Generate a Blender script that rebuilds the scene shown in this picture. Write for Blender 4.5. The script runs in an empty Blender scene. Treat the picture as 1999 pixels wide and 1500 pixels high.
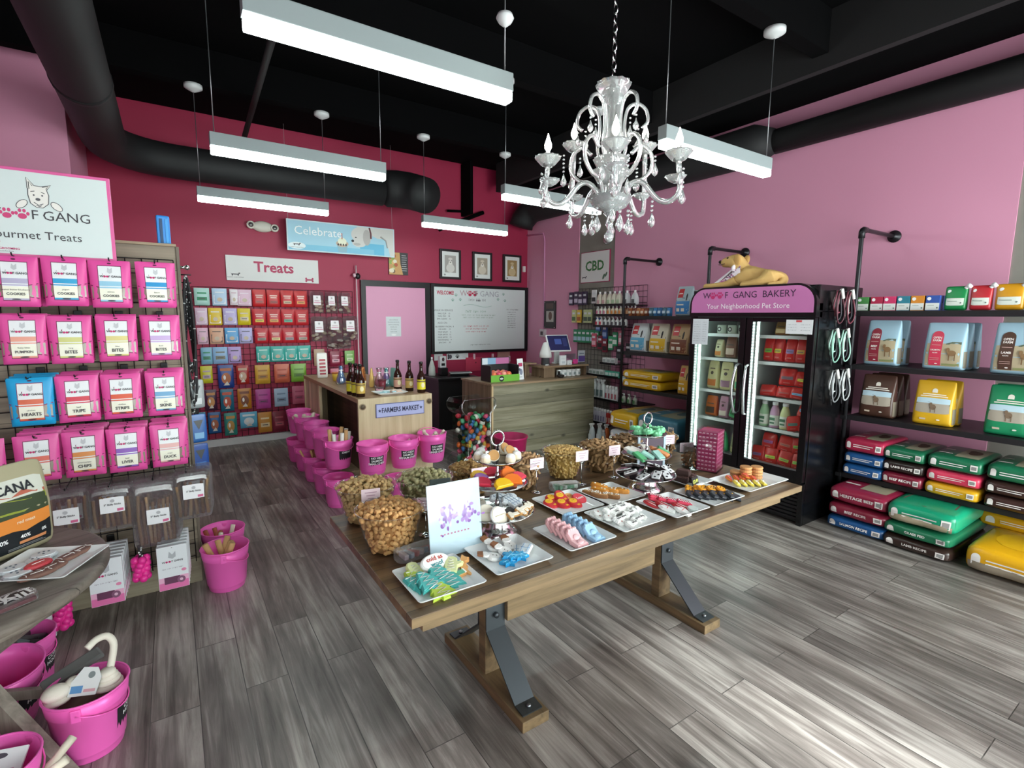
import bpy, bmesh, math, random
from mathutils import Matrix, Vector
S = bpy.context.scene
COL = S.collection
PI = math.pi
rnd = random.Random(7)

# ---------------------------------------------------------------- camera
def make_camera():
    yaw, pitch, roll = math.radians(33.83), math.radians(7.4994), math.radians(.3868)
    cy, sy, cp, sp = math.cos(yaw), math.sin(yaw), math.cos(pitch), math.sin(pitch)
    fwd = Vector((sy*cp, cy*cp, -sp)); right = Vector((cy, -sy, 0)); up = right.cross(fwd)
    cr, sr = math.cos(roll), math.sin(roll)
    r2, u2 = right*cr + up*sr, up*cr - right*sr
    cd = bpy.data.cameras.new('camera'); cd.sensor_width = 36; cd.lens = 992.117/1999*36
    cd.clip_start = .05; cd.clip_end = 100
    co = bpy.data.objects.new('camera', cd); COL.objects.link(co)
    m = Matrix((r2, u2, -fwd)).transposed().to_4x4(); m.translation = Vector((0, 0, 1.7))
    co.matrix_world = m
    S.camera = co
make_camera()

# ---------------------------------------------------------------- world, daylight, exposure
W = bpy.data.worlds.new('world'); S.world = W; W.use_nodes = True
W.node_tree.nodes['Background'].inputs[0].default_value = (.9, 1, .985, 1)
W.node_tree.nodes['Background'].inputs[1].default_value = 1.0
S.view_settings.view_transform = 'Standard'; S.view_settings.look = 'None'
S.view_settings.exposure = 0.55; S.view_settings.gamma = 1; S.view_settings.use_curve_mapping = False
DAYLIGHT = (32, 40, 50, 215)
LAMP = 17.5
def area(name, loc, sx, sy, energy, col, rot):
    l = bpy.data.lights.new(name, 'AREA'); l.shape = 'RECTANGLE'; l.size = sx; l.size_y = sy
    l.energy = energy; l.color = col
    o = bpy.data.objects.new(name, l); COL.objects.link(o); o.location = loc; o.rotation_euler = rot
# daylight arriving through the four storefront panes behind the camera
for i, (cx, w) in enumerate(((-1.45, 1.5), (.35, 1.7), (2.325, .85), (4.05, 2.1))):
    area('window_daylight', (cx, -1.80, 1.55), w, 2.6, DAYLIGHT[i], (.9, 1, .985), (PI/2, 0, 0))

# low soft sun reaching the floor through the narrow third pane
sl = bpy.data.lights.new('sun', 'SUN'); sl.energy = 15; sl.angle = math.radians(11); sl.color = (.93, 1, 1)
so = bpy.data.objects.new('sun', sl); COL.objects.link(so); so.rotation_euler = Vector((-.11, 1.05, -1)).to_track_quat('-Z', 'Y').to_euler()

# ---------------------------------------------------------------- materials
def lin(c):
    c /= 255
    return c/12.92 if c <= .04045 else ((c+.055)/1.055)**2.4
def rgb(h):
    h = h.lstrip('#'); return tuple(lin(int(h[i:i+2], 16)) for i in (0, 2, 4)) + (1,)
MATS = {}
def nm(name):
    m = bpy.data.materials.new(name); m.use_nodes = True
    nt = m.node_tree; return m, nt, nt.nodes['Principled BSDF']
def C(h, r=.5, m=0, e=0, bump=0):
    k = (h, r, m, e, bump)
    if k in MATS: return MATS[k]
    M, nt, p = nm('paint_'+h)
    p.inputs['Base Color'].default_value = rgb(h); p.inputs['Roughness'].default_value = r
    p.inputs['Metallic'].default_value = m
    if e:
        p.inputs['Emission Color'].default_value = rgb(h); p.inputs['Emission Strength'].default_value = e
    if r >= .9: p.inputs['Specular IOR Level'].default_value = .08
    if bump:
        n = nt.nodes.new('ShaderNodeTexNoise'); n.inputs['Scale'].default_value = bump
        b = nt.nodes.new('ShaderNodeBump'); b.inputs['Strength'].default_value = .25; b.inputs['Distance'].default_value = .01
        nt.links.new(n.outputs[0], b.inputs['Height']); nt.links.new(b.outputs[0], p.inputs['Normal'])
    MATS[k] = M; return M
def clear(name, tint, fac, rough=.08, gl='#ffffff'):
    if name in MATS: return MATS[name]
    M = bpy.data.materials.new(name); M.use_nodes = True; nt = M.node_tree; nt.nodes.clear()
    o = nt.nodes.new('ShaderNodeOutputMaterial'); t = nt.nodes.new('ShaderNodeBsdfTransparent')
    g = nt.nodes.new('ShaderNodeBsdfGlossy'); x = nt.nodes.new('ShaderNodeMixShader'); w = nt.nodes.new('ShaderNodeLayerWeight')
    a = nt.nodes.new('ShaderNodeMath'); a.operation = 'MULTIPLY_ADD'
    w.inputs[0].default_value = .35; a.inputs[1].default_value = .4; a.inputs[2].default_value = fac
    nt.links.new(w.outputs['Fresnel'], a.inputs[0]); nt.links.new(a.outputs[0], x.inputs[0])
    t.inputs[0].default_value = rgb(tint); g.inputs[0].default_value = rgb(gl); g.inputs['Roughness'].default_value = rough
    nt.links.new(t.outputs[0], x.inputs[1]); nt.links.new(g.outputs[0], x.inputs[2]); nt.links.new(x.outputs[0], o.inputs[0])
    MATS[name] = M; return M
def film():    # crinkled clear pouch film
    if 'film' in MATS: return MATS['film']
    M = clear('film', '#f4f6f6', .24, .16, '#ffffff'); nt = M.node_tree
    n = nt.nodes.new('ShaderNodeTexNoise'); n.inputs['Scale'].default_value = 30; n.inputs['Detail'].default_value = 3
    b = nt.nodes.new('ShaderNodeBump'); b.inputs['Strength'].default_value = 1; b.inputs['Distance'].default_value = .03
    nt.links.new(n.outputs[0], b.inputs['Height'])
    nt.links.new(b.outputs[0], nt.nodes['Glossy BSDF'].inputs['Normal']); return M
def crystal():
    if 'crystal' in MATS: return MATS['crystal']
    M, nt, p = nm('crystal'); p.inputs['Base Color'].default_value = (.93, .97, .97, 1)
    p.inputs['Roughness'].default_value = .03; p.inputs['IOR'].default_value = 1.5; p.inputs['Transmission Weight'].default_value = .8
    MATS['crystal'] = M; return M
def wood(name, c1, c2, axis=0, plank=0, rough=.55, grain=1.0, knots=False, across=1):
    """grain running along AXIS of the object's own coordinates; PLANK = board width across axis ACROSS"""
    if name in MATS: return MATS[name]
    M, nt, p = nm(name); N = nt.nodes.new; L = nt.links.new
    tc = N('ShaderNodeTexCoord'); mp = N('ShaderNodeMapping'); sc = [26*grain]*3; sc[axis] = 1.6*grain
    mp.inputs['Scale'].default_value = sc; L(tc.outputs['Object'], mp.inputs[0])
    n = N('ShaderNodeTexNoise'); n.inputs['Scale'].default_value = 1; n.inputs['Detail'].default_value = 6; n.inputs['Roughness'].default_value = .62
    n.inputs['Distortion'].default_value = .4
    L(mp.outputs[0], n.inputs['Vector'])
    r = N('ShaderNodeValToRGB'); r.color_ramp.elements[0].position = .34; r.color_ramp.elements[1].position = .68
    r.color_ramp.elements[0].color = rgb(c1); r.color_ramp.elements[1].color = rgb(c2); L(n.outputs[0], r.inputs[0])
    col = r.outputs[0]
    if plank:
        sp = N('ShaderNodeSeparateXYZ'); L(tc.outputs['Object'], sp.inputs[0])
        d = N('ShaderNodeMath'); d.operation = 'DIVIDE'; d.inputs[1].default_value = plank; L(sp.outputs[across], d.inputs[0])
        fl = N('ShaderNodeMath'); fl.operation = 'FLOOR'; L(d.outputs[0], fl.inputs[0])
        wn = N('ShaderNodeTexWhiteNoise'); wn.noise_dimensions = '1D'; L(fl.outputs[0], wn.inputs['W'])
        mr = N('ShaderNodeMapRange'); mr.inputs['To Min'].default_value = .72; mr.inputs['To Max'].default_value = 1.12; L(wn.outputs[0], mr.inputs[0])
        fr = N('ShaderNodeMath'); fr.operation = 'FRACT'; L(d.outputs[0], fr.inputs[0])
        gp = N('ShaderNodeMath'); gp.operation = 'GREATER_THAN'; gp.inputs[1].default_value = .025; L(fr.outputs[0], gp.inputs[0])
        g2 = N('ShaderNodeMapRange'); g2.inputs['To Min'].default_value = .35; L(gp.outputs[0], g2.inputs[0])
        mu = N('ShaderNodeMath'); mu.operation = 'MULTIPLY'; L(mr.outputs[0], mu.inputs[0]); L(g2.outputs[0], mu.inputs[1])
        vm = N('ShaderNodeVectorMath'); vm.operation = 'SCALE'; L(col, vm.inputs[0]); L(mu.outputs[0], vm.inputs['Scale']); col = vm.outputs[0]
    if knots:
        v = N('ShaderNodeTexVoronoi'); v.inputs['Scale'].default_value = 1; m2 = N('ShaderNodeMapping'); s2 = [3.4]*3; s2[axis] = 1.7
        m2.inputs['Scale'].default_value = s2; L(tc.outputs['Object'], m2.inputs[0]); L(m2.outputs[0], v.inputs['Vector'])
        k = N('ShaderNodeMapRange'); k.inputs['From Min'].default_value = .03; k.inputs['From Max'].default_value = .09; k.inputs['To Min'].default_value = .35
        L(v.outputs['Distance'], k.inputs[0]); vm = N('ShaderNodeVectorMath'); vm.operation = 'SCALE'; L(col, vm.inputs[0]); L(k.outputs[0], vm.inputs['Scale']); col = vm.outputs[0]
    L(col, p.inputs['Base Color']); p.inputs['Roughness'].default_value = rough
    b = N('ShaderNodeBump'); b.inputs['Strength'].default_value = .12; b.inputs['Distance'].default_value = .01; L(n.outputs[0], b.inputs['Height']); L(b.outputs[0], p.inputs['Normal'])
    MATS[name] = M; return M
def floor_mat():
    M, nt, p = nm('grey_plank_floor'); N = nt.nodes.new; L = nt.links.new
    tc = N('ShaderNodeTexCoord'); mp = N('ShaderNodeMapping'); mp.inputs['Rotation'].default_value = (0, 0, PI/2); L(tc.outputs['Object'], mp.inputs[0])
    br = N('ShaderNodeTexBrick'); br.offset = .37; br.offset_frequency = 2; L(mp.outputs[0], br.inputs['Vector'])
    for k, v in (('Scale', 1), ('Brick Width', 1.22), ('Row Height', .18), ('Mortar Size', .0022), ('Mortar Smooth', .2), ('Bias', 0)): br.inputs[k].default_value = v
    br.inputs['Color1'].default_value = (.82, .82, .82, 1); br.inputs['Color2'].default_value = (1.1, 1.09, 1.08, 1); br.inputs['Mortar'].default_value = (.3, .3, .3, 1)
    # shift the grain plank by plank
    ad = N('ShaderNodeVectorMath'); ad.operation = 'MULTIPLY_ADD'; ad.inputs[1].default_value = (9, 9, 9)
    L(br.outputs['Color'], ad.inputs[0]); L(tc.outputs['Object'], ad.inputs[2])
    ma = N('ShaderNodeMapping'); ma.inputs['Scale'].default_value = (22, 1.1, 1); L(ad.outputs[0], ma.inputs[0])
    n = N('ShaderNodeTexNoise'); n.inputs['Scale'].default_value = 1; n.inputs['Detail'].default_value = 7; n.inputs['Roughness'].default_value = .68; n.inputs['Distortion'].default_value = .5
    L(ma.outputs[0], n.inputs['Vector'])
    mb = N('ShaderNodeMapping'); mb.inputs['Scale'].default_value = (5, 1.6, 1); L(ad.outputs[0], mb.inputs[0])
    n2 = N('ShaderNodeTexNoise'); n2.inputs['Scale'].default_value = 1; n2.inputs['Detail'].default_value = 3; L(mb.outputs[0], n2.inputs['Vector'])
    mx = N('ShaderNodeMath'); mx.operation = 'MULTIPLY_ADD'; mx.inputs[1].default_value = .45; L(n2.outputs[0], mx.inputs[0])
    m3 = N('ShaderNodeMath'); m3.operation = 'MULTIPLY'; m3.inputs[1].default_value = .6; L(n.outputs[0], m3.inputs[0]); L(m3.outputs[0], mx.inputs[2])
    r = N('ShaderNodeValToRGB'); e = r.color_ramp.elements
    e[0].position = .36; e[0].color = rgb('#443e3a'); e[1].position = .68; e[1].color = rgb('#b1aba4')
    k = e.new(.52); k.color = rgb('#766f6a'); L(mx.outputs[0], r.inputs[0])
    vm = N('ShaderNodeVectorMath'); vm.operation = 'MULTIPLY'; L(r.outputs[0], vm.inputs[0]); L(br.outputs['Color'], vm.inputs[1])
    L(vm.outputs[0], p.inputs['Base Color']); p.inputs['Roughness'].default_value = .36
    b = N('ShaderNodeBump'); b.inputs['Strength'].default_value = .12; b.inputs['Distance'].default_value = .01; L(n.outputs[0], b.inputs['Height']); L(b.outputs[0], p.inputs['Normal'])
    return M
def concrete():
    if 'concrete' in MATS: return MATS['concrete']
    M, nt, p = nm('concrete'); N = nt.nodes.new; L = nt.links.new
    tc = N('ShaderNodeTexCoord'); n = N('ShaderNodeTexNoise'); n.inputs['Scale'].default_value = 3; n.inputs['Detail'].default_value = 8; L(tc.outputs['Object'], n.inputs['Vector'])
    r = N('ShaderNodeValToRGB'); r.color_ramp.elements[0].color = rgb('#77736c'); r.color_ramp.elements[1].color = rgb('#9a968d')
    L(n.outputs[0], r.inputs[0]); L(r.outputs[0], p.inputs['Base Color']); p.inputs['Roughness'].default_value = .8
    MATS['concrete'] = M; return M
WHITE, BLACK, CHROME = C('#f2f4f4', .35), C('#0d0d0f', .45), C('#d9dcdc', .12, 1)
BLKM = C('#151517', .4, .3); INK = C('#2a2830', .6)

# ---------------------------------------------------------------- mesh building
TEXTS = {}
def text_geo(s, bold=False):
    k = (s, bold)
    if k in TEXTS: return TEXTS[k]
    cu = bpy.data.curves.new('t', 'FONT'); cu.body = s; cu.size = 1; cu.resolution_u = 2; cu.align_x = 'CENTER'; cu.align_y = 'CENTER'
    cu.space_line = .92
    if bold: cu.offset = .025
    o = bpy.data.objects.new('t', cu); COL.objects.link(o)
    me = bpy.data.meshes.new_from_object(o.evaluated_get(bpy.context.evaluated_depsgraph_get()))
    g = ([(v.co.x, v.co.y) for v in me.vertices], [tuple(p.vertices) for p in me.polygons])
    COL.objects.unlink(o); bpy.data.objects.remove(o); bpy.data.curves.remove(cu); bpy.data.meshes.remove(me)
    TEXTS[k] = g; return g
def cr(P, k=4):
    P = [Vector(p) for p in P]; o = []
    for i in range(len(P)-1):
        a, b, c, d = P[max(0, i-1)], P[i], P[i+1], P[min(len(P)-1, i+2)]
        for j in range(k):
            t = j/k; o.append(.5*((2*b)+(c-a)*t+(2*a-5*b+4*c-d)*t*t+(3*b-a-3*c+d)*t**3))
    return o+[P[-1]]
def lerp(a, b, n): return [a+(b-a)*i/n for i in range(n+1)]
class B:
    def __init__(s): s.v = []; s.f = []; s.mi = []; s.ms = []; s.sm = []; s.T = Matrix()
    def at(s, x=0, y=0, z=0, rz=0, rx=0, ry=0):
        s.T = Matrix.Translation((x, y, z)) @ Matrix.Rotation(rz, 4, 'Z') @ Matrix.Rotation(ry, 4, 'Y') @ Matrix.Rotation(rx, 4, 'X'); return s
    def add(s, vs, fs, mat, smooth=False):
        if mat not in s.ms: s.ms.append(mat)
        k = s.ms.index(mat); n = len(s.v); T = s.T
        s.v += [tuple(T @ Vector(v)) for v in vs]
        for f in fs: s.f.append(tuple(i+n for i in f)); s.mi.append(k); s.sm.append(smooth)
        return s
    def box(s, x0, x1, y0, y1, z0, z1, mat, bev=0):
        if bev:
            bm = bmesh.new(); bmesh.ops.create_cube(bm, size=1)
            for v in bm.verts: v.co = ((x0+x1)/2+v.co.x*(x1-x0), (y0+y1)/2+v.co.y*(y1-y0), (z0+z1)/2+v.co.z*(z1-z0))
            bmesh.ops.bevel(bm, geom=bm.edges[:], offset=min(bev, .45*min(x1-x0, y1-y0, z1-z0)), segments=2, affect='EDGES', profile=.6)
            bm.verts.index_update()
            s.add([v.co[:] for v in bm.verts], [tuple(v.index for v in f.verts) for f in bm.faces], mat); bm.free(); return s
        v = [(x, y, z) for z in (z0, z1) for y in (y0, y1) for x in (x0, x1)]
        return s.add(v, [(0, 2, 3, 1), (4, 5, 7, 6), (0, 1, 5, 4), (2, 6, 7, 3), (0, 4, 6, 2), (1, 3, 7, 5)], mat)
    def tube(s, pts, r, mat, n=8, closed=False):
        P = [Vector(p) for p in pts]; m = len(P); vs = []; fs = []
        rr = r if isinstance(r, (list, tuple)) else [r]*m; ref = None
        for i, p in enumerate(P):
            a = P[(i-1) % m] if (closed or i) else p; b = P[(i+1) % m] if (closed or i < m-1) else p
            t = (b-a).normalized()
            if ref is None: ref = Vector((0, 0, 1)) if abs(t.z) < .9 else Vector((1, 0, 0))
            u = t.cross(ref).normalized(); w = u.cross(t); ref = w
            for k in range(n):
                c = 2*PI*k/n; vs.append(p+(u*math.cos(c)+w*math.sin(c))*rr[i])
        for i in range(m if closed else m-1):
            for k in range(n): fs.append((i*n+k, i*n+(k+1) % n, (i+1) % m*n+(k+1) % n, (i+1) % m*n+k))
        if not closed: fs += [tuple(range(n))[::-1], tuple(range((m-1)*n, m*n))]
        return s.add(vs, fs, mat, True)
    def lathe(s, prof, mat, n=24, flute=0, fk=0, cap=True):
        vs = []; fs = []
        for r, z in prof:
            for k in range(n):
                c = 2*PI*k/n; q = r*(1+flute*math.cos(fk*c)); vs.append((q*math.cos(c), q*math.sin(c), z))
        for i in range(len(prof)-1):
            for k in range(n): fs.append((i*n+k, i*n+(k+1) % n, (i+1)*n+(k+1) % n, (i+1)*n+k))
        if cap:
            if prof[0][0] > 1e-4: fs.append(tuple(range(n))[::-1])
            if prof[-1][0] > 1e-4: fs.append(tuple(range((len(prof)-1)*n, len(prof)*n)))
        return s.add(vs, fs, mat, True)
    def ell(s, c, r, mat, n=12):
        if not isinstance(r, tuple): r = (r, r, r)
        h = max(4, n//2); T = s.T; s.T = T @ Matrix.Translation(c) @ Matrix.Diagonal((r[0], r[1], r[2], 1))
        s.lathe([(max(1e-3, math.sin(PI*i/h)), -math.cos(PI*i/h)) for i in range(h+1)], mat, n); s.T = T; return s
    def prism(s, poly, z0, z1, mat, smooth=False, inset=0):
        n = len(poly); cx = sum(p[0] for p in poly)/n; cy = sum(p[1] for p in poly)/n
        k = 1-inset; zz = [(z0, k), (z0+(z1-z0)*.3, 1), (z0+(z1-z0)*.65, 1), (z1, k)] if inset else [(z0, 1), (z1, 1)]
        vs = [(cx+(x-cx)*q, cy+(y-cy)*q, z) for z, q in zz for x, y in poly]; fs = []
        for j in range(len(zz)-1): fs += [(j*n+i, j*n+(i+1) % n, (j+1)*n+(i+1) % n, (j+1)*n+i) for i in range(n)]
        fs += [tuple(range(n))[::-1], tuple(range((len(zz)-1)*n, len(zz)*n))]
        return s.add(vs, fs, mat, smooth)
    def sheet(s, fn, us, vs, mat, smooth=True):
        V = [fn(u, v) for v in vs for u in us]; n = len(us)
        F = [(j*n+i, j*n+i+1, (j+1)*n+i+1, (j+1)*n+i) for j in range(len(vs)-1) for i in range(n-1)]
        return s.add(V, F, mat, smooth)
    def text(s, t, fn, size, mat, bold=False, asp=1):
        """FN maps text-plane (x, y) to a point"""
        v, f = text_geo(t, bold); return s.add([fn(x*size*asp, y*size) for x, y in v], f, mat)
    def tz(s, t, x, z, size, y, mat, bold=False, asp=1):       # lettering on a wall facing -y
        return s.text(t, lambda a, b: (x+a, y, z+b), size, mat, bold, asp)
    def rz(s, x0, x1, z0, z1, y, mat):
        return s.add([(x0, y, z0), (x1, y, z0), (x1, y, z1), (x0, y, z1)], [(0, 1, 2, 3)], mat)
    def pz(s, pts, y, mat): return s.add([(x, y, z) for x, z in pts], [tuple(range(len(pts)))], mat)
    def ez(s, x, z, rx, rz, y, mat, n=16): return s.pz([(x+rx*math.cos(2*PI*k/n), z+rz*math.sin(2*PI*k/n)) for k in range(n)], y, mat)
    def done(s, name, parent=None, loc=None, rz=0, label=None, cat=None, group=None, kind=None):
        me = bpy.data.meshes.new(name); me.from_pydata(s.v, [], s.f)
        for m in s.ms: me.materials.append(m)
        me.polygons.foreach_set('material_index', s.mi); me.polygons.foreach_set('use_smooth', s.sm); me.update()
        o = bpy.data.objects.new(name, me); COL.objects.link(o)
        if parent: o.parent = parent
        if loc: o.location = loc
        if rz: o.rotation_euler = (0, 0, rz)
        return tag(o, label, cat, group, kind)
def tag(o, label=None, cat=None, group=None, kind=None):
    if label: o['label'] = label
    if cat: o['category'] = cat
    if group: o['group'] = group
    if kind: o['kind'] = kind
    return o
def E(name, loc, rz, label, cat, group=None, rx=0, ry=0):
    o = bpy.data.objects.new(name, None); COL.objects.link(o); o.empty_display_size = .05
    o.location = loc; o.rotation_euler = (rx, ry, rz); return tag(o, label, cat, group)
def dup(root, loc, rz=None, label=None, group=None, sc=None):
    r = root.copy(); COL.objects.link(r); r.location = loc
    if rz is not None: r.rotation_euler.z = rz
    if sc: r.scale = (sc, sc, sc) if not isinstance(sc, tuple) else sc
    if label: r['label'] = label
    if group: r['group'] = group
    for ch in root.children:
        c = ch.copy(); COL.objects.link(c); c.parent = r
        for g in ch.children:
            d = g.copy(); COL.objects.link(d); d.parent = c
    return r
def struct(b, name): return b.done(name, kind='structure')

class SB:
    """a soft box (bag, pouch): faces f k l r t b, each with its own u,v; base at z=0, front towards -y"""
    def __init__(s, w, d, h, n=6, taper=None, puff=0, seed=1, thin='y', N=11):
        s.w, s.d, s.h, s.n, s.taper, s.puff, s.thin, s.N = w, d, h, n, taper, puff, thin, N
        q = random.Random(seed); s.ph = [q.uniform(0, 6.28) for _ in range(6)]
    def p(s, face, u, v, off=0):
        a, c = 2*u-1, 2*v-1
        x, y, z = {'f': (a, -1, c), 'k': (-a, 1, c), 'l': (-1, -a, c), 'r': (1, a, c), 't': (a, c, 1), 'b': (a, -c, -1)}[face]
        n, N = s.n, s.N; p1, p2 = (z, y) if s.thin == 'y' else (y, z); m = (abs(x)**N+abs(p1)**N)**(1/N); k = (m**n+abs(p2)**n)**(-1/n); x, y, z = x*k, y*k, z*k
        if n < 3:
            x, z = a, c; m = min(1, (abs(a)**N+abs(c)**N)**(1/N)); y = (1-m**n)**(1/n)*(-1 if face == 'f' else 1)
            if face == 'k': x = -a if False else x
        t = (z+1)/2; o = 1+off/max(.02, min(s.w, s.d, s.h)/2)
        if s.puff:
            g = s.puff*(math.sin(5*x+s.ph[0]+3*z)+math.sin(7*z+s.ph[1]-2*x)+math.sin(4*y+6*x+s.ph[2]))
            y += g*(1 if face in 'fk' else .3); z += g*.5*(1 if face in 'tb' else .2); x += g*.25
        ty = s.taper(t, (x+1)/2) if s.taper else 1; tx = 1
        if isinstance(ty, tuple): ty, tx = ty
        return Vector((x*s.w/2*tx*(1+off*2/s.w if face in 'lr' else 1), (y*ty*s.d/2)-(off if face == 'f' else -off if face == 'k' else 0), t*s.h+(off if face == 't' else 0)))
    def mesh(s, b, mat, seg=8, side=None):
        g = [.5-.5*math.cos(PI*i/seg) for i in range(seg+1)]
        for f in ('fk' if s.n < 3 else 'fklrtb'):
            b.sheet(lambda u, v: s.p(f, u, v), g, g, (side or {}).get(f, mat))
    def deco(s, b, face, items, off=.0012):
        W = {'f': s.w, 'k': s.w, 'l': s.d, 'r': s.d, 't': s.w, 'b': s.w}[face]; H = s.d if face in 'tb' else s.h
        for i, it in enumerate(items):
            o = off*(1+.6*i); k = it[0]
            if k == 'r':
                _, u0, v0, u1, v1, m = it
                b.sheet(lambda u, v: s.p(face, u, v, o), lerp(u0, u1, max(1, round((u1-u0)*8))), lerp(v0, v1, max(1, round((v1-v0)*8))), m)
            elif k == 't':
                _, t, u, v, size, m = it[:6]; bold = len(it) > 6 and it[6]
                b.text(t, lambda x, y: s.p(face, u+x/W, v+y/H, o), size*H, m, bold)
            elif k == 'e':
                _, u, v, ru, rv, m = it
                b.add([s.p(face, u, v, o)]+[s.p(face, u+ru*math.cos(2*PI*j/14), v+rv*math.sin(2*PI*j/14), o) for j in range(14)], [(0, j+1, (j+1) % 14+1) for j in range(14)], m)
            elif k == 'a':
                _, u0, v0, u1, v1, m = it; r = (u1-u0)/2; rv = r*W/H; uc = (u0+u1)/2
                b.sheet(lambda u, v: s.p(face, u, v, o), lerp(u0, u1, 2), lerp(v0, v1-rv, 4), m)
                b.add([s.p(face, uc, v1-rv, o)]+[s.p(face, uc+r*math.cos(PI*j/10), v1-rv+rv*math.sin(PI*j/10), o) for j in range(11)], [(0, j+1, j+2) for j in range(10)], m)
            elif k == 'p':
                b.add([s.p(face, u, v, o) for u, v in it[1]], [tuple(range(len(it[1])))], it[2])
def nth(i): return ('first', 'second', 'third', 'fourth', 'fifth', 'sixth', 'seventh', 'eighth', 'ninth', 'tenth', 'eleventh', 'twelfth', 'thirteenth', 'fourteenth', 'fifteenth', 'sixteenth')[i]
def paw(b, x, z, r, y, mat):
    b.ez(x, z-.35*r, .62*r, .5*r, y, mat, 12)
    for dx, dz in ((-.78, .12), (-.3, .62), (.3, .62), (.78, .12)): b.ez(x+dx*r, z+dz*r, .24*r, .33*r, y, mat, 10)
# ================================================================ the room
CRIM, PINKW, CEIL = C('#a01f45', .55), C('#d996b2', .6), C('#050506', .9)
PW = '#d6609a'
b = B(); b.box(-3.2, 5.42, -1.6, 7.6, -.06, 0, floor_mat()); struct(b, 'floor')
b = B(); b.box(-3.3, 5.5, -1.7, 7.7, 4.12, 4.2, CEIL); struct(b, 'ceiling')
b = B(); b.box(-.64, 5.5, 7.52, 7.62, 0, 4.12, CRIM); struct(b, 'wall_back')
b = B(); b.box(5.38, 5.48, -1.6, 7.52, 0, 4.12, PINKW)
b.box(5.35, 5.38, 6.14, 7.52, 0, 4.12, PINKW).box(5.35, 5.38, 1.18, 5.37, 0, 4.12, PINKW).box(5.35, 5.38, -1.6, .42, 0, 4.12, PINKW); struct(b, 'wall_right')
for i, (a, c) in enumerate(((5.371, 6.139), (.421, 1.179))):
    b = B(); b.box(5.362, 5.379, a, c, 0, 4.12, concrete()); struct(b, 'column_%d' % (i+1))
b = B(); b.box(-3.3, -3.2, -1.6, 7.52, 0, 4.12, PINKW).box(-3.2, -.64, 6.13, 7.62, 0, 4.12, PINKW); struct(b, 'wall_left')
b = B(); b.box(-3.2, 5.42, -1.7, -1.6, 0, .22, PINKW).box(-3.2, 5.42, -1.7, -1.6, 2.88, 4.12, PINKW)
xs = [-3.2, -2.2, -.7, -.5, 1.2, 1.9, 2.75, 3.0, 5.1, 5.42]
for i in (0, 2, 4, 6, 8): b.box(xs[i], xs[i+1], -1.7, -1.6, .22, 2.88, PINKW)
struct(b, 'wall_front')
b = B(); b.box(2.9, 5.5, -4.4, -1.72, 2.95, 3.0, C('#2a2a2c', .7)); struct(b, 'added_awning_1')  # unseen awning added outside to keep the sun off the fourth window
for i in range(4):
    x0, x1 = xs[2*i+1], xs[2*i+2]; b = B()
    for a, c, e, g in ((x0, x0+.05, .22, 2.88), (x1-.05, x1, .22, 2.88), (x0+.05, x1-.05, .22, .27), (x0+.05, x1-.05, 2.83, 2.88)): b.box(a, c, -1.69, -1.63, e, g, BLKM)
    b.box(x0+.05, x1-.05, -1.665, -1.655, .27, 2.83, clear('window_glass', '#ffffff', .02)); struct(b, 'window_%d' % (i+1))
BASEW = C('#d5d7d6', .5)
b = B(); b.box(-.63, 2.34, 7.505, 7.52, 0, .1, BASEW).box(3.45, 5.34, 7.505, 7.52, 0, .1, BASEW); struct(b, 'baseboard_back')
b = B(); b.box(5.335, 5.35, 1.2, 5.36, 0, .1, BASEW); struct(b, 'baseboard_right')
# door in the back wall
b = B(); b.box(2.35, 2.42, 7.47, 7.52, 0, 2.225, BLKM).box(3.365, 3.445, 7.47, 7.52, 0, 2.225, BLKM).box(2.42, 3.365, 7.47, 7.52, 2.14, 2.225, BLKM)
d1 = struct(b, 'door_1')
b = B(); b.box(2.42, 3.365, 7.49, 7.515, 0.01, 2.14, C('#dc9aba', .5)); b.done('door_leaf', d1)
# black joists, soffit and pipes under the ceiling
for i, y in enumerate((1.0, 2.28, 4.07, 5.8)):
    b = B(); b.box(-3.2, 4.5, y-.06, y+.06, 3.8, 4.119, CEIL); struct(b, 'beam_%d' % (i+1))
b = B(); b.box(4.56, 5.35, -1.6, 7.2, 3.79, 4.119, CEIL).box(4.49, 4.56, -1.6, 7.2, 3.69, 4.119, C('#19191a', .7)); struct(b, 'beam_5')
b = B(); b.tube([(.66, 1.2, 3.72), (.87, 7.3, 3.72)], .028, C('#141415', .7)); b.done('conduit', label='thin black conduit running front to back under the black ceiling', cat='conduit')
DUCT = C('#121214', .7)
# duct along the left side that bends across the back wall
b = B(); p = [(-.405, -1.5, 3.36), (-.405, 2, 3.36), (-.405, 6.3, 3.36)]
p += [(-.405+.6*(1-math.cos(a)), 6.3+.6*math.sin(a), 3.36) for a in [PI/2*k/8 for k in range(1, 9)]]
p += [(1, 6.9, 3.36), (2.5, 6.9, 3.36)]
root = E('air_duct', (0, 0, 0), 0, 'long round black duct from the front bending across the crimson back wall', 'duct')
b.tube(p, .178, DUCT, 24); b.done('duct_run', root)
for y in (1.5, 3.2, 4.9): b = B(); b.tube([(-.405, y-.03, 3.36), (-.405, y+.03, 3.36)], .184, DUCT, 24); b.done('seam_band', root)
b = B(); p = [(2.5, 6.9, 3.4), (2.56, 6.9, 3.41), (2.7, 6.88, 3.42), (2.85, 6.8, 3.4), (2.94, 6.66, 3.35), (2.97, 6.52, 3.3)]
b.tube(p, [.19, .235, .24, .24, .235, .23], DUCT, 24); b.done('elbow', root)
root = E('air_duct', (0, 0, 0), 0, 'round black duct hung along the pink wall above the shelves', 'duct')
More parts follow.
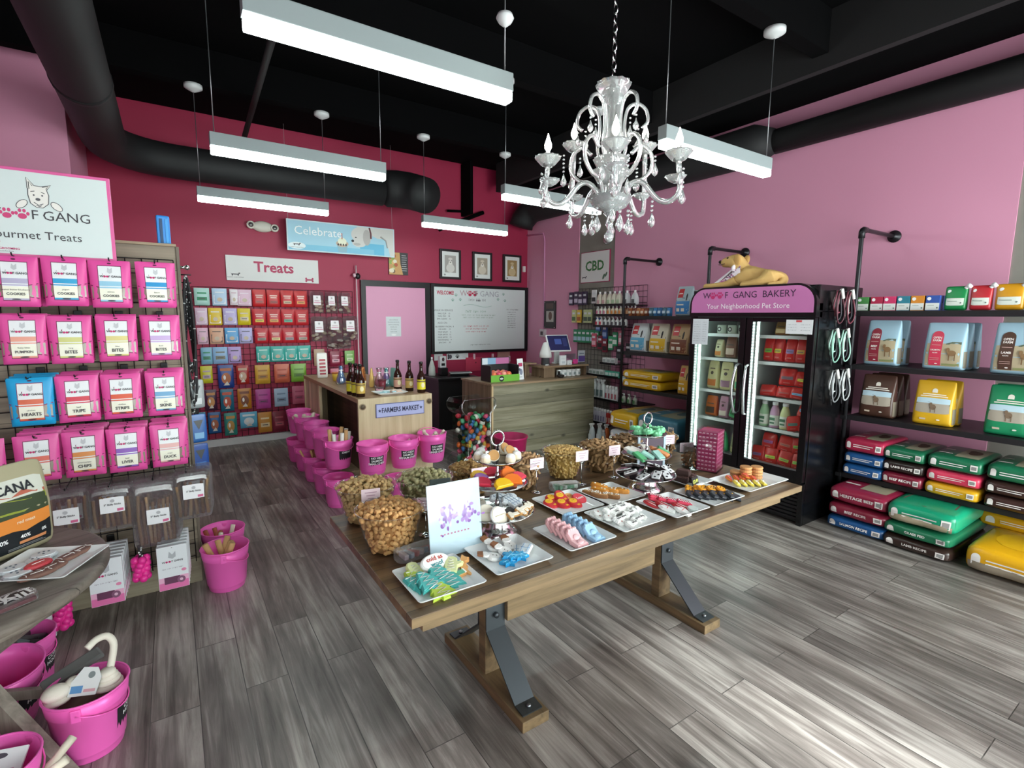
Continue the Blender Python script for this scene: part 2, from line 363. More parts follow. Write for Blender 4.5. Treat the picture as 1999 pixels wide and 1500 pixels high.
b = B(); b.tube([(5.19, -1.5, 3.468), (5.19, 3.02, 3.468)], .117, DUCT, 20); b.done('narrow_run', root)
b = B(); b.tube([(5.15, 3.0, 3.468), (5.13, 3.18, 3.468), (5.13, 6.9, 3.468), (5.1, 7.1, 3.44), (5.02, 7.2, 3.3), (5.0, 7.22, 3.2)], [.12, .2, .2, .2, .2, .2], DUCT, 20); b.done('wide_run', root)
# black bracket by the back wall
b = B(); b.box(4.02, 4.07, 7.2, 7.5, 3.3, 4.1, CEIL).tube([(3.6, 7.45, 3.05), (4.4, 7.45, 3.4)], .035, CEIL, 6).tube([(3.75, 7.45, 3.35), (4.1, 7.45, 3.38)], .02, CEIL, 6)
b.done('bracket', label='black steel bracket high on the crimson wall above the dog pictures', cat='bracket')

# ================================================================ linear pendant lights
DIFF = C('#ecfffb', .5, 0, LAMP)
def pendant():
    t = E('pendant_light', (0, 0, 0), 0, '', 'light', 'linear pendant lights')
    BODY = C('#8b9697', .5)
    b = B(); b.box(0, 1.2, -.035, .035, -.085, 0, BODY, .004); hs = b.done('housing', t)
    b = B(); b.box(.004, 1.196, -.033, .033, -.135, -.085, DIFF, .008); b.done('diffuser', hs)
    for x in (.03, 1.17):
        b = B(); b.tube([(x, 0, 0), (x, 0, .87)], .0035, C('#8c9092', .3, .8), 5); b.done('suspension_wire', t)
        b = B(); b.at(x, 0, .87).lathe([(.01, -.035), (.055, -.012), (.075, 0), (.075, .03)], C('#cfd3d3', .5), 20); b.done('canopy', t)
    return t
PL = pendant()
for i, (x, y, t) in enumerate(((.3, 2.277, 'largest linear pendant light, nearest the camera at the top of the picture'), (.3, 4.07, 'linear pendant light in the middle of the row over the aisle'),
        (.295, 5.79, 'linear pendant light just above the hanging blue Celebrate banner'), (2.65, 2.28, 'linear pendant light beside the chandelier, nearest the pink wall'),
        (2.605, 4.06, 'linear pendant light passing behind the chandelier'), (2.585, 5.8, 'small distant linear pendant light over the three dog pictures'))):
    if i == 0: PL.location = (x, y, 2.9); PL['label'] = t
    else: dup(PL, (x, y, 2.9), label=t)
b = B(); b.at(1.17, 0, .25).lathe([(.006, -.035), (.032, -.014), (.044, .006), (.036, .025), (.014, .032)], C('#d5d9da', .45), 20)
b.done('driver_box', PL)

# ================================================================ signs
def dog_logo(b, cx, cz, s, y, g):
    """line drawing of a terrier's face with two paws"""
    F = C('#e4e2dc', .6)
    b.pz([(cx+x*s, cz+z*s) for x, z in ((-.3, -.35), (-.1, -.52), (.12, -.52), (.32, -.33), (.36, .05), (.3, .3), (.46, .52), (.1, .42), (-.12, .42), (-.36, .78), (-.36, .3), (-.36, .02))], y+.0003, F)
    L = [[(-.36, .3), (-.36, .78), (-.12, .44), (.12, .42), (.46, .52), (.3, .28), (.36, .05), (.32, -.33), (.12, -.52), (-.1, -.52), (-.3, -.35), (-.36, .02), (-.34, .3)],
         [(-.3, .28), (-.3, .6), (-.18, .42)], [(.16, .4), (.36, .46), (.28, .32)], [(-.26, .16), (-.12, .2)], [(.1, .18), (.22, .12)], [(-.18, -.3), (-.02, -.42), (.14, -.34)], [(-.1, -.42), (0, -.48), (.08, -.42)]]
    for l in L: b.tube([(cx+x*s, y, cz+z*s) for x, z in l], .011*s+.0004, g, 4)
    for x in (-.16, .13): b.ez(cx+x*s, cz+.02*s, .035*s, .04*s, y-.0006, g, 8)
    b.ez(cx-.03*s, cz-.16*s, .09*s, .065*s, y-.0006, g, 10)
    for k in (-1, 1):
        q = [(cx+(k*.62+.2*math.cos(a)-.02*k)*s, cz+(-.42+.17*math.sin(a)-.1*k*math.cos(a))*s) for a in [2*PI*j/12 for j in range(12)]]
        b.pz(q, y-.0003, F); b.tube([(x, y-.0006, z) for x, z in q], .009*s+.0004, g, 4, True)
def woofgang(b, x, z, h, y, ink, mag):
    """lettering with two paw prints standing for the Os; X is the centre"""
    b.tz('W', x-2.3*h, z, h, y, ink); paw(b, x-1.5*h, z, .42*h, y, mag); paw(b, x-.65*h, z+.02*h, .42*h, y, mag)
    b.tz('F', x+.06*h, z, h, y, ink); b.tz('GANG', x+1.95*h, z, h, y, ink)
def small_dogs(b, x, z, s, y, ink):
    b.pz([(x-.5*s, z+.16*s), (x+.35*s, z+.16*s), (x+.42*s, z+.34*s), (x+.62*s, z+.3*s), (x+.6*s, z+.2*s), (x+.45*s, z+.12*s), (x+.34*s, z-.14*s), (x+.26*s, z-.14*s), (x+.25*s, z+.04*s), (x-.32*s, z+.04*s), (x-.38*s, z-.14*s), (x-.46*s, z-.14*s), (x-.5*s, z+.05*s), (x-.62*s, z+.3*s)], y, ink)
MAG, INKT = C('#c2286c', .5), C('#3c3a40', .6)
SIGNW = C('#cfdbda', .4)
t = E('shop_sign', (0, 0, 0), 0, 'big white sign with pink border and dog drawing on top of the grid rack', 'sign')
b = B(); b.box(-.95, -.207, 3.40, 3.412, 1.97, 2.388, C('#d85a98', .4), .003); b.done('border_board', t)
b = B(); b.box(-.935, -.222, 3.396, 3.4, 1.985, 2.373, SIGNW, .0015)
woofgang(b, -.51, 2.172, .063, 3.3945, INKT, C('#c93b74', .5))
b.tz('Gourmet Treats', -.517, 2.076, .054, 3.3945, INKT)
dog_logo(b, -.485, 2.265, .105, 3.394, C('#55565c', .6))
small_dogs(b, -.66, 2.03, .035, 3.3945, MAG); b.tz('BAKERY & GROOMING', -.64, 2.008, .013, 3.3945, MAG, True).tz('Your Neighborhood Pet Store', -.645, 1.996, .008, 3.3945, INKT)
b.done('sign_face', t)
for x in (-.8, -.35): b = B(); b.box(x-.012, x+.012, 3.413, 3.68, 2.02, 2.05, BLKM); b.done('holder_arm', t)
t = E('wall_sign', (0, 7.5, 0), 0, 'long white sign lettered Treats over the pouch wall', 'sign')
b = B(); b.box(.642, 1.768, -.005, .012, 2.145, 2.46, C('#dcdcda', .5), .002); b.done('board', t)
b = B(); b.tz('Treats', 1.205, 2.325, .185, -.0065, C('#b01f52', .5), True); small_dogs(b, .745, 2.215, .09, -.0065, INKT); b.tz('BAKERY & GROOMING', .745, 2.185, .018, -.0065, INKT)
R = C('#a82a55', .5); b.box(1.61, 1.68, -.007, -.005, 2.18, 2.2, R)
for x in (1.603, 1.687):
    for z in (2.175, 2.205): b.ez(x, z, .013, .016, -.0068, R)
b.done('lettering', t)
t = E('hanging_banner', (0, 7.3, 0), 0, 'pale blue Celebrate banner with white dog and cupcake, hung before the crimson wall', 'banner')
b = B(); b.box(1.345, 2.808, 0, .014, 2.553, 2.955, C('#cfe3ea', .5), .002); b.done('board', t)
b = B(); b.rz(1.36, 2.793, 2.568, 2.94, -.001, C('#a5d2e4', .5)).rz(1.36, 2.5, 2.568, 2.64, -.0015, C('#7fc3de', .5)).rz(2.3, 2.65, 2.568, 2.72, -.0014, C('#63b9dc', .5))
FUR, FUR2 = C('#d9d7d3', .7), C('#bdb9b6', .7)
b.pz([(2.25, 2.94), (2.793, 2.94), (2.793, 2.568), (2.74, 2.568), (2.7, 2.72), (2.66, 2.8), (2.55, 2.8), (2.46, 2.84)], -.002, FUR)
b.ez(2.33, 2.83, .15, .11, -.0024, FUR, 20).ez(2.29, 2.72, .1, .06, -.0027, FUR, 16).ez(2.4, 2.8, .055, .11, -.003, FUR2, 14).ez(2.2, 2.74, .02, .018, -.0031, C('#2c2c31'), 10).ez(2.245, 2.79, .012, .01, -.0031, C('#2c2c31'), 8).ez(2.26, 2.7, .05, .02, -.003, FUR2, 10)
b.tube([(2.44, -.003, 2.94), (2.46, -.003, 2.86), (2.46, -.003, 2.79)], .012, C('#7d4a52', .6), 4)
b.tube([(2.6, -.0028, 2.83), (2.68, -.0028, 2.78), (2.7, -.0028, 2.68)], .01, FUR2, 4)
b.pz([(1.98, 2.68), (2.13, 2.68), (2.11, 2.575), (2.0, 2.575)], -.002, C('#8fb9c9')).ez(2.055, 2.69, .085, .045, -.0024, C('#c9b09a'), 14).ez(2.055, 2.72, .06, .05, -.0027, C('#eef0d8'), 14).box(2.048, 2.06, -.004, -.002, 2.75, 2.83, C('#b95b55'))
for k in range(4): b.ez(2.0+.035*k, 2.675, .012, .016, -.003, C('#4a3f3c'), 8)
b.tz('Celebrate', 1.745, 2.815, .155, -.0042, C('#fbfdfe', .4)); b.ez(1.465, 2.62, .11, .045, -.002, C('#e6f1f4')); small_dogs(b, 1.465, 2.63, .08, -.0024, INKT); b.tz('BAKERY & GROOMING', 1.465, 2.597, .016, -.0024, INKT)
b.done('picture', t)
for x in (1.37, 2.78):
    b = B(); b.tube([(x, .007, 2.955), (x, .007, 4.119)], .002, C('#b9b9b9', .4), 4); b.done('hanging_string', t)
t = E('wall_sign', (5.355, 5.77, 0), -PI/2, 'white CBD sign in thin crimson frame on the grey concrete column', 'sign')
b = B(); b.box(-.312, .312, -.012, .006, 2.225, 2.685, C('#a12a55', .5), .002); b.done('frame', t)
b = B(); b.box(-.302, .302, -.015, -.012, 2.235, 2.675, C('#e3e3e1', .5)); b.tz('CBD', 0, 2.465, .2, -.0165, C('#3f7a45', .5), True); small_dogs(b, -.22, 2.3, .09, -.0165, INKT)
b.at(.2, 0, 2.3, ry=.5).ez(0, 0, .02, .045, -.0165, C('#55705a')).at(.25, 0, 2.33, ry=.5).ez(0, 0, .016, .04, -.0165, C('#55705a')); b.done('face', t)
# whiteboard
def scrib(b, x, z, w, h, y, m, seed=0):
    q = random.Random(seed); a = -w/2
    while a < w/2:
        L = q.choice((3, 4, 5, 6))
        for k in range(L):
            if a > w/2: break
            c = h*q.uniform(.6, 1); b.rz(x+a, x+a+.12*h, z-c/2, z+c/2, y, m)
            if q.random() < .7: b.rz(x+a, x+a+.4*h, z+q.choice((-.4, 0, .38))*c-.05*h, z+q.choice((0, .02))*c+.06*h, y, m)
            a += .58*h
        a += .5*h
t = E('whiteboard', (0, 7.5, 0), 0, 'large black framed whiteboard written with a price list beside the pink door', 'whiteboard')
b = B()
for a in ((3.462, 3.512, 1.1, 2.222), (5.282, 5.338, 1.1, 2.222), (3.512, 5.282, 2.172, 2.222), (3.512, 5.282, 1.1, 1.142)): b.box(a[0], a[1], -.03, .018, a[2], a[3], BLKM, .004)
b.done('frame', t)
b = B(); b.box(3.512, 5.282, -.008, .018, 1.142, 2.172, C('#dde3e3', .3)); b.done('board', t)
b = B(); Y = -.0092; G = C('#6f6f74', .7); RD = C('#c42a50', .6); GR = C('#8fb0a5', .7)
b.tz('WELCOME!', 3.72, 2.08, .085, Y, RD, True, .7)
b.tz('W', 4.05, 2.08, .13, Y, C('#b9989f')); paw(b, 4.17, 2.08, .05, Y, RD); paw(b, 4.265, 2.08, .05, Y, RD); b.tz('F GANG', 4.5, 2.08, .13, Y, C('#a9a9b2'))
for x, z in ((3.85, 1.97), (3.99, 1.98), (3.91, 2.05), (4.72, 2.0), (4.86, 1.98), (4.83, 2.09)): paw(b, x, z, .026, Y, GR)
scrib(b, 4.33, 1.98, .36, .05, Y, G, 1)
b.tube([(4.05+.06*k, Y, 1.885+.02*math.sin(k*.7)) for k in range(10)], .003, GR, 4)
for x, z, w, h, m in ((4.28, 1.79, .38, .05, C('#9db5a7')), (4.34, 1.73, .65, .026, C('#a3b5a9')), (4.34, 1.69, .6, .026, C('#a3b5a9')), (4.29, 1.545, .48, .03, RD), (4.29, 1.5, .4, .028, RD), (4.29, 1.455, .4, .028, RD), (5.03, 1.83, .26, .026, G), (4.38, 1.234, .4, .024, G)): scrib(b, x, z, w, h, Y, m, int(z*999))
for k in range(8): scrib(b, 5.0, 1.785-.038*k, .16, .02, Y, C('#55555b'), k)
b.tz('WALK IN SERVICE', 3.68, 1.8, .042, Y, G)
for k, s in enumerate(('NAIL CLIP    15', 'NAIL FILE    18', 'EAR CLEAN    12')): b.tz(s, 3.69, 1.75-.042*k, .034, Y, C('#45454b'))
b.tz('ADD ON', 3.66, 1.6, .042, Y, G)
for k, s in enumerate(('BLUEBERRY FACIAL  8', 'DE-SHED     15', 'PAW BALM     6', 'FLEA BATH   12', 'MUD BATH    15', 'WHITENING    9', 'SPA DAY     35')): b.tz(s, 3.7, 1.54-.043*k, .034, Y, C('#45454b'))
b.done('writing', t)
# dog pictures
for i, (x, lab, c1, c2) in enumerate(((3.815, 'framed grey dog drawing, first of three from the door', '#a9a49f', '#d8d4ce'), (4.41, 'framed dog drawing in the middle of the three above the whiteboard', '#a89c8b', '#d3c9b8'), (5.01, 'framed tan dog drawing nearest the pink wall', '#a08456', '#c9b48b'))):
    t = E('picture_frame', (x, 7.5, 2.535), 0, lab, 'picture', 'framed dog drawings')
    b = B()
    for a in ((-.187, -.152, -.233, .233), (.152, .187, -.233, .233), (-.152, .152, .198, .233), (-.152, .152, -.233, -.198)): b.box(a[0], a[1], -.02, .018, a[2], a[3], C('#1d1518', .4), .004)
    b.done('frame', t)
    b = B(); b.box(-.152, .152, -.004, .016, -.198, .198, C('#e4e6e4', .5)); b.done('mat_board', t)
    b = B(); b.rz(-.1, .1, -.13, .14, -.005, C(c1, .6)); q = C(c2, .6); k = C('#4a443f', .6)
    b.ez(0, -.06, .075, .07, -.0055, q).ez(0, .045, .055, .062, -.006, q).ez(-.05, .05, .022, .045, -.0065, C(c1, .6)).ez(.05, .05, .022, .045, -.0065, C(c1, .6)).ez(0, .02, .027, .024, -.0065, C('#e9e5dd')).ez(0, .03, .011, .008, -.007, k).ez(-.02, .062, .007, .007, -.007, k).ez(.02, .062, .007, .007, -.007, k)
    b.done('drawing', t); b = B(); paw(b, -.1, -.166, .016, -.005, C('#3b3238')); b.done('paw_mark', t)
t = E('poster', (2.94, 7.5, 2.49), 0, 'small dark poster with food photo and lettering beside the blue banner', 'poster')
b = B(); b.box(-.152, .152, -.006, .018, -.165, .165, C('#2c2b2e', .5)); b.done('board', t)
b = B(); b.pz([(-.15, -.163), (.07, -.163), (.03, 0), (.02, .163), (-.15, .163)], -.007, C('#c9995c'))
for k in range(16): b.ez(rnd.uniform(-.13, 0), rnd.uniform(-.13, .13), .03, .03, -.0075-.0001*k, C(rnd.choice(('#d9b06a', '#8fae52', '#b4542f', '#e8e0c8', '#6a4a2c', '#cfd8a8'))), 10)
for k in range(8): b.rz(.05, .05+rnd.uniform(.06, .09), .12-.032*k, .128-.032*k, -.007, C('#b9b9bb'))
b.done('print', t)
t = E('notice', (2.838, 7.4895, 1.545), 0, 'white paper notice taped on the pink door', 'notice')
b = B(); b.box(-.118, .118, -.002, 0, -.15, .15, C('#d9dee0', .6)); b.done('sheet', t)
b = B()
for k in range(6): b.tz(('GROOMING', 'PLEASE KNOCK', 'before entering', 'thank you', 'the team', 'open daily')[k], 0, .1-.035*k, .026, -.0035, C('#7d8286')).done
b.ez(0, -.125, .04, .015, -.0035, WHITE); b.done('print', t)
t = E('emergency_light', (1.09, 7.515, 2.845), 0, 'white twin head emergency light on the crimson wall', 'emergency light')
EMW = C('#d6d4c6', .45)
b = B(); b.at(0, -.03, 0).ell((0, 0, 0), (.13, .045, .07), EMW, 20); b.done('housing', t)
for k in (-1, 1):
    b = B(); b.at(k*.14, -.05, k*-.008, rx=PI/2).lathe([(.02, -.03), (.048, -.01), (.05, .015), (.04, .02)], EMW, 18); h = b.done('lamp_head', t)
    b = B(); b.at(k*.14, -.071, k*-.008, rx=PI/2).lathe([(.03, -.002), (.03, .002)], C('#8b8d8a', .15, .6), 16); b.done('lens', h)
b = B(); b.box(5.24, 5.29, 7.48, 7.52, 2.49, 2.59, C('#e8e3e0', .5), .006); b.done('motion_sensor', label='small white motion sensor high in the corner beside the dog pictures', cat='sensor')
t = E('pipe', (0, 0, 0), 0, 'thin pink painted electric pipe down the pink wall to an outlet box', 'pipe')
b = B(); b.tube([(5.345, 7.0, 1.45), (5.33, 7.0, 3.0), (5.33, 7.03, 3.1), (5.33, 7.5, 3.12)], .014, C('#cf8bb2', .5), 8); b.done('pipe_run', t)
b = B(); b.box(5.3, 5.349, 6.93, 7.07, 1.37, 1.5, C('#d5c6cc', .5), .008); q = b.done('outlet_box', t)
b = B(); b.box(5.292, 5.3, 6.97, 7.03, 1.4, 1.46, C('#55484e', .5)); b.done('socket', q)
t = E('photo_board', (5.349, 6.83, 1.745), -PI/2, 'narrow dark photo board fixed on the pink wall behind the till', 'picture')
b = B(); b.box(-.155, .155, -.02, 0, -.23, .23, C('#2a2024', .3), .004); b.done('backing', t)
b = B(); b.rz(-.1, .1, .1, .19, -.021, C('#5d4a46')).rz(-.09, .11, -.12, .06, -.021, C('#b9b2ac')).ez(.02, -.02, .05, .07, -.0215, C('#6a4f45')).rz(-.1, .1, -.19, -.14, -.021, C('#3a2f33')); b.done('photo', t)
for x in (-.135, .135):
    for z in (-.21, .21):
        b = B(); b.at(x, -.022, z, rx=PI/2).lathe([(.013, -.003), (.013, .005)], CHROME, 10); b.done('standoff_bolt', t)
b = B(); b.at(5.355, 5.52, 2.83, ry=-PI/2).lathe([(.08, 0), (.08, .02), (.06, .035), (.03, .03)], C('#bfc3c2', .2, .7), 20); b.done('alarm_bell', label='round silver alarm disc on the concrete column above the CBD sign', cat='alarm')

# ================================================================ chandelier
CX, CY = 1.8, 1.85
ch = E('chandelier', (CX, CY, 0), .22, 'clear crystal chandelier with five lit candle bulbs over the cookie table', 'chandelier')
K = crystal()
b = B()
for k in range(33):
    z = 2.83+.04*k; a = k % 2*PI/2
    b.at(0, 0, z, rz=a).tube([(.011*math.cos(t), 0, .026*math.sin(t)) for t in [2*PI*j/8 for j in range(8)]], .0035, CHROME, 5, True)
b.done('chain', ch)
b = B(); b.lathe([(.012, 2.06+.12), (.012, 2.83)], CHROME, 8)
b.lathe([(.03, 2.7), (.05, 2.73), (.075, 2.77), (.08, 2.785)], K, 24, .06, 12).lathe([(.045, 2.45), (.03, 2.5), (.036, 2.58), (.042, 2.68), (.05, 2.73), (.05, 2.75)], K, 24, .05, 12)
b.lathe([(.025, 2.2), (.035, 2.28), (.032, 2.36), (.045, 2.42)], K, 24, .05, 12); b.done('stem', ch)
for z, r in ((2.43, .085), (2.255, .105), (2.375, .09)):
    b = B(); b.lathe([(.02, z-.05), (r*.7, z-.03), (r, z+.02), (r*.96, z+.022), (r*.65, z-.02), (.02, z-.035)], K, 32, .05, 12, False); b.done('crystal_bowl', ch)
def drop(x, y, z, L, parent, s=1):
    b = B(); b.at(x, y, z); q = max(2, int(L/.02))
    for k in range(q): b.ell((0, 0, -.02*k-.008), .0065*s, K, 6)
    b.lathe([(.002, -.02*q), (.006*s, -.02*q-.012), (.017*s, -.02*q-.04*s), (.013*s, -.02*q-.055*s), (.001, -.02*q-.066*s)], K, 6); b.done('crystal_drop', parent)
BULB = C('#fff6e8', .4, 0, 60)
for k in range(5):
    a = 2*PI*k/5; c, s = math.cos(a), math.sin(a); H = (2.56, 2.58, 2.415, 2.405, 2.42)[k]; R = .31
    pts = [(r*c, r*s, z) for r, z in ((.05, 2.26), (.08, 2.31), (.12, 2.335), (.16, 2.32), (.2, 2.27), (.24, 2.235), (.285, 2.235), (.32, 2.28), (R, H-.02))]
    b = B(); b.tube(cr(pts), .0125, K, 8); arm = b.done('arm', ch)
    b = B(); b.at(R*c, R*s, H).lathe([(.012, -.02), (.03, -.012), (.056, .018), (.06, .026), (.052, .022), (.02, .0)], K, 24, .07, 12, False); b.done('candle_dish', arm)
    b = B(); b.at(R*c, R*s, H).lathe([(.011, 0), (.011, .05)], C('#c9cdcc', .2, .7), 10); b.done('candle_sleeve', arm)
    b = B(); b.at(R*c, R*s, H+.05).lathe([(.007, 0), (.0155, .014), (.0165, .03), (.009, .052), (.0035, .068), (.001, .078)], BULB, 12); b.done('bulb', arm)
    b = B(); b.at(.3*c, .3*s, 2.32).lathe([(.008, -.012), (.03, 0), (.048, .02), (.04, .018), (.01, 0)], K, 20, .06, 10, False); b.done('crystal_dish', arm)
    for q in range(3):
        e = a+(q-1)*.16; drop(.33*math.cos(e), .33*math.sin(e), H-.03-.03*(q == 1), .05+.03*q, ch)
    drop(.2*c, .2*s, 2.245, .06, ch); drop(.09*math.cos(a+.5), .09*math.sin(a+.5), 2.22, .03, ch, 1.2)
    a += .6; c, s = math.cos(a), math.sin(a)       # upper scroll
    b = B(); pts = [(r*c, r*s, z) for r, z in ((.04, 2.42), (.07, 2.5), (.06, 2.6), (.075, 2.68), (.12, 2.705), (.165, 2.68), (.175, 2.63), (.15, 2.6))]
    b.tube(cr(pts), .0085, K, 8); b.done('scroll', ch)
    for q in range(2): drop((.17-.04*q)*c, (.17-.04*q)*s, 2.62-.02*q, .05, ch, .8)
    b = B(); pts = [(r*c, r*s, z) for r, z in ((.05, 2.27), (.09, 2.34), (.15, 2.36), (.2, 2.41), (.2, 2.48), (.15, 2.52), (.1, 2.48))]
    b.tube(cr(pts), .0095, K, 8); b.done('scroll', ch)
b = B(); b.at(0, 0, 2.2).lathe([(.004, -.13), (.022, -.115), (.024, -.1), (.006, -.08), (.02, -.05), (.012, -.02), (.03, 0)], K, 12); b.done('finial', ch)
b = B(); b.at(0, 0, 2.04+.045).ell((0, 0, 0), .021, K, 12); b.done('crystal_ball', ch)
# ================================================================ the long wooden table
TW = wood('table_wood_dark', '#54412d', '#8a6f50', 0, .16, .36, .8)
TE = wood('table_wood_edge', '#5f4f37', '#8d7655', 0, 0, .5, .8)
STEEL = C('#4d5357', .42, .75)
t = E('wooden_table', (0, 0, 0), 0, 'long brown wooden trestle table with grey steel leg straps, covered in cookie plates', 'table')
b = B(); b.at(1.7485, 1.8925, 0).box(-1.1815, 1.1815, -.4925, .4925, .725, .76, TW, .004); o = b.done('tabletop', t)
for p in o.data.polygons: p.material_index = 0
b = B(); b.at(1.7485, 1.403, 0).box(-1.1815, 1.1815, -.0035, .0005, .7265, .7575, TE); b.done('front_edge', t)
b = B(); b.at(1.73, 1.8925, 0).box(-1.1, 1.1, -.43, .43, .66, .725, TE, .003); b.done('apron', t)
b = B(); b.at(1.73, 1.86, 0).box(-.52, .49, -.03, .03, .3, .66, TE, .004); b.done('stretcher', t)
FW = wood('table_wood_foot', '#544630', '#80694a', 1, 0, .55, .8)
for x in (1.16, 2.36):
    b = B(); b.at(x, 1.8925, 0).box(-.068, .068, -.36, .36, 0, .05, FW, .004); b.done('foot', t)
    b = B(); b.at(x, 1.8925, 0).box(-.05, .05, -.03, .03, .05, .66, FW, .004); b.done('leg_post', t)
    for s in (-1, 1):
        b = B(); b.at(x, 1.8925, 0); T = .007
        pr = [(.032, .655), (.04, .27), (.275, .062), (.335, .056)]
        for (y0, z0), (y1, z1) in zip(pr, pr[1:]):
            d = Vector((0, y1-y0, z1-z0)).normalized(); nn = Vector((0, -d.z, d.y))*T
            q = [Vector((xx, yy, zz)) for xx in (-.05, .05) for yy, zz in ((y0, z0), (y1, z1))]; q = [q[0], q[1], q[3], q[2]]
            V = q+[a-nn for a in q]
            V = [(v.x, s*v.y, v.z) for v in V]
            b.add(V, [(0, 1, 2, 3), (7, 6, 5, 4), (0, 4, 5, 1), (1, 5, 6, 2), (2, 6, 7, 3), (3, 7, 4, 0)], STEEL)
        strap = b.done('leg_strap', t)
        b = B(); b.at(x, 1.8925+s*.305, .064).lathe([(.011, -.004), (.011, .002), (.007, .006)], C('#9aa0a3', .3, .9), 8); b.done('bolt', strap)
        b = B(); b.at(x, 1.8925+s*.044, .34, rx=s*PI/2).lathe([(.013, -.01), (.013, .004), (.008, .007)], STEEL, 8); b.done('bolt', strap)

# ---------------------------------------------------------------- cookies
def circ(rx, ry=None, n=16): ry = ry or rx; return [(rx*math.cos(2*PI*k/n), ry*math.sin(2*PI*k/n)) for k in range(n)]
def starp(n, r, q): return [((r if k % 2 == 0 else q)*math.sin(PI*k/n), (r if k % 2 == 0 else q)*math.cos(PI*k/n)) for k in range(2*n)]
def scaled(p, s): return [(x*s, y*s) for x, y in p]
TREE = [(-.012, -.042), (.012, -.042), (.012, -.03), (.04, -.032), (.028, -.008), (.033, -.006), (.02, .014), (.024, .016), (.006, .042), (-.006, .042), (-.024, .016), (-.02, .014), (-.033, -.006), (-.028, -.008), (-.04, -.032), (-.012, -.03)]
def bonep(L, w):
    r = w*.62; a = L/2-r; o = []
    for cx, cy, s, e in ((a, w*.42, -.3, 1.15), (-a, w*.42, -.15, 1.3), (-a, -w*.42, .7, 2.3-.15), (a, -w*.42, -1.15, .3)):
        o += [(cx+r*math.cos(PI*(s+(e-s)*k/4)), cy+r*math.sin(PI*(s+(e-s)*k/4))) for k in range(5)]
    return o
BONE = [(.024, .008), (.034, .02), (.046, .016), (.047, .004), (.044, 0), (.047, -.004), (.046, -.016), (.034, -.02), (.024, -.008), (-.024, -.008), (-.034, -.02), (-.046, -.016), (-.047, -.004), (-.044, 0), (-.047, .004), (-.046, .016), (-.034, .02), (-.024, .008)]
RECT = [(-.02, -.038), (.02, -.038), (.023, -.033), (.023, .033), (.02, .038), (-.02, .038), (-.023, .033), (-.023, -.033)]
SHIRT = [(-.03, -.04), (.03, -.04), (.028, .005), (.042, -.005), (.05, .015), (.025, .04), (-.025, .04), (-.05, .015), (-.042, -.005), (-.028, .005)]
DOGP = [(-.05, -.03), (-.038, -.032), (-.034, -.01), (.02, -.012), (.024, -.034), (.036, -.033), (.036, .008), (.05, .012), (.053, .028), (.038, .034), (.03, .046), (.024, .03), (.014, .014), (-.03, .012), (-.046, .028), (-.052, .024), (-.046, .004)]
MITT = [(-.022, -.04), (.022, -.04), (.026, -.005), (.044, .004), (.046, .016), (.024, .014), (.022, .034), (.008, .044), (-.012, .043), (-.024, .03), (-.026, 0)]
DOUGH = C('#c08a4e', .8, 0, 0, 90)
def cookie(name, poly, base, ice, decor=None, th=.011, k=.9):
    r = E(name, (0, 0, -5), 0, '', 'cookie')
    b = B(); b.prism(poly, 0, th, base, False, .05); b.done('biscuit', r)
    if ice:
        b = B(); b.prism(scaled(poly, k), th-.001, th+.0035, ice, False, .06)
        if decor: decor(b, th+.004)
        b.done('icing', r)
    return r
def squig(m, n=4, w=.03, h=.06, r=.0013):
    def f(b, z): b.tube([(w*(.5 if k % 2 else -.5)*(1-.55*k/(2*n)), -h/2+h*k/(2*n), z) for k in range(2*n+1)], r, m, 4)
    return f
def lines(m, *ls):
    def f(b, z):
        for l in ls: b.tube([(x, y, z) for x, y in l], .0014, m, 4)
    return f
def dots(m, pts, r=.003, n=8):
    def f(b, z):
        for x, y in pts: b.at(x, y, z).lathe([(r, -.001), (r, .001), (r*.5, .002)], m, n); b.at()
    return f
def words(txt, m, s, y=0):
    def f(b, z): b.text(txt, lambda a, c: (a, y+c, z+.0004), s, m, True)
    return f
def both(*fs):
    def f(b, z):
        for g in fs: g(b, z)
    return f
ICW = C('#f4f4f0', .4)
def mult(proto, label, group, where, base, first=[]):
    """place copies of a cookie: WHERE holds (dx, dy, dz, rz, rx) about BASE"""
    for i, (dx, dy, dz, rz, rx) in enumerate(where):
        o = dup(proto, (base[0]+dx, base[1]+dy, base[2]+dz), rz, label, group); o.rotation_euler = (rx, 0, rz)
    for c in list(proto.children):
        for g in list(c.children): bpy.data.objects.remove(g)
        bpy.data.objects.remove(c)
    bpy.data.objects.remove(proto)
def plate(x, y, w, d, label, z=.761):
    b = B(); r = lambda a, c, q=.012: [(a/2-q+q*math.cos(t)+dx, c/2-q+q*math.sin(t)) if False else (sx*(a/2-q)+q*math.cos(t), sy*(c/2-q)+q*math.sin(t)) for sx, sy, t0 in ((1, 1, 0), (-1, 1, PI/2), (-1, -1, PI), (1, -1, 1.5*PI)) for t in (t0, t0+PI/4, t0+PI/2) for dx in (0,)]
    L = [(r(w*.72, d*.72), 0), (r(w*.98, d*.98), .016), (r(w, d), .0195), (r(w*.985, d*.985), .021), (r(w*.76, d*.76), .006), (r(w*.72, d*.72), .0045)]
    n = 12; V = [(px, py, zz) for P, zz in L for px, py in P]
    F = [(j*n+i, j*n+(i+1) % n, (j+1)*n+(i+1) % n, (j+1)*n+i) for j in range(len(L)-1) for i in range(n)]+[tuple(range(n))[::-1], tuple(range((len(L)-1)*n, len(L)*n))]
    b.add(V, F, C('#eff3f3', .18)); b.done('plate', loc=(x, y, z), label=label, cat='plate', group='square white cookie plates')
    return (x, y, z+.006)
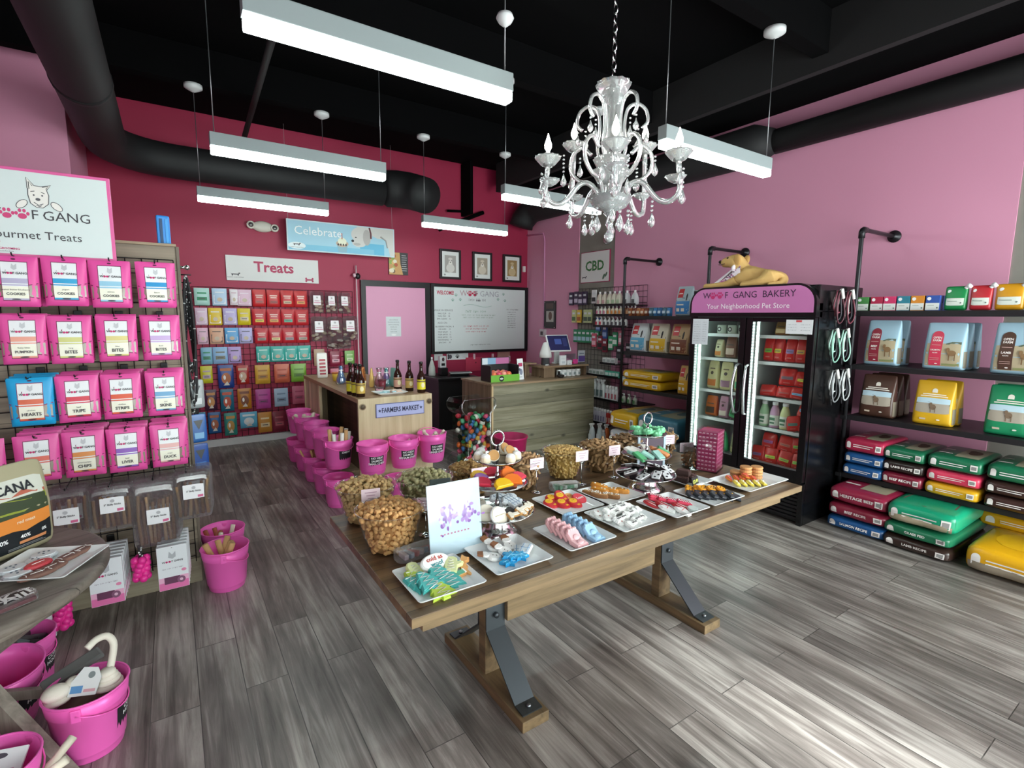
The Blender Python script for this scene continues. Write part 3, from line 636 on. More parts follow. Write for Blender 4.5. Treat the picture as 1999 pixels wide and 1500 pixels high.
LIME, TEAL, PALE = C('#b9d24b', .45), C('#4fb5b0', .45), C('#dfe6a8', .45)
# front plate: winter cookies
p = plate(.739, 1.567, .258, .258, 'square white plate of green tree cookies at the front corner of the table')
mult(cookie('tree_cookie', scaled(TREE, 1.22), LIME, LIME, squig(ICW, 4, .05, .08, .002), .014), 'lime green tree cookie with white squiggles on the front plate', 'lime tree cookies', [(-.035, -.075, .0, .15, .25), (-.075, .03, .0, .5, .3), (.03, .045, .012, -.2, .35)], p)
mult(cookie('tree_cookie', scaled(TREE, 1.22), TEAL, TEAL, squig(ICW, 4, .05, .08, .002), .014), 'teal tree cookie with white squiggles on the front plate', 'teal tree cookies', [(-.06, -.03, .016, .3, .3), (.028, -.035, .0, -.12, .25), (-.085, .0, .0, .7, .2), (0, .01, .014, .1, .3)], p)
mult(cookie('mitten_cookie', MITT, PALE, PALE, squig(ICW, 4, .03, .05), .013), 'pale green mitten cookie with white lines at the back of the front plate', 'mitten cookies', [(-.06, .07, .01, .2, .4), (.06, .02, .02, -.5, .3)], p)
mult(cookie('oval_cookie', circ(.06, .034, 20), ICW, ICW, both(words('cold as', C('#c2483e'), .024, .01), words('woof', C('#3c8f96'), .024, -.013)), .012), 'white oval cookie lettered cold as woof', None, [(.01, .055, .035, .12, .55)], p)
mult(cookie('dog_cookie', DOGP, C('#d39a5a', .7), C('#d8a264', .6), lambda b, z: b.box(-.03, .012, -.008, .01, z-.001, z+.003, C('#5fae8f')).box(.012, .018, -.01, .012, z-.001, z+.003, ICW)), 'orange dog shaped cookie with green coat on the front plate', 'dog cookies', [(.088, .03, .012, -.3, .35), (.078, -.02, .0, .25, .25)], p)
# snowmen and snowflakes
p = plate(1.047, 1.583, .262, .262, 'square white plate of snowmen and blue snowflake cookies')
def snow(b, z):
    b.at(0, .034, 0).prism(circ(.02, .016), z-.006, z+.002, ICW, False, .1); b.at(0, .056, 0).prism([(-.018, -.012), (.018, -.012), (.012, .01), (-.012, .01)], z-.006, z+.003, C('#8a5a3a', .6)); b.at()
    dots(C('#3a2a2a'), [(-.006, .036), (.006, .036), (0, .005), (0, -.01)], .002)(b, z); dots(C('#e0843c'), [(0, .03)], .0025)(b, z)
mult(cookie('snowman_cookie', circ(.027, .029), ICW, ICW, snow, .011, .96), 'white snowman cookie with brown hat', 'snowman cookies', [(-.06, .01, .0, 1.1, .15), (-.02, .075, .006, .4, .3), (.045, .055, .0, -.1, .2), (-.005, .015, .006, .5, .25)], p)
mult(cookie('snowflake_cookie', starp(6, .036, .02), C('#1f9bd6', .45), C('#36aee2', .45), lambda b, z: [b.tube([(-.028*math.cos(a), -.028*math.sin(a), z), (.028*math.cos(a), .028*math.sin(a), z)], .0012, C('#8fd2ee'), 4) for a in (0, PI/3, 2*PI/3)]), 'bright blue snowflake cookie', 'blue snowflake cookies', [(-.035, -.055, 0, .2, 0), (-.015, -.04, .012, .5, .1), (.02, -.055, .01, .1, .1), (.01, -.025, .0, .3, 0)], p)
mult(cookie('scarf_cookie', RECT, ICW, C('#e9f1f6', .4), lines(C('#8fb4d6'), [(-.012, -.03), (-.012, .03)], [(.012, -.03), (.012, .03)], [(-.018, 0), (.018, 0)])), 'white and blue mitten cookie lying beside the snowflakes', 'white blue cookies', [(.055, .0, 0, -.6, .1), (.07, -.02, .011, -.9, .1)], p)
# red smiling cookies
RED, YEL = C('#d5313a', .45), C('#f0b71e', .45)
p = plate(1.607, 1.888, .264, .27, 'square white plate of red cookies with yellow faces')
mult(cookie('round_cookie', circ(.034, .042, 18), RED, RED, lambda b, z: (b.at(0, .014, 0).prism(circ(.024, .018), z-.001, z+.003, YEL, False, .06), dots(C('#b3472a'), [(-.006, .016), (.006, .016)], .0018)(b, z+.003), b.at(0, -.024, 0).box(-.008, .008, -.005, .005, z-.001, z+.001, YEL), b.at()), .014), 'red oval cookie with yellow smiling face', 'red and yellow cookies', [(-.085, .03, 0, .3, .2), (-.035, -.005, 0, .25, .25), (.02, -.03, 0, .2, .25), (-.05, .06, .006, .3, .3), (-.01, .04, .014, .25, .3)], p)
mult(cookie('round_cookie', circ(.03), C('#d99a56', .6), C('#e2a662', .5), dots(C('#c98038'), [(0, 0)], .012)), 'tan round cookie between the red ones', None, [(.05, .05, .004, 0, .3)], p)
mult(cookie('love_cookie', circ(.04, .042), RED, C('#dd3c4c', .4), words('Love', ICW, .024), .013), 'red cookie lettered Love in white', None, [(.085, .01, .0, .15, .35)], p)
mult(cookie('heart_cookie', circ(.03), C('#c93a46', .45), RED, words('XO', ICW, .02)), 'small red cookie at the back of the red cookie plate', None, [(.02, .09, .012, .1, .4)], p)
# pink and blue cookies in two rows
def frill(m):
    def f(b, z):
        for k in range(4): b.ell((-.018+.012*k, .03, z), (.008, .008, .006), m, 8)
        b.ell((0, -.008, z), (.018, .014, .005), m, 10)
    return f
p = plate(1.391, 1.587, .26, .266, 'square white plate with a row of pink and a row of blue cookies')
for nm_, c1, c2, x0, lab in (('pink', '#e9b3b6', '#f0c0c4', -.05, 'pastel pink frilled cookie standing in the row on its plate'), ('blue', '#8db9da', '#9fc8e6', .045, 'pastel blue frilled cookie standing in the row on its plate')):
    mult(cookie('frilled_cookie', [(-.032, -.028), (.032, -.028), (.034, .02), (.022, .036), (.01, .03), (0, .038), (-.01, .03), (-.022, .036), (-.034, .02)], C(c1, .5), C(c2, .45), frill(C(c2, .45)), .014), lab, nm_+' frilled cookies', [(x0, .085-.034*k, .021 if k < 5 else .004, .1, .75 if k < 5 else .2) for k in range(6)], p)
# glazed brown and orange
p = plate(1.886, 1.865, .26, .26, 'square white plate of brown and orange glazed biscuit sticks')
STICK = circ(.019, .05, 18)
mult(cookie('glazed_stick', STICK, C('#8a5c34', .7), C('#b98a58', .4), dots(ICW, [(rnd.uniform(-.012, .012), rnd.uniform(-.04, .04)) for _ in range(16)], .003), .02), 'brown glazed stick with white nut pieces', 'brown glazed sticks', [(-.075, .01, 0, .5, 0), (-.03, -.03, 0, .5, 0), (-.085, .06, .0, .6, 0)], p)
mult(cookie('glazed_stick', STICK, C('#c98636', .6), C('#e09a34', .35), dots(ICW, [(0, .025), (.004, -.01), (-.004, -.03)], .005), .02), 'orange glazed stick with white dabs', 'orange glazed sticks', [(-.02, .065, 0, .55, 0), (.025, .035, 0, .5, 0), (.07, .0, 0, .6, 0), (.0, .09, .012, .5, .1)], p)
# white bones
p = plate(1.712, 1.601, .272, .272, 'square white plate heaped with white bone cookies')
def letters(s):
    return words(s, C('#2e2630'), .017)
for k, s in enumerate(('woof', 'good dog', 'bow wow', 'best', 'treat', 'paws')):
    mult(cookie('bone_cookie', BONE, ICW, ICW, letters(s), .013), 'white bone cookie with dark icing letters', 'white bone cookies', [((-.02, .035, -.045, .04, -.01, .075)[k], (-.075, -.055, -.02, .0, .04, .06)[k], (.0, .004, .01, .012, .012, .01)[k], .15, .3), ((.0, .06, .02, .085, .04, -.03)[k], (.08, .09, .075, .02, .055, .06)[k], (.014, .01, .026, .006, .024, .022)[k], .1, .35)], p)
mult(cookie('round_cookie', circ(.024), ICW, ICW, dots(C('#a9605c'), [(0, 0)], .004)), 'round white iced cookie beside the bones', 'white round cookies', [(-.1, .06, 0, 0, .1), (-.085, .02, .01, 0, .2), (-.06, -.04, .0, 0, .2), (-.045, -.075, .0, 0, .3), (-.09, .085, .012, 0, .2), (-.1, .1, .0, 0, .3)], p)
# red and white stripes
p = plate(2.025, 1.576, .26, .26, 'square white plate of red and white striped cookies')
WEDGE = [(-.03, -.04), (0, -.045), (.03, .0), (.0, .045), (-.02, .02)]
mult(cookie('football_cookie', circ(.02, .045, 14), C('#b72c34', .5), C('#a52a30', .45), lines(ICW, [(-.012, -.02), (-.012, .02)], [(.012, -.02), (.012, .02)])), 'dark red football cookie with white lace on the striped plate', 'dark red football cookies', [(-.085, .06, .004, .5, .3), (-.045, .02, .004, .5, .3), (.005, -.04, .004, .5, .3)], p)
mult(cookie('candy_cookie', RECT, C('#c7304a', .5), C('#d6365a', .45), squig(ICW, 5, .036, .064, .002)), 'crimson cookie with white zigzag icing', 'crimson zigzag cookies', [(-.02, .09, .008, .9, .25), (.01, .06, .01, .9, .25), (.04, .03, .006, .9, .2), (.075, -.01, .002, .9, .2), (-.01, .1, .018, 1, .2)], p)
mult(cookie('round_cookie', circ(.028), C('#b9c4c0', .5), C('#cfd9d6', .45)), 'pale grey round cookie at the front of the striped plate', None, [(.045, -.085, 0, 0, .1)], p)
mult(cookie('wedge_cookie', WEDGE, ICW, C('#eef0ee', .4), lines(RED, [(-.015, 0), (.02, .0)])), 'white wedge cookie on the striped plate', 'white wedge cookies', [(-.06, -.015, 0, .5, .2), (-.02, -.075, 0, .3, .2)], p)
# black and orange
p = plate(2.316, 1.576, .266, .26, 'square white plate of black and orange cookies')
mult(cookie('bat_cookie', SHIRT, C('#2d3038', .5), C('#34373f', .45), dots(YEL, [(0, .01)], .004)), 'black bat cookie in the front row', 'black bat cookies', [(-.09+.034*k, .03-.024*k, .004+.002*(k % 2), .6, .35) for k in range(6)], p)
mult(cookie('pumpkin_cookie', circ(.03, .026), C('#e0921e', .5), C('#eea41c', .45), both(dots(C('#3a2c14'), [(-.009, .005), (.009, .005)], .003), lines(C('#3a2c14'), [(-.012, -.008), (0, -.013), (.012, -.008)]))), 'orange pumpkin cookie with dark face', 'orange pumpkin cookies', [(-.06+.035*k, .075-.025*k, .008, .5, .4) for k in range(5)]+[(-.03+.035*k, .1-.025*k, .012, .5, .4) for k in range(4)]+[(.0+.04*k, .045-.03*k, .02, .5, .3) for k in range(3)], p)
# brownies
p = plate(2.43, 1.79, .2, .2, 'square white plate of dark brownies behind the black price tag')
mult(cookie('brownie', RECT, C('#3a2420', .7), C('#4a2f2c', .5), squig(C('#8a6a62'), 4, .03, .06), .03), 'dark chocolate brownie block', 'dark brownies', [(-.05, .01, 0, .3, 0), (.0, .0, 0, .3, 0), (-.02, .055, 0, .3, 0), (.045, .03, 0, .2, 0), (-.02, .02, .034, .4, 0)], p)
t = E('price_tag', (2.38, 1.70, .768), .2, 'small black price tag with yellow figures before the brownies', 'price tag', None, -.25)
b = B(); b.box(-.036, .036, -.002, .002, 0, .055, C('#18181a', .5), .001); b.done('card', t)
b = B(); b.tz('$3.49', 0, .03, .026, -.003, C('#dfe86a', .5), True); b.done('figures', t)
# fruit slices and sandwich cookies
p = plate(2.722, 1.598, .40, .262, 'long white plate of fruit cookies and sandwich biscuits at the far table end')
SL = [(-.042, -.012), (.042, -.012), (.036, .008), (.018, .02), (0, .024), (-.018, .02), (-.036, .008)]
mult(cookie('banana_cookie', SL, C('#e9d24a', .5), C('#f2e484', .4), dots(ICW, [(-.02, 0), (0, .006), (.02, 0)], .006)), 'yellow slice cookie with white dabs', 'yellow slice cookies', [(-.12+.032*k, .0-.02*k, .006, .8, .5) for k in range(5)], p)
mult(cookie('peach_cookie', SL, C('#e58a34', .5), C('#d8484c', .45), lines(C('#f3c04a'), [(-.03, .004), (0, .014), (.03, .004)])), 'orange and red slice cookie', 'orange slice cookies', [(-.085, .07, .008, .7, .4), (-.045, .05, .008, .7, .4), (-.01, .03, .008, .7, .4), (.03, -.01, .008, .7, .4), (.0, .02, .022, .8, .2)], p)
mult(cookie('sandwich_biscuit', circ(.034), C('#c58e58', .75), C('#cb965f', .75), lambda b, z: (b.at(0, 0, .016).prism(circ(.03), -.004, .004, C('#8a5a34', .7)), b.at(0, 0, .02).prism(circ(.034), 0, .013, C('#c9935c', .75), False, .08), b.at()), .013), 'tan round sandwich biscuit', 'sandwich biscuits', [(.05, .05, 0, 0, 0), (.105, .015, 0, 0, 0), (.115, .085, 0, 0, 0), (.05, .05, .036, .4, 0), (.105, .015, .036, 0, 0), (.03, .1, .0, 0, 0)], p)

# ---------------------------------------------------------------- tiered stands
def stand(x, y, z0, tiers, top, label):
    t = E('tiered_stand', (x, y, z0), 0, label, 'cake stand'); SV = C('#c9cbca', .14, 1)
    b = B(); b.lathe([(.105, 0), (.108, .006), (.075, .03), (.06, .06), (.068, tiers[0][0]-z0-.006)], SV, 28); b.done('foot', t)
    b = B(); b.tube([(0, 0, tiers[0][0]-z0), (0, 0, top-z0-.06)], .006, SV, 8)
    for z, r in tiers: b.at(0, 0, z-z0+.03).lathe([(.006, -.02), (.012, 0), (.006, .02)], SV, 12)
    b.at(); b.done('rod', t)
    for z, r in tiers:
        b = B(); b.lathe([(.01, z-z0-.002), (r*.9, z-z0-.002), (r, z-z0+.007), (r*.985, z-z0+.009), (r*.88, z-z0+.001), (.01, z-z0+.001)], SV, 36); b.done('tier_plate', t)
    b = B(); b.tube([(.032*math.cos(a), 0, top-z0-.032+.032*math.sin(a)) for a in [2*PI*k/20 for k in range(20)]], .0045, SV, 8, True); b.done('ring_handle', t)
    return t
stand(1.14, 1.81, .7605, ((.86, .165), (.985, .135), (1.09, .11)), 1.215, 'silver tiered cookie stand behind the white sign')
stand(2.128, 1.845, .7605, ((.845, .165), (.955, .135), (1.072, .105)), 1.19, 'silver tiered stand with ring handle and green cookies on top')
CREAM, TANB = C('#efe8d6', .5), C('#b98a52', .7)
# first stand
mult(cookie('cup_cookie', circ(.022), C('#e6d6b8', .7), C('#f0ead9', .5), lambda b, z: b.ell((0, 0, z), (.02, .02, .012), ICW, 10), .022, .95), 'small white frosted cup cake on the top tier', 'white cup cakes', [(.082*math.cos(a), .082*math.sin(a), 0, 0, 0) for a in [2*PI*k/9 for k in range(9) if k not in (2, 6)]], (1.14, 1.81, 1.094))
mult(cookie('round_cookie', circ(.026), C('#e9e2d0', .6), TANB), 'tan round cookie leaning among the white cup cakes', 'tan cookies on top tier', [(.05, .03, .028, .2, 1.1), (-.04, -.03, .022, -.3, 1.1), (.04, -.03, .03, .1, .9)], (1.14, 1.81, 1.096))
TACO = [(-.045, -.02), (.045, -.02), (.042, .006), (.025, .024), (0, .03), (-.025, .024), (-.042, .006)]
for c1, c2, lab, wh in (('#e8b21e', '#f0c023', 'yellow half moon cookie on the middle tier', [(-.03, -.085, .012, .1, .5), (-.06, .07, .01, .4, .4)]), ('#d2334a', '#dc3f58', 'red half moon cookie on the middle tier', [(.075, -.045, .012, .5, .5), (.02, .08, .01, -.2, .5), (-.09, -.02, .01, -.8, .4)]),
        ('#e26a26', '#ef7c2c', 'orange half moon cookie on the middle tier', [(.03, -.07, .016, -.6, .8), (.08, .04, .014, .8, .6), (.05, .0, .02, .2, .7)]), ('#8a4f9c', '#9a5fae', 'purple half moon cookie on the middle tier', [(-.07, .03, .01, .6, .4)])):
    mult(cookie('half_moon_cookie', TACO, C(c1, .5), C(c2, .4), None, .013), lab, 'half moon cookies', wh, (1.14, 1.81, .992))
mult(cookie('round_cookie', circ(.042), ICW, CREAM, lines(C('#cfc4a4'), [(-.025, 0), (.025, 0)]), .012), 'large cream round cookie on the bottom tier of the near stand', 'cream round cookies', [(-.06, -.1, .01, .2, .9), (-.09, -.05, .01, -.4, .9), (-.05, .09, .0, 0, .2)], (1.14, 1.81, .868))
mult(cookie('shirt_cookie', SHIRT, C('#c9ced0', .5), C('#dbe3e8', .45), lines(C('#7f93a8'), *([[(x, -.035), (x, .035)] for x in (-.018, 0, .018)]+[[(-.026, y), (.026, y)] for y in (-.02, 0, .02)])), .012), 'white cookie with grey check icing on the bottom tier', 'check cookies', [(.06, -.02, .02, .3, .3), (.09, .02, .012, .6, .3), (.03, .03, .02, .2, .3)], (1.14, 1.81, .868))
mult(cookie('bone_cookie', BONE, TANB, CREAM, None, .012), 'tan bone cookie with cream icing on the bottom tier edge', 'bone cookies on the bottom tier', [(.02, -.12, .004, .05, .4), (.1, -.08, .004, .6, .4), (.065, -.1, .012, .4, .4)], (1.14, 1.81, .868))
# second stand
p = (2.128, 1.845, 1.076)
mult(cookie('rosette_cookie', circ(.03), C('#5fae7c', .5), C('#7fcf9c', .45), lambda b, z: [b.ell((.016*math.cos(a), .016*math.sin(a), z), (.011, .011, .008), C('#8adba8', .45), 8) for a in [2*PI*k/6 for k in range(6)]], .014), 'mint green rosette cookie on the top tier', 'mint rosette cookies', [(.065*math.cos(a), .065*math.sin(a), .002+.012*(k % 2), a, .2) for k, a in enumerate([2*PI*k/8 for k in range(8)])], p)
for c1, c2, lab, wh in (('#8fc0b4', '#a8d8cc', 'pale mint slab cookie on the middle tier', [(-.05, -.05, .006, .5, .4), (.0, -.08, .006, -.2, .4), (-.085, .01, .004, 1.2, .3)]), ('#e9e3da', '#f2eee6', 'white slab cookie on the middle tier', [(-.02, .06, .006, .6, .3), (.05, .05, .006, -.5, .3), (-.06, .06, .006, .2, .4)]),
        ('#dd8a52', '#ea9a66', 'orange slab cookie on the middle tier', [(.055, -.06, .004, .3, .3), (.09, .01, .004, 1, .3)]), ('#3f8f5c', '#57a873', 'green slab cookie on the middle tier', [(.1, -.03, .006, .8, .5), (-.1, -.04, .004, .2, .5)])):
    mult(cookie('slab_cookie', RECT, C(c1, .5), C(c2, .45), None, .012), lab, 'slab cookies', wh, (2.128, 1.845, .96))
mult(cookie('cow_cookie', RECT, C('#2f2324', .5), C('#e9ecee', .45), dots(C('#2a2530'), [(-.01, .02), (.008, .0), (-.006, -.022)], .006), .012), 'dark cookie with black and white patched icing', 'patched cookies', [(.115*math.cos(a), .115*math.sin(a), .004+.01*(k % 2), a+.8, .35) for k, a in enumerate([2*PI*k/10 for k in range(10)])], (2.128, 1.845, .852))

# ---------------------------------------------------------------- bowls of biscuits
ACR = clear('acrylic', '#f6f8f8', .03, .05)
def bowl(x, y, label, s=1.0):
    t = E('clear_bowl', (x, y, .7608), 0, label, 'bowl', 'clear biscuit bowls')
    b = B(); b.lathe([(.086*s, 0), (.112*s, .085*s), (.135*s, .17*s), (.139*s, .173*s)], ACR, 40, cap=False).tube([(.138*s*math.cos(a), .138*s*math.sin(a), .173*s) for a in [2*PI*k/40 for k in range(40)]], .0022, ACR, 6, True); b.done('bowl_wall', t)
    return t
def in_bowl(k, n, s=1.0):
    """n points under the wall and on the heaped top of a bowl"""
    out = []; q = random.Random(k); m = int(n*.52)
    for i in range(m):
        h = .012+.14*((i+.5)/m); r = (.083+.049*h/.17)*s-.013; a = i*2.399963+q.uniform(-.2, .2); out.append((r*math.cos(a), r*math.sin(a), h*s))
    for i in range(n-m):
        r = .122*s*math.sqrt((i+.5)/(n-m)); a = i*2.399963; out.append((r*math.cos(a), r*math.sin(a), (.158+.03*(1-(r/(.122*s))**2))*s+q.uniform(-.004, .006)))
    return out
def biscuit_mesh(b, kind, col):
    if kind == 'bone':
        b.prism(bonep(.042, .0155), -.007, .007, col, True, .14)
    elif kind == 'nut': b.tube([(-.011, .004, 0), (-.005, -.003, 0), (.004, -.003, .001), (.011, .004, .001)], [.0045, .006, .006, .0045], col, 7)
    else: b.tube([(-.026, 0, 0), (-.012, .003, .002), (.004, -.003, -.002), (.026, .002, 0)], [.007, .0085, .008, .007], col, 7)
def fill(x, y, h, s, col, label):
    b = B(); b.lathe([(.07*s, .006), (.084*s, .08*s), (.1*s, .148*s), (.07*s, .165*s), (.002, .172*s)], col, 20)
    b.done('biscuit_heap', loc=(x, y, .762), label=label, cat='biscuits', kind='stuff')
for k, (x, y, s, kind, c1, c2, n, where) in enumerate((
        (.69, 1.91, 1, 'bone', '#d9a76c', '#bd8c56', 135, 'in the front clear bowl'), (.70, 2.245, 1, 'bone', '#d2b07a', '#b5935f', 95, 'in the clear bowl at the back corner of the table'),
        (.975, 2.21, 1, 'bone', '#bcb688', '#9c9868', 70, 'in the clear bowl behind the white sign'),
        (1.28, 2.3, .85, 'bone', '#a8834e', '#7a5a34', 0, 'of dark bone biscuits behind the near stand'), (1.57, 2.25, .95, 'strip', '#b58f66', '#85633f', 0, 'of brown crumbly treats beside the near stand'),
        (1.885, 2.26, .95, 'nut', '#d9b674', '#b8944e', 0, 'of small golden nuts in the middle of the table'), (2.165, 2.24, .95, 'strip', '#ae8a60', '#8a6942', 0, 'of brown curled strips beyond the nuts'),
        (2.43, 2.25, .95, 'strip', '#8d6e4c', '#6a4f36', 0, 'of dark curled strips behind the far stand'), (2.74, 2.26, .85, 'strip', '#a7845a', '#75583a', 0, 'of tan chews at the far end of the table'))):
    cn = (('near', 'front clear bowl of bone biscuits beside the white sign'), ('', 'clear bowl of bone biscuits at the left rear table corner'), ('', 'clear bowl of greenish bone biscuits behind the white sign'))[k][1] if k < 3 else 'clear bowl '+where
    bowl(x, y, cn, s); C1, C2 = C(c1, .75, 0, 0, 120), C(c2, .8)
    if n: fill(x, y, 0, s, C2, 'dense brown biscuit heap '+where)
    q = random.Random(k+3)
    if n:
        b = B(); biscuit_mesh(b, kind, C1); pr = b.done('bone_biscuit', label='', cat='biscuit', group='bone biscuits %d' % k)
        for i, (dx, dy, dz) in enumerate(in_bowl(k, n, s)):
            o = pr if i == 0 else pr.copy()
            if i: COL.objects.link(o)
            o.location = (x+dx, y+dy, .762+dz); o.rotation_euler = (q.uniform(-.9, .9), q.uniform(-.9, .9), q.uniform(0, 6.28))
            if dz < .15*s: o.rotation_euler = (PI/2+q.uniform(-.35, .35), q.uniform(0, 6.28), math.atan2(dy, dx)+PI/2)
            o['label'] = ('small tan bone biscuit ' if k < 2 else 'small greenish bone biscuit ')+where
            o['group'] = ('bone biscuits in the front bowl', 'bone biscuits in the corner bowl', 'bone biscuits behind the sign')[k]
    else:
        b = B(); b.lathe([(.07*s, .006), (.084*s, .08*s), (.1*s, .148*s), (.07*s, .165*s), (.002, .172*s)], C2, 20)
        for dx, dy, dz in in_bowl(k, 300 if kind == 'nut' else 130, s):
            b.T = Matrix.Translation((dx, dy, dz)) @ Matrix.Rotation(q.uniform(0, 6.28), 4, 'Z') @ Matrix.Rotation(q.uniform(-.8, .8) + (PI/2 if dz < .15*s else 0), 4, 'X') @ Matrix.Rotation(q.uniform(0, 6.28), 4, 'Z')
            biscuit_mesh(b, kind, C1)
        b.done('dog_treat_heap', loc=(x, y, .762), label='loose treats heaped '+where.replace('of ', 'as ', 1), cat='treats', kind='stuff')
# card holders
def holder(x, y, h, w, rz, lab):
    t = E('card_holder', (x, y, .7605), rz, lab, 'card holder', 'wire card holders')
    b = B(); b.lathe([(.03, 0), (.032, .004), (.012, .009), (.003, .014)], CHROME, 20); b.done('base', t)
    b = B(); b.tube([(0, 0, .01), (0, .0, h-.045)]+[(.014*math.cos(a)-.0, 0, h-.03+.014*math.sin(a)) for a in [-PI/2+2*PI*k/14 for k in range(15)]], .0022, CHROME, 6); b.done('wire_stem', t)
    b = B(); b.box(-w/2, w/2, -.0045, -.003, h-.035, h+.025, C('#ead6de', .5)); b.done('card', t)
    b = B()
    for k in range(3): b.rz(-w*.32+.006*k, w*.32-.008*k, h+.008-.013*k, h+.0115-.013*k, -.0052, C('#b48fa4', .6))
    b.done('handwriting', t)
for i, (x, y, h, w, rz) in enumerate(((.665, 2.07, .185, .078, -.2), (.862, 1.95, .145, .07, -.5), (1.25, 2.16, .16, .085, -.1), (1.59, 2.13, .165, .085, -.1), (1.885, 2.1, .17, .085, -.1), (2.13, 2.09, .17, .08, -.15), (2.6, 2.08, .175, .085, -.35), (2.72, 2.03, .12, .1, -.35))):
    holder(x, y, h, w, rz, ('card holder between the two front bone biscuit bowls', 'tall wire card holder just behind the white sign', 'card holder behind the near silver stand', 'wire holder with pale card between the brown treats and the nuts', 'wire card holder beside the bowl of golden nuts', 'card holder beside the bowl of brown curled strips', 'card holder behind the pink box tower', 'low card holder before the clear cylinder')[i])
t = E('small_chalkboard', (.985, 2.06, .7605), -.2, 'small dark slate card standing behind the white sign', 'slate card')
b = B(); b.box(-.048, .048, -.004, .004, .13, .2, C('#3c4a48', .6), .001); b.done('slate', t)
b = B(); b.lathe([(.025, 0), (.025, .006), (.004, .01), (.004, .13)], CHROME, 14); b.done('stem', t)
# white sign in an acrylic stand
t = E('counter_sign', (.893, 1.715, .7605), .0, 'white paper sign with purple dogs in a clear stand at the table front', 'sign', None, -.1)
t.rotation_euler = (-.12, .0, .0)
b = B(); b.box(-.116, .116, -.003, .004, .002, .292, C('#c9dae6', .25), .001); b.done('sheet', t)
b = B(); PU = C('#8f5fae', .6); PU2 = C('#b48cc9', .6); Y = -.0035
b.rz(-.03, .03, .175, .29, Y, C('#f1f5f7', .4)).rz(-.1, -.032, .17, .289, Y-.0001, C('#c9def0', .4))
q = random.Random(5)
for cx in (-.035, .055):
    for k in range(44): b.ez(cx+q.gauss(0, .02), .15+q.gauss(0, .02)+.008*(k % 3), q.uniform(.004, .011), q.uniform(.004, .012), Y-.0002-.00001*k, (PU, PU2, C('#d9c8e2'))[k % 3], 8)
    for s in (-.014, .012): b.pz([(cx+s-.006, .165), (cx+s+.006, .165), (cx+s, .19)], Y-.0006, PU)
for k in range(9): b.rz(-.07+.015*k, -.062+.015*k, .088, .094, Y-.0001, C('#c87f9c', .6))
for k in range(5): b.rz(-.03+.012*k, -.024+.012*k, .235, .239, Y-.0005, C('#d0a3b5', .6))
b.done('print', t)
b = B(); b.box(-.116, .116, .0, .09, 0, .003, ACR).box(-.118, .118, -.0062, -.0052, .002, .294, clear('thin_acrylic', '#fbfdfd', .0)); b.done('clear_stand', t)
# packets lying on the table
for x, y, rz, cols, lab in ((.745, 1.79, .1, ('#c9b9be', '#9aa4b4', '#b96a6f'), 'clear packet of small wrapped cookies behind the front plate'), (1.745, 2.08, -.4, ('#5c9a78', '#7ab392', '#d2dcd4'), 'clear packet of green cookies before the bowl of nuts')):
    t = E('treat_packet', (x, y, .7605), rz, lab, 'packet'); sb = SB(.17, .1, .042, 3, None, .004, 3)
    b = B(); sb.mesh(b, film(), 8); b.done('film_wrap', t)
    b = B()
    for k in range(6): b.at(-.05+.02*k, 0, .018, rz=.3*k).box(-.009, .009, -.026, .026, -.01, .01, C(cols[k % 3], .5), .003)
    b.done('contents', t)
# clear cylinder and pink box tower
t = E('clear_jar', (2.70, 1.965, .7605), 0, 'clear cylinder of brown chews beside the pink box tower', 'jar')
b = B(); b.lathe([(.06, 0), (.06, .14), (.062, .142), (.057, .142), (.057, .004)], ACR, 28); b.done('jar_wall', t)
b = B(); q = random.Random(9)
for k in range(46):
    a = k*2.4; r = .046*math.sqrt((k % 12+.5)/12); b.at(r*math.cos(a), r*math.sin(a), .014+.0016*k, q.uniform(0, 6)); biscuit_mesh(b, 'strip', C('#7b4f30', .8))
b.done('chews', t, kind='stuff')
b = B(); b.tube([(.02, 0, .02), (.05, -.02, .19)], .005, CHROME, 6).tube([(.03, .01, .02), (.055, -.01, .19)], .005, CHROME, 6); b.done('tongs', t)
t = E('box_tower', (2.76, 1.885, .7605), .35, 'tall clear tower filled with stacked crimson and white boxes', 'box display')
for k in range(10):
    b = B(); b.box(-.072, .072, -.06, .06, .004+.0248*k, .0275+.0248*k, C('#b93a6c', .5), .002)
    for s in range(7): b.rz(-.066+.02*s, -.054+.02*s, .009+.0248*k, .016+.0248*k, -.0606, C('#e7b3c6', .5))
    for s in range(5): b.add([(-.0726, -.05+.022*s, .014+.0248*k), (-.0726, -.036+.022*s, .014+.0248*k), (-.0726, -.036+.022*s, .022+.0248*k), (-.0726, -.05+.022*s, .022+.0248*k)], [(0, 1, 2, 3)], C('#e7b3c6', .5))
    b.done('candy_box', t)
b = B(); b.box(-.078, .078, -.066, -.063, 0, .262, ACR).box(-.078, .078, .063, .066, 0, .262, ACR).box(-.078, -.075, -.063, .063, 0, .262, ACR).box(.075, .078, -.063, .063, 0, .262, ACR).box(-.078, .078, -.066, .066, -.0004, .0025, ACR); b.done('clear_case', t)
t = E('display_frame', (2.47, 2.1, .7605), -.5, 'pale blue stand frame behind the far silver stand', 'display stand')
b = B(); FRM = C('#a9bac6', .4)
for a in ((-.09, -.075, 0, .22), (.075, .09, 0, .22)): b.box(a[0], a[1], .0, .015, a[2], a[3], FRM, .002)
b.box(-.09, .09, 0, .015, .205, .22, FRM, .002).box(-.09, .09, -.05, .015, 0, .012, FRM, .002); b.done('frame', t)
b = B(); b.box(-.074, .074, .004, .01, .014, .204, C('#4a3a48', .5)).ez(.03, .1, .03, .022, .0035, C('#b52a5a', .5)); b.done('panel', t)
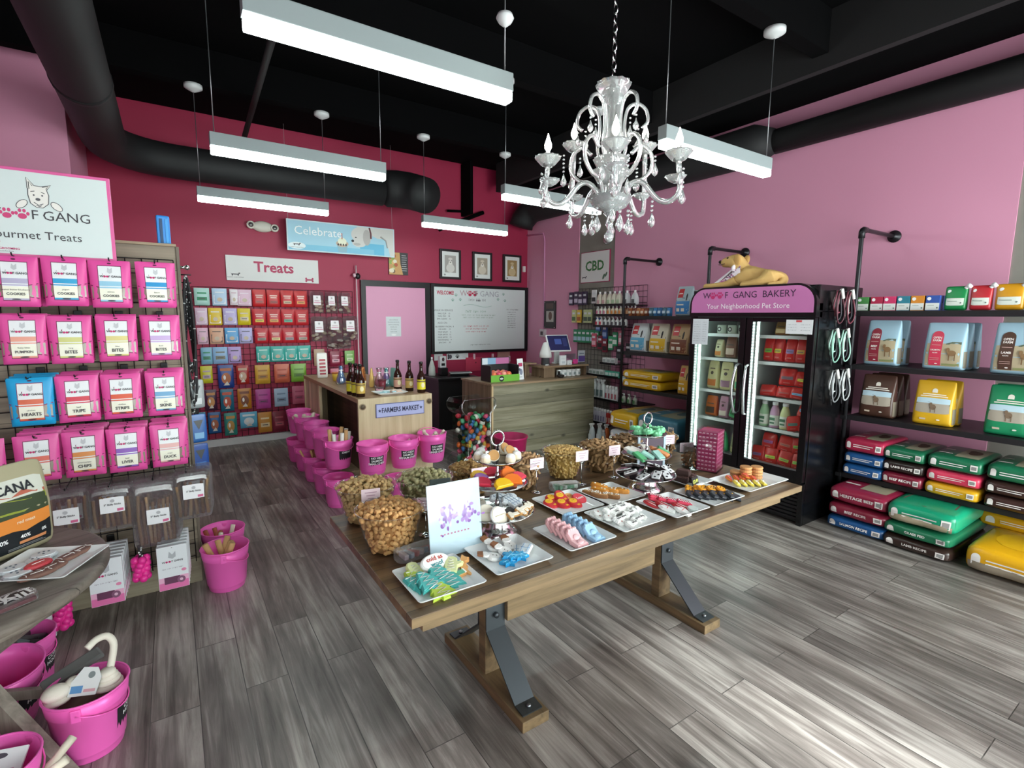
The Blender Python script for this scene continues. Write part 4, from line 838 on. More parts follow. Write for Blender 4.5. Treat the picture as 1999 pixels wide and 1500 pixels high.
# ================================================================ grid rack of treat pouches
SLAT = wood('rack_slat_wood', '#7d7364', '#a89b86', 0, .14, .6, .7, True, 2)
t = RACK = E('grid_rack', (0, 0, 0), 0, 'tall grey wood plank rack with black wire grid holding pink treat pouches', 'display rack')
b = B(); b.at(-.66, 3.9, 0).box(-.72, .72, -.215, .25, 0, 2.1, SLAT, .003); b.done('plank_panel', t)
b = B(); b.at(-.66, 3.9, 0).box(-.722, .722, -.225, .255, 2.1, 2.115, wood('rack_cap', '#8a7a62', '#b9a68a', 0), .002); b.done('top_cap', t)
b = B(); b.at(.063, 3.9, 0).box(-.004, .012, -.225, .25, 0, 2.1, wood('rack_post', '#5d5549', '#7d7263', 2), .002); b.done('end_panel', t)
b = B(); b.box(-1.38, .066, 3.672, 3.684, 0, .16, wood('rack_base', '#8b836d', '#aaa38a', 0, 0, .6, .7, True), .002); b.done('base_board', t)
b = B()
for k in range(19): b.tube([(-1.33+.0762*k, 3.668, .14), (-1.33+.0762*k, 3.668, 2.02)], .0028, BLKM, 5)
for k in range(23): b.tube([(-1.33, 3.664, .18+.0836*k), (.0416, 3.664, .18+.0836*k)], .0028, BLKM, 5)
b.done('wire_grid', t)
def hook(x, z, y=3.33):
    b = B(); b.box(x-.018, x+.018, 3.655, 3.67, z-.005, z+.04, BLKM, .003).tube([(x, 3.66, z+.01), (x, y, z+.01), (x, y-.012, z+.022)], .003, BLKM, 6); b.done('peg_hook', RACK)
PINKB, PLINE = C('#e0529f', .38), C('#7d1f50', .5)
def treat_pouch(band, word, two='', body=PINKB):
    t = E('treat_pouch', (0, 0, -5), 0, '', 'pouch'); sb = SB(.172, .062, .238, 2.3, lambda v, u: (1-.8*v**1.6, .95+.05*v), .003, len(word), 'y', 22)
    b = B(); sb.mesh(b, body, 9); sb.deco(b, 'f', [('e', .5, .94, .05, .016, C('#4d1236', .5))]); b.done('pouch_body', t)
    b = B(); WN = C('#8f8374', .2); CB = C(band, .45); LB = C('#e6eaec', .4); IV = C('#eeeedb', .45); DK = C('#35313a', .5)
    sb.deco(b, 'f', [('r', .04, .2, .22, .43, WN), ('r', .78, .2, .96, .43, WN), ('p', [(.02, .46), (.22, .42), (.22, .44), (.02, .48)], PLINE), ('p', [(.78, .42), (.98, .46), (.98, .48), (.78, .44)], PLINE), ('p', [(.02, .16), (.22, .19), (.22, .21), (.02, .18)], PLINE), ('p', [(.78, .19), (.98, .16), (.98, .18), (.78, .21)], PLINE)], .0006)
    b.done('side_window', t)
    b = B()
    sb.deco(b, 'f', [('r', .215, .115, .785, .895, PLINE), ('r', .23, .13, .77, .88, LB), ('r', .23, .13, .77, .4, IV), ('r', .23, .46, .77, .56, CB), ('r', .23, .415, .77, .44, CB), ('r', .23, .13, .77, .165, CB),
        ('p', [(.44, .76), (.46, .85), (.5, .81), (.56, .85), (.56, .75), (.5, .72)], C('#c2c6ca')), ('t', 'W', .305, .66, .06, INKT, True), ('e', .375, .66, .03, .022, MAG), ('e', .44, .66, .03, .022, MAG), ('t', 'F GANG', .62, .66, .06, INKT, True),
        ('t', word, .5, .25, .068 if len(word) > 6 else .09, DK, True), ('t', two, .5, .335, .045, DK), ('e', .5, .148, .1, .013, DK)], .0005)
    b.done('front_label', t); return t
XC = (-.593, -.415, -.235, -.045)
RZ = (1.737, 1.455, 1.152, .862)
TOPN = ('top', 'second', 'third', 'fourth')
BLUEB = C('#189fd6', .38)
PR = [[('#b4aecb', 'COOKIES', 'peanut butter blueberry'), ('#2c9fd0', 'COOKIES', 'yogurt'), ('#93c6de', 'COOKIES', 'salmon'), ('#1f8fc9', 'COOKIES', 'bacon')],
      [('#e6a08c', 'PUMPKIN', 'fuzzy bites'), ('#cfcf84', 'BITES', 'lung'), ('#dcd08a', 'BITES', 'fillet'), ('#c9aedb', 'BITES', 'duck')],
      [('#d9694a', 'HEARTS', 'chicken'), ('#d23a4c', 'TRIPE', 'beef'), ('#dc5a3c', 'STRIPS', 'chicken'), ('#6fa6cc', 'SKINS', 'cod')],
      [('#e0705e', 'FEET', 'chicken'), ('#dd9150', 'CHIPS', 'sweet potato'), ('#8a5cb8', 'LIVER', 'beef'), ('#e3b4b0', 'DUCK', 'strips')]]
BN = [['lavender', 'strong blue', 'pale blue', 'deep blue'], ['salmon', 'olive', 'straw yellow', 'lilac'], ['rust', 'red', 'orange red', 'steel blue'], ['coral', 'orange', 'purple', 'pale pink']]
for r in range(4):
    for c in range(4):
        hook(XC[c], RZ[r]+.225)
        col = 'blue' if (r, c) == (2, 0) else 'pink'
        p = treat_pouch(*PR[r][c], body=BLUEB if col == 'blue' else PINKB)
        x, z = XC[c]+rnd.uniform(-.004, .004), RZ[r]+rnd.uniform(-.004, .004)
        p.location = (x, 3.365, z); p.rotation_euler.z = rnd.uniform(-.05, .05); p['label'] = '%s pouch with %s label band, frontmost in the %s rack row' % (col, BN[r][c], TOPN[r]); p['group'] = 'treat pouches on the grid rack'
        for k in range(3 if r > 1 else 2):
            dup(p, (x+rnd.uniform(-.006, .01), 3.365+.058*(k+1), z+.004+rnd.uniform(0, .006)), rnd.uniform(-.04, .04), '%s pouch hanging behind the one with %s band in %s row' % (col, BN[r][c], TOPN[r]), 'pouches behind the %s one' % BN[r][c])
p = treat_pouch('#d8604a', 'WINGS', 'chicken'); p.location = (-.79, 3.365, .865); p['label'] = 'pink pouch cut by the picture edge in the fourth row'; p['group'] = 'treat pouches on the grid rack'
# clear bags of chew sticks
FILM = film(); STK = [C('#957656', .7), C('#7a5d45', .75), C('#a98b69', .7)]
for i, (x, z, w, h, st, lz, lab) in enumerate(((-.5, .565, .175, .25, 5, .06, 'clear bag of short chew sticks behind the tall dog food bag'), (-.325, .55, .2, .25, 7, .1, 'clear bag of chew sticks with white label in the middle of the bottom row'), (-.135, .415, .215, .39, 8, .13, 'longest clear bag of chew sticks on the grid rack'), (.045, .535, .185, .285, 6, .12, 'clear bag of chew sticks hanging past the rack edge'))):
    hook(min(x, .02), z+h-.015)
    for k in range(3):
        y = 3.36+.05*k
        if k == 0:
            t = E('clear_bag', (x, y, z), 0, lab, 'bag', 'clear bags of chew sticks'); sb = SB(w, .05, h, 3, lambda v, u: .9-.75*v, .004, i)
            b = B(); sb.mesh(b, FILM, 10); b.done('film', t)
            b = B(); sb.deco(b, 'f', [('r', .02, .84, .98, .97, clear('frosted_zip', '#f4f8f8', .2, .25)), ('r', .0, .86, 1, .875, clear('frosted_zip', '#f4f8f8', .2, .25))]); b.done('zip_band', t)
            q = random.Random(i)
            for j in range(st):
                b = B(); xx = -w*.36+w*.72*j/(st-1); hh = h*q.uniform(.6, .72)
                b.tube([(xx+q.uniform(-.006, .006), q.uniform(-.006, .006), .02), (xx+q.uniform(-.004, .004), q.uniform(-.004, .004), .02+hh/2), (xx+q.uniform(-.01, .01), q.uniform(-.004, .004), .02+hh)], [.009, .0075, .008], STK[j % 3], 7); b.done('chew_stick', t)
            b = B(); lx = q.uniform(-.01, .015)
            sb.deco(b, 'f', [('r', .5+lx/w-.055/w, lz/h+.0, .5+lx/w+.055/w, (lz+.085)/h, C('#eef1f3', .4)), ('r', .5+lx/w+.018/w, (lz+.006)/h, .5+lx/w+.048/w, (lz+.02)/h, C('#d2608e', .5)), ('t', '5" Bully Sticks', .5+lx/w, (lz+.045)/h, .013/h, INKT, True), ('e', .5+lx/w, (lz+.065)/h, .01/w, .009/h, C('#b9bcc0'))], .002)
            b.done('label', t); base = t
        else: dup(base, (x+.008*k, y, z+.004*k), .05*k, 'clear bag hanging behind the %s' % ('short sticks bag', 'middle sticks bag', 'longest bag', 'bag past the rack edge')[i], 'clear bags hanging behind %d' % i)
# white and pink carded packs on the lowest pegs
def pack():
    t = E('carded_pack', (0, 0, -5), 0, '', 'pack', 'white and pink carded packs')
    b = B(); b.box(-.072, .072, -.012, .012, 0, .255, C('#e9eef2', .4), .003).rz(-.07, .07, .002, .045, -.0125, C('#e777b0', .45)).rz(-.07, .07, .045, .075, -.0124, C('#efb4d2', .45)); b.done('card', t)
    b = B(); Y = -.013; b.tz('W', -.042, .165, .015, Y, INKT, True).tz('F GANG', .022, .165, .015, Y, INKT, True).ez(-.028, .165, .006, .006, Y, MAG, 8).ez(-.014, .165, .006, .006, Y, MAG, 8).pz([(-.02, .19), (-.014, .225), (0, .205), (.016, .222), (.016, .19), (0, .18)], Y, C('#b5babf'))
    b.rz(-.045, .03, .035, .075, Y-.0004, C('#6a3a58')).ez(.035, .05, .02, .02, Y-.0006, C('#8a5a78')).ez(.035, .05, .008, .008, Y-.0008, C('#e9c0d6')).ez(.05, .105, .012, .009, Y, C('#e58bb0')); scrib(b, 0, .125, .1, .008, Y, C('#8d7f90'), 3); b.done('print', t)
    return t
PK = pack()
for i, (x, z, n, lab) in enumerate(((-.372, .155, 6, 'white and pink carded pack with car drawing in the stack below the short sticks bag'), (-.076, .155, 6, 'white and pink carded pack in the stack below the longest clear bag'), (-.675, .03, 4, 'white and pink carded pack in the low stack under the round table edge'))):
    hook(x, z+.225)
    for k in range(n):
        if i+k == 0: o = PK; o.location = (x, 3.33, z); o['label'] = lab
        else: dup(PK, (x+.003*k, 3.33+.042*k, z+.002*k), 0, lab)
for o in [o for o in COL.objects if o.name.startswith('carded_pack')]: o['group'] = 'packs: '+o['label'][-28:]
for x, z, lab in ((-.222, .235, 'knobbly hot pink chew toy on black and white rope below the grid'), (-.57, .07, 'hot pink chew toy half hidden by the round table edge')):
    t = E('chew_toy', (x, 3.36, z), .3, lab, 'toy'); HP = C('#f0329a', .35); b = B()
    for a in range(4):
        for k in range(5): b.ell((.026*math.cos(a*PI/2+.4*k), .026*math.sin(a*PI/2+.4*k), .015+.026*k), .022, HP, 10)
    b.lathe([(.02, 0), (.034, .03), (.034, .1), (.02, .13)], HP, 14); b.done('knobbly_body', t)
    b = B(); b.tube([(0, 0, .12), (.003, 0, .16), (-.002, 0, .2)], .009, C('#2b2b2e', .7), 8)
    for k in range(6): b.ell((.007*math.sin(k*1.7), -.006, .125+.012*k), .005, WHITE, 6)
    b.done('rope', t); hook(x, z+.19, 3.4)
# blue scoop on the rack, hook knob at the side
t = E('plastic_brush', (.006, 3.76, 2.115), .15, 'bright blue plastic brush standing on top of the plank rack', 'brush')
b = B(); b.box(-.034, .034, -.014, .014, 0, .17, C('#1f86d6', .4), .01); b.done('back_plate', t)
b = B(); b.box(-.02, -.005, -.018, -.014, .01, .15, C('#12406a', .5), .001).box(.008, .022, -.018, -.014, .01, .15, C('#3d9ce0', .5), .001); b.done('ridge', t)
b = B(); b.tube([(.07, 3.72, 1.985), (.105, 3.72, 1.985)], .008, CHROME, 8).at(.11, 3.72, 1.985).ell((0, 0, 0), .016, CHROME, 10); b.done('side_knob', RACK)
# leashes on the rack end
ROPE = [C('#17171a', .7), C('#242428', .7), C('#b9bcbc', .7)]
for i, (y, L, c) in enumerate(((3.72, .55, 0), (3.77, .62, 1), (3.82, .5, 0), (3.87, .66, 1), (3.92, .7, 0), (3.98, .62, 1), (4.04, .72, 0))):
    t = E('leash', (.078, y, 1.93-.045*i), 0, 'black and white braided leash looped on the rack end', 'leash', 'braided leashes on the rack end')
    b = B(); pts = [(.0, 0, 0), (.03, 0, .0)]; b.tube([(-.005, 0, .012), (.05, 0, .012)], .004, BLKM, 6); b.done('peg', t)
    b = B(); lp = [(.022+.024*math.sin(a)*(1-.25*math.cos(a)), .012*math.cos(a), -.5*L+.5*L*math.cos(a)) for a in [2*PI*k/22 for k in range(22)]]
    b.tube(lp, .0075, ROPE[c], 7, True)
    for k in range(22):
        p = lp[k]; b.ell(p, (.0085, .0085, .011), ROPE[2] if k % 3 == 0 else ROPE[c], 6)
    b.done('braided_cord', t)
    b = B(); b.at(.022, 0, -L-.0).lathe([(.004, .03), (.008, .02), (.006, 0), (.003, -.03)], CHROME, 8); b.done('snap_hook', t)
for z, c1, c2, lab in ((1.09, '#8e9698', '#c9cfd1', 'grey pouch hanging low on the rack end'), (.86, '#2160a8', '#7fb4dc', 'blue pouch hanging low on the rack end'), (.66, '#1c4ea0', '#3f78c4', 'dark blue pouch hanging lowest on the rack end')):
    t = E('small_pouch', (.112, 3.9, z), .3, lab, 'pouch'); sb = SB(.1, .03, .19, 3.5, lambda v, u: .95-.8*v, .002)
    b = B(); sb.mesh(b, C(c1, .3), 7); b.done('pouch_body', t); b = B(); sb.deco(b, 'f', [('r', .2, .1, .8, .35, C(c2, .4)), ('p', [(.2, .8), (.5, .45), (.8, .8)], C('#3f4448', .4))]); b.done('front_label', t)

# ================================================================ pink buckets
BK = C('#fa6cc4', .32, .1)
def bucket(text, label, face=-PI/2, group='pink metal buckets', s=1.0):
    t = E('bucket', (0, 0, -5), 0, label, 'bucket', group)
    b = B(); b.lathe([(.098, 0), (.1, .004), (.105, .03), (.107, .032), (.109, .036), (.124, .2), (.127, .203), (.128, .209), (.134, .262), (.129, .262), (.122, .2), (.102, .03), (.096, .008)], BK, 40); b.done('bucket_body', t)
    b = B(); b.tube([(.1335*math.cos(a), .1335*math.sin(a), .263) for a in [2*PI*k/40 for k in range(40)]], .0042, BK, 8, True); b.done('rolled_rim', t)
    b = B(); b.at(0, 0, 0, face+PI/2).box(-.003, .003, -.131, -.122, .02, .25, BK) if 0 else b.tube([(.103*math.cos(face+1.2), .103*math.sin(face+1.2), .012), (.1305*math.cos(face+1.2), .1305*math.sin(face+1.2), .25)], .003, BK, 6); b.done('side_seam', t)
    for k in (0, PI):
        b = B(); a = face+PI/2+k; b.at(.133*math.cos(a), .133*math.sin(a), .225, a).box(-.008, .006, -.016, .016, -.02, .03, BK, .004); b.done('handle_ear', t)
    b = B(); a0 = face+PI/2; ux, uy = math.cos(a0), math.sin(a0); fx, fy = math.cos(face), math.sin(face)
    b.tube([(.14*math.cos(th)*ux+.126*math.sin(th)*fx, .14*math.cos(th)*uy+.126*math.sin(th)*fy, .232-.06*math.sin(th)) for th in [PI*k/16 for k in range(17)]], .0028, BK, 6); b.done('wire_handle', t)
    if text:
        b = B(); g = lambda x, z, o: ((.1045+(z-.032)*.117+o)*math.cos(face+x/.115), (.1045+(z-.032)*.117+o)*math.sin(face+x/.115), z)
        b.sheet(lambda u, v: g(u, v, .0025), lerp(-.062, .062, 8), lerp(.085, .175, 1), C('#1d1a20', .6))
        for k, s in enumerate(text.split('/')): b.text(s, lambda x, y: g(x, .154-.025*k+y, .0035), .024, WHITE, True)
        b.done('label', t)
    return t
def rebucket(o, x, y, z, label, group=None, rz=0, sc=None): return dup(o, (x, y, z), rz, label, group, sc)
WATER = 'BUFFALO/HORNS'
BA = bucket('COW/HOOF', 'pink bucket at the front under the round table holding white plush toys', -.15); BA.location = (-.365, 2.43, 0)
rebucket(BA, -.665, 2.98, 0, 'pink bucket full of dark horns under the round table by the rack', None, -.1)
rebucket(BA, -.675, 2.735, .03, 'empty tilted pink bucket between two others under the round table', None, -.3).rotation_euler = (.12, .1, -.3)
rebucket(BA, -.585, 2.14, 0, 'pink bucket cut by the lower picture edge, holding a white packet', None, -.6)
B2 = bucket('', 'pink bucket of rolled chews on the floor at the rack end', -.15); B2.location = (.195, 3.52, 0)
rebucket(B2, .205, 3.83, 0, 'pink bucket half hidden behind the one at the rack end')
q = random.Random(11)
RAW, CREAMC = C('#c79a6a', .7), C('#e6dcc8', .6)
def stick(x, y, z, L, r, rz, tilt, mat, label, cat='chew', group=None, name='chew_stick', knots=False):
    b = B(); b.tube([(0, 0, 0), (.004, 0, L*.5), (0, .003, L)], [r, r*.92, r*1.05], mat, 8)
    if knots:
        for zz in (0, L): b.ell((r*.7, 0, zz), r*1.25, mat, 8).ell((-r*.7, 0, zz), r*1.25, mat, 8)
    o = b.done(name, loc=(x, y, z), label=label, cat=cat, group=group); o.rotation_euler = (tilt*math.cos(rz), tilt*math.sin(rz), rz); return o
for i in range(5): stick(.165+.035*q.uniform(-1, 1.6), 3.5+.05*q.uniform(-1, 1), .07, .25, .017, q.uniform(0, 6), .35, RAW, 'tan rolled chew standing in the pink bucket at the rack end', group='rolled chews in the rack end bucket')
for i in range(5): stick(.2+.05*q.uniform(-1, 1), 3.83+.05*q.uniform(-1, 1), .06, .21, .014, q.uniform(0, 6), .3, (C('#a2553c', .6), CREAMC)[i % 2], 'chew standing in the half hidden pink bucket', group='chews in the half hidden bucket')
for i in range(6):
    b = B(); a = q.uniform(0, 6); b.tube([(-.08, 0, 0), (-.02, .02, .02), (.04, .015, .015), (.09, -.02, -.01)], [.012, .024, .028, .02], (C('#2e2c2e', .4), C('#5a6468', .35), C('#454144', .4))[i % 3], 9)
    o = b.done('horn', loc=(-.665+.035*math.cos(i), 2.98+.035*math.sin(i), .2+.025*(i//2)), rz=a, label='dark animal horn piled in the bucket by the rack', cat='horn', group='dark horns in the bucket')
# plush and rope toys in the front bucket
PLW = C('#dfd9cb', .85, 0, 0, 60); GREYT = C('#5c5e5e', .6)
b = B(); b.lathe([(.09, .1), (.105, .17), (.03, .185)], C('#6b5a4c', .8), 18); b.done('chew_fill', loc=(-.365, 2.43, .01), label='jumble of brown chews filling the front pink bucket', cat='chews', kind='stuff')
t = E('plush_toy', (-.30, 2.43, .24), .4, 'white coiled plush toy with long curved tail in the front pink bucket', 'plush toy')
b = B()
for k in range(4): b.at(0, 0, .016*k).lathe([(.02, -.012), (.05-.007*k, -.004), (.05-.007*k, .006), (.02, .014)], PLW, 16)
b.done('coiled_body', t)
b = B(); b.tube(cr([(.01, .01, .04), (.03, .03, .08), (.045, .05, .13), (.03, .06, .165), (-.005, .06, .17), (-.04, .05, .155)]), [.0135]*21, PLW, 9); b.done('tail', t)
t = E('plush_toy', (-.455, 2.43, .235), .3, 'white round plush toy at the side of the front pink bucket', 'plush toy')
b = B(); b.ell((0, 0, .03), (.045, .04, .032), PLW, 14).ell((.055, .01, .035), (.03, .03, .026), PLW, 12).lathe([(.045, .0), (.048, .012), (.02, .02)], PLW, 16); b.done('body', t)
t = E('tag_card', (-.375, 2.385, .25), -.4, 'grey and white cardboard toy tag lying in the front pink bucket', 'card', None, -.7)
b = B(); b.pz([(-.05, 0), (.045, 0), (.05, .06), (.03, .095), (-.02, .1), (-.05, .05)], 0, C('#dfe3e2', .5)).pz([(-.05, 0), (-.05, .05), (-.02, .1), (.03, .095), (.05, .06), (.045, 0)], .003, C('#b9bdbc', .5)); b.done('card', t)
b = B(); b.rz(-.045, -.005, .01, .035, -.001, C('#5f93c4')).rz(0, .04, .012, .022, -.001, C('#d0a0a8')).ez(.015, .07, .012, .012, -.001, C('#7f8a8a')); b.done('print', t)
b = B(); b.box(-.1, .1, -.03, .03, -.012, .012, C('#6b6c6a', .5), .01); o = b.done('chew_board', loc=(-.42, 2.56, .27), rz=.35, label='flat dark grey chew leaning out of the front pink bucket', cat='chew'); o.rotation_euler = (.3, -.25, .4)
b = B(); b.box(-.07, .07, -.005, .005, 0, .11, C('#eceef0', .4), .003).rz(-.05, .05, .03, .05, -.0055, C('#d98aa6')).ez(0, .09, .02, .008, -.0056, C('#55505a')); o = b.done('toy_packet', loc=(-.58, 2.12, .19), rz=-.3, label='white carded packet in the bucket at the lower picture edge', cat='packet'); o.rotation_euler = (-.9, 0, -.3)
for i in range(4): stick(-.56+.03*i, 2.07+.02*i, .16, .13, .014, .4*i, 1.2, CREAMC, 'cream bone beside the white packet in the edge bucket', 'chew', 'cream bones in the edge bucket', 'bone')

# ================================================================ round side table in the near corner
RT = wood('round_table_wood', '#5f574e', '#8c8378', 0, .12, .5, .8)
t = E('round_table', (-.842, 2.5, 0), .5, 'round weathered grey wood table with crossed legs, cut by the picture edge', 'table')
b = B(); b.lathe([(.001, .715), (.56, .715), (.578, .722), (.58, .735), (.574, .75), (.56, .757), (.001, .757)], RT, 64); b.done('tabletop', t)
b = B(); b.lathe([(.52, .685), (.54, .69), (.54, .715), (.52, .715)], RT, 64); b.done('apron_ring', t)
LEGW = wood('round_table_leg', '#6d655b', '#9a9186', 2, 0, .55, .8)
def plank(p, q, w, th, mat, nm_, par):
    p, q = Vector(p), Vector(q); d = (q-p).normalized(); u = d.cross(Vector((0, 0, 1))).normalized(); v = u.cross(d)
    V = [a+u*sx*w/2+v*sy*th/2 for a in (p, q) for sx, sy in ((-1, -1), (1, -1), (1, 1), (-1, 1))]
    b = B(); b.add(V, [(0, 1, 2, 3)[::-1], (4, 5, 6, 7), (0, 1, 5, 4), (1, 2, 6, 5), (2, 3, 7, 6), (3, 0, 4, 7)], mat); o = b.done(nm_, par)
    return o
I = Matrix.Rotation(-.5, 3, 'Z'); loc = lambda x, y, z: I @ Vector((x+.842, y-2.5, z))
for p_, q_ in (((-.86, 2.58, .7), (-.425, 2.29, .0)), ((-.43, 2.30, .69), (-1.12, 2.9, .0)), ((-.86, 2.42, .7), (-.86, 2.98, .0)), ((-1.25, 2.6, .7), (-.9, 2.1, .0))): plank(loc(*p_), loc(*q_), .045, .075, LEGW, 'leg', t)
plank(loc(-.72, 2.52, .3), loc(-.5, 2.60, .18), .03, .035, LEGW, 'stretcher', t)
# tall dog food bag
t = E('dog_food_bag', (-.585, 2.665, .758), math.radians(48), 'tall dog food bag with black base and orange band on the round table', 'bag')
sb = SB(.30, .11, .36, 4.5, lambda v, u: (1 if v < .5 else 1-.85*((v-.5)/.5)**1.2, 1), .003)
b = B(); sb.mesh(b, C('#a8a283', .42), 10); b.done('bag_body', t)
b = B(); OR = C('#e08a3c', .4)
BL = C('#1c2226', .4)
sb.deco(b, 'f', [('r', .02, .64, .98, .86, C('#cfd2c6', .45)), ('p', [(.02, .6), (.98, .6), (.98, .7), (.8, .67), (.65, .72), (.5, .66), (.3, .7), (.02, .64)], C('#b4604c', .5)), ('r', .02, .44, .98, .64, C('#38452e', .5)), ('p', [(.02, .6), (.3, .5), (.6, .48), (.98, .58), (.98, .66), (.7, .6), (.4, .64), (.02, .62)], C('#8e9a34', .5)), ('r', .02, .02, .98, .34, BL),
    ('r', .02, .3, .98, .45, OR), ('p', [(.02, .22), (.3, .3), (.02, .32)], OR), ('p', [(.6, .27), (.85, .31), (.4, .31)], OR), ('t', 'ACANA', .5, .75, .14, C('#20252a'), True), ('t', '60%', .3, .21, .07, WHITE, True), ('t', '40%', .58, .21, .06, WHITE, True), ('t', '0%', .82, .215, .05, WHITE, True), ('r', .5, .12, .85, .16, C('#d08a5a')), ('t', 'red meat', .6, .385, .05, C('#f0d9b8'), True), ('r', .12, .06, .24, .11, C('#d9b9ba')), ('r', .35, .06, .85, .07, C('#8d9296')), ('r', .35, .085, .8, .095, C('#8d9296'))], .0006)
b.done('front_print', t)
p = plate(-.445, 2.465, .29, .27, 'white plate of football cookies on the round table', .758); bpy.data.objects['plate.%03d' % 10].rotation_euler.z = math.radians(-25) if 'plate.010' in bpy.data.objects else 0
BR = C('#7a5a50', .6)
mult(cookie('football_cookie', [(x*1.25, y) for x, y in circ(.046, .024, 16)], C('#8a6658', .6), BR, lines(ICW, [(-.036, -.014), (-.032, .0), (-.036, .014)], [(-.02, 0), (.02, 0)], [(.036, -.014), (.032, 0), (.036, .014)])), 'brown football cookie with white laces on the round table plate', 'brown football cookies', [(.06, .03, .0, .85, .0), (.02, -.05, 0, .75, 0), (-.01, -.085, 0, .5, 0), (.09, .07, 0, .9, 0)], p)
mult(cookie('football_cookie', circ(.045, .026, 16), C('#c2404a', .5), C('#cf4a52', .45), lines(ICW, [(-.02, 0), (.02, 0)])), 'red football cookie on the round table plate', None, [(-.02, -.01, .008, .7, .05)], p)
mult(cookie('paw_cookie', circ(.042, .034, 14), C('#c9d2d6', .5), C('#e6edf0', .4), dots(C('#5c6672'), [(-.014, .012), (.0, .016), (.014, .012), (0, -.006)], .004)), 'white and grey paw cookie on the round table plate', 'white paw cookies', [(-.07, -.05, 0, .3, 0), (-.03, .05, 0, .3, 0), (-.09, .0, .004, .6, 0), (-.02, .09, .003, .1, 0)], p)
t = E('treat_packet', (-.50, 2.185, .7585), .6, 'clear packet with black label at the near rim of the round table', 'packet'); sb = SB(.15, .11, .026, 3, None, .003)
b = B(); sb.mesh(b, film(), 8); b.done('film_wrap', t)
b = B(); b.box(-.06, .06, -.045, .045, .004, .017, C('#7d4a50', .6), .004); b.done('contents', t)
b = B(); sb.deco(b, 't', [('r', .2, .15, .85, .7, C('#1d1a22', .5)), ('t', 'BEAK TO', .52, .5, .55, WHITE, True), ('t', 'TAIL', .52, .3, .55, WHITE, True)]); b.done('label', t)
# ================================================================ market counter with hanging buckets
MP = wood('market_pale_wood', '#c0ab84', '#e0d0ab', 2, .09, .5, .5)
MT = wood('market_top_wood', '#9a7c5c', '#b99a78', 1, 0, .4, .6)
t = E('market_counter', (0, 0, 0), 0, 'pale wood market counter with brown top and pink buckets hung on it', 'counter')
b = B(); b.at(1.69, 5.546, 0).box(-.355, .355, -1.085, 1.085, .93, .97, MT, .003); b.done('countertop', t)
b = B(); b.at(1.69, 4.445, 0).box(-.355, .355, -.015, .015, 0, .97, MP, .003); b.done('end_panel', t)
b = B(); b.at(1.69, 6.615, 0).box(-.355, .355, -.015, .015, 0, .929, MP, .003); b.done('end_panel', t)
b = B(); b.box(1.345, 1.375, 5.9, 6.6, 0, .929, MP, .003); b.done('side_leg', t)
b = B(); b.box(1.6, 1.63, 4.46, 6.6, 0, .929, wood('market_back', '#544536', '#6f5d48', 1, .1), .002); b.done('back_panel', t)
b = B(); b.box(1.345, 1.6, 4.46, 6.6, .04, .06, MP, .002); b.done('bottom_board', t)
for x, y in ((1.375, 4.429), (2.015, 4.429)):
    b = B(); b.at(x, y, .9, rx=PI/2).lathe([(.03, -.001), (.03, .004)], C('#a9977a', .5), 18).lathe([(.022, .004), (.022, .006)], C('#5d503f', .6), 18); b.done('bolt_cover', t)
t = E('market_sign', (1.725, 4.428, .85), 0, 'pale blue sign lettered FARMERS MARKET on the counter end', 'sign')
b = B(); b.box(-.235, .235, -.008, 0, -.064, .064, C('#5d6190', .5), .002); b.done('board', t)
b = B(); b.rz(-.228, .228, -.057, .057, -.0085, C('#aab2dc', .5)); NV = C('#23244a', .6); b.tz('FARMERS MARKET', 0, 0, .062, -.0095, NV, True, .72)
for s in (-.2, .2): b.pz([(s+x, z) for x, z in starp(5, .018, .007)], -.0095, NV)
b.done('lettering', t)
LB = ('NO HIDE/SALMON/SMALL CHEW', 'NO HIDE/SALMON/MEDIUM CHEW', 'NO HIDE/SALMON/LARGE CHEW')
for i, x in enumerate((1.405, 1.692, 1.975)):
    o = bucket(LB[i], ('empty looking pink bucket on the counter end nearest the aisle', 'middle pink bucket on the counter end below the blue sign', 'pink bucket with raised handle on the counter end by the toy bin')[i], -PI/2, 'buckets on the counter end'); o.location = (x, 4.288, .335+.012*i)
    if i == 2: [c for c in o.children if c.name.startswith('wire_handle')][0].rotation_euler = (0, 0, 0); c = [c for c in o.children if c.name.startswith('wire_handle')][0]; c.location = (0, .0, .46); c.rotation_euler = (PI, 0, 0)
BS = bucket('CHEWS', 'pink bucket of white rolls, nearest in the upper side row', -1.2, 'buckets on the counter side'); BS.location = (1.195, 4.62, .335)
for i in range(4): rebucket(BS, 1.195, 4.62+.42*(i+1), .335, ('pink bucket second in the upper row along the counter side', 'pink bucket with blue toys third in the upper side row', 'pink bucket of cream bones fourth in the upper side row', 'pink bucket at the far end of the upper side row')[i])
for i in range(5): rebucket(BS, 1.175, 4.56+.43*i, .0, ('pink bucket on the floor at the near end of the lower side row', 'pink bucket second in the lower side row on the floor', 'pink bucket of brown chews third in the lower side row', 'pink bucket fourth in the lower side row on the floor', 'pink bucket at the far end of the lower side row')[i])
rebucket(BS, 1.63, 4.25, 0, 'pink bucket on the floor below the end buckets behind the biscuit bowls', 'buckets on the counter end', .6)
q = random.Random(21)
for i in range(9): stick(1.2+.075*math.cos(i*.7), 4.62+.075*math.sin(i*.7), .4, .25+.02*(i % 3), .017, q.uniform(0, 6), .14, (C('#e9e6df', .5), C('#e9e6df', .5), RAW)[i % 3], 'white rolled chew standing in the nearest side bucket', 'chew', 'white rolls in the side bucket')
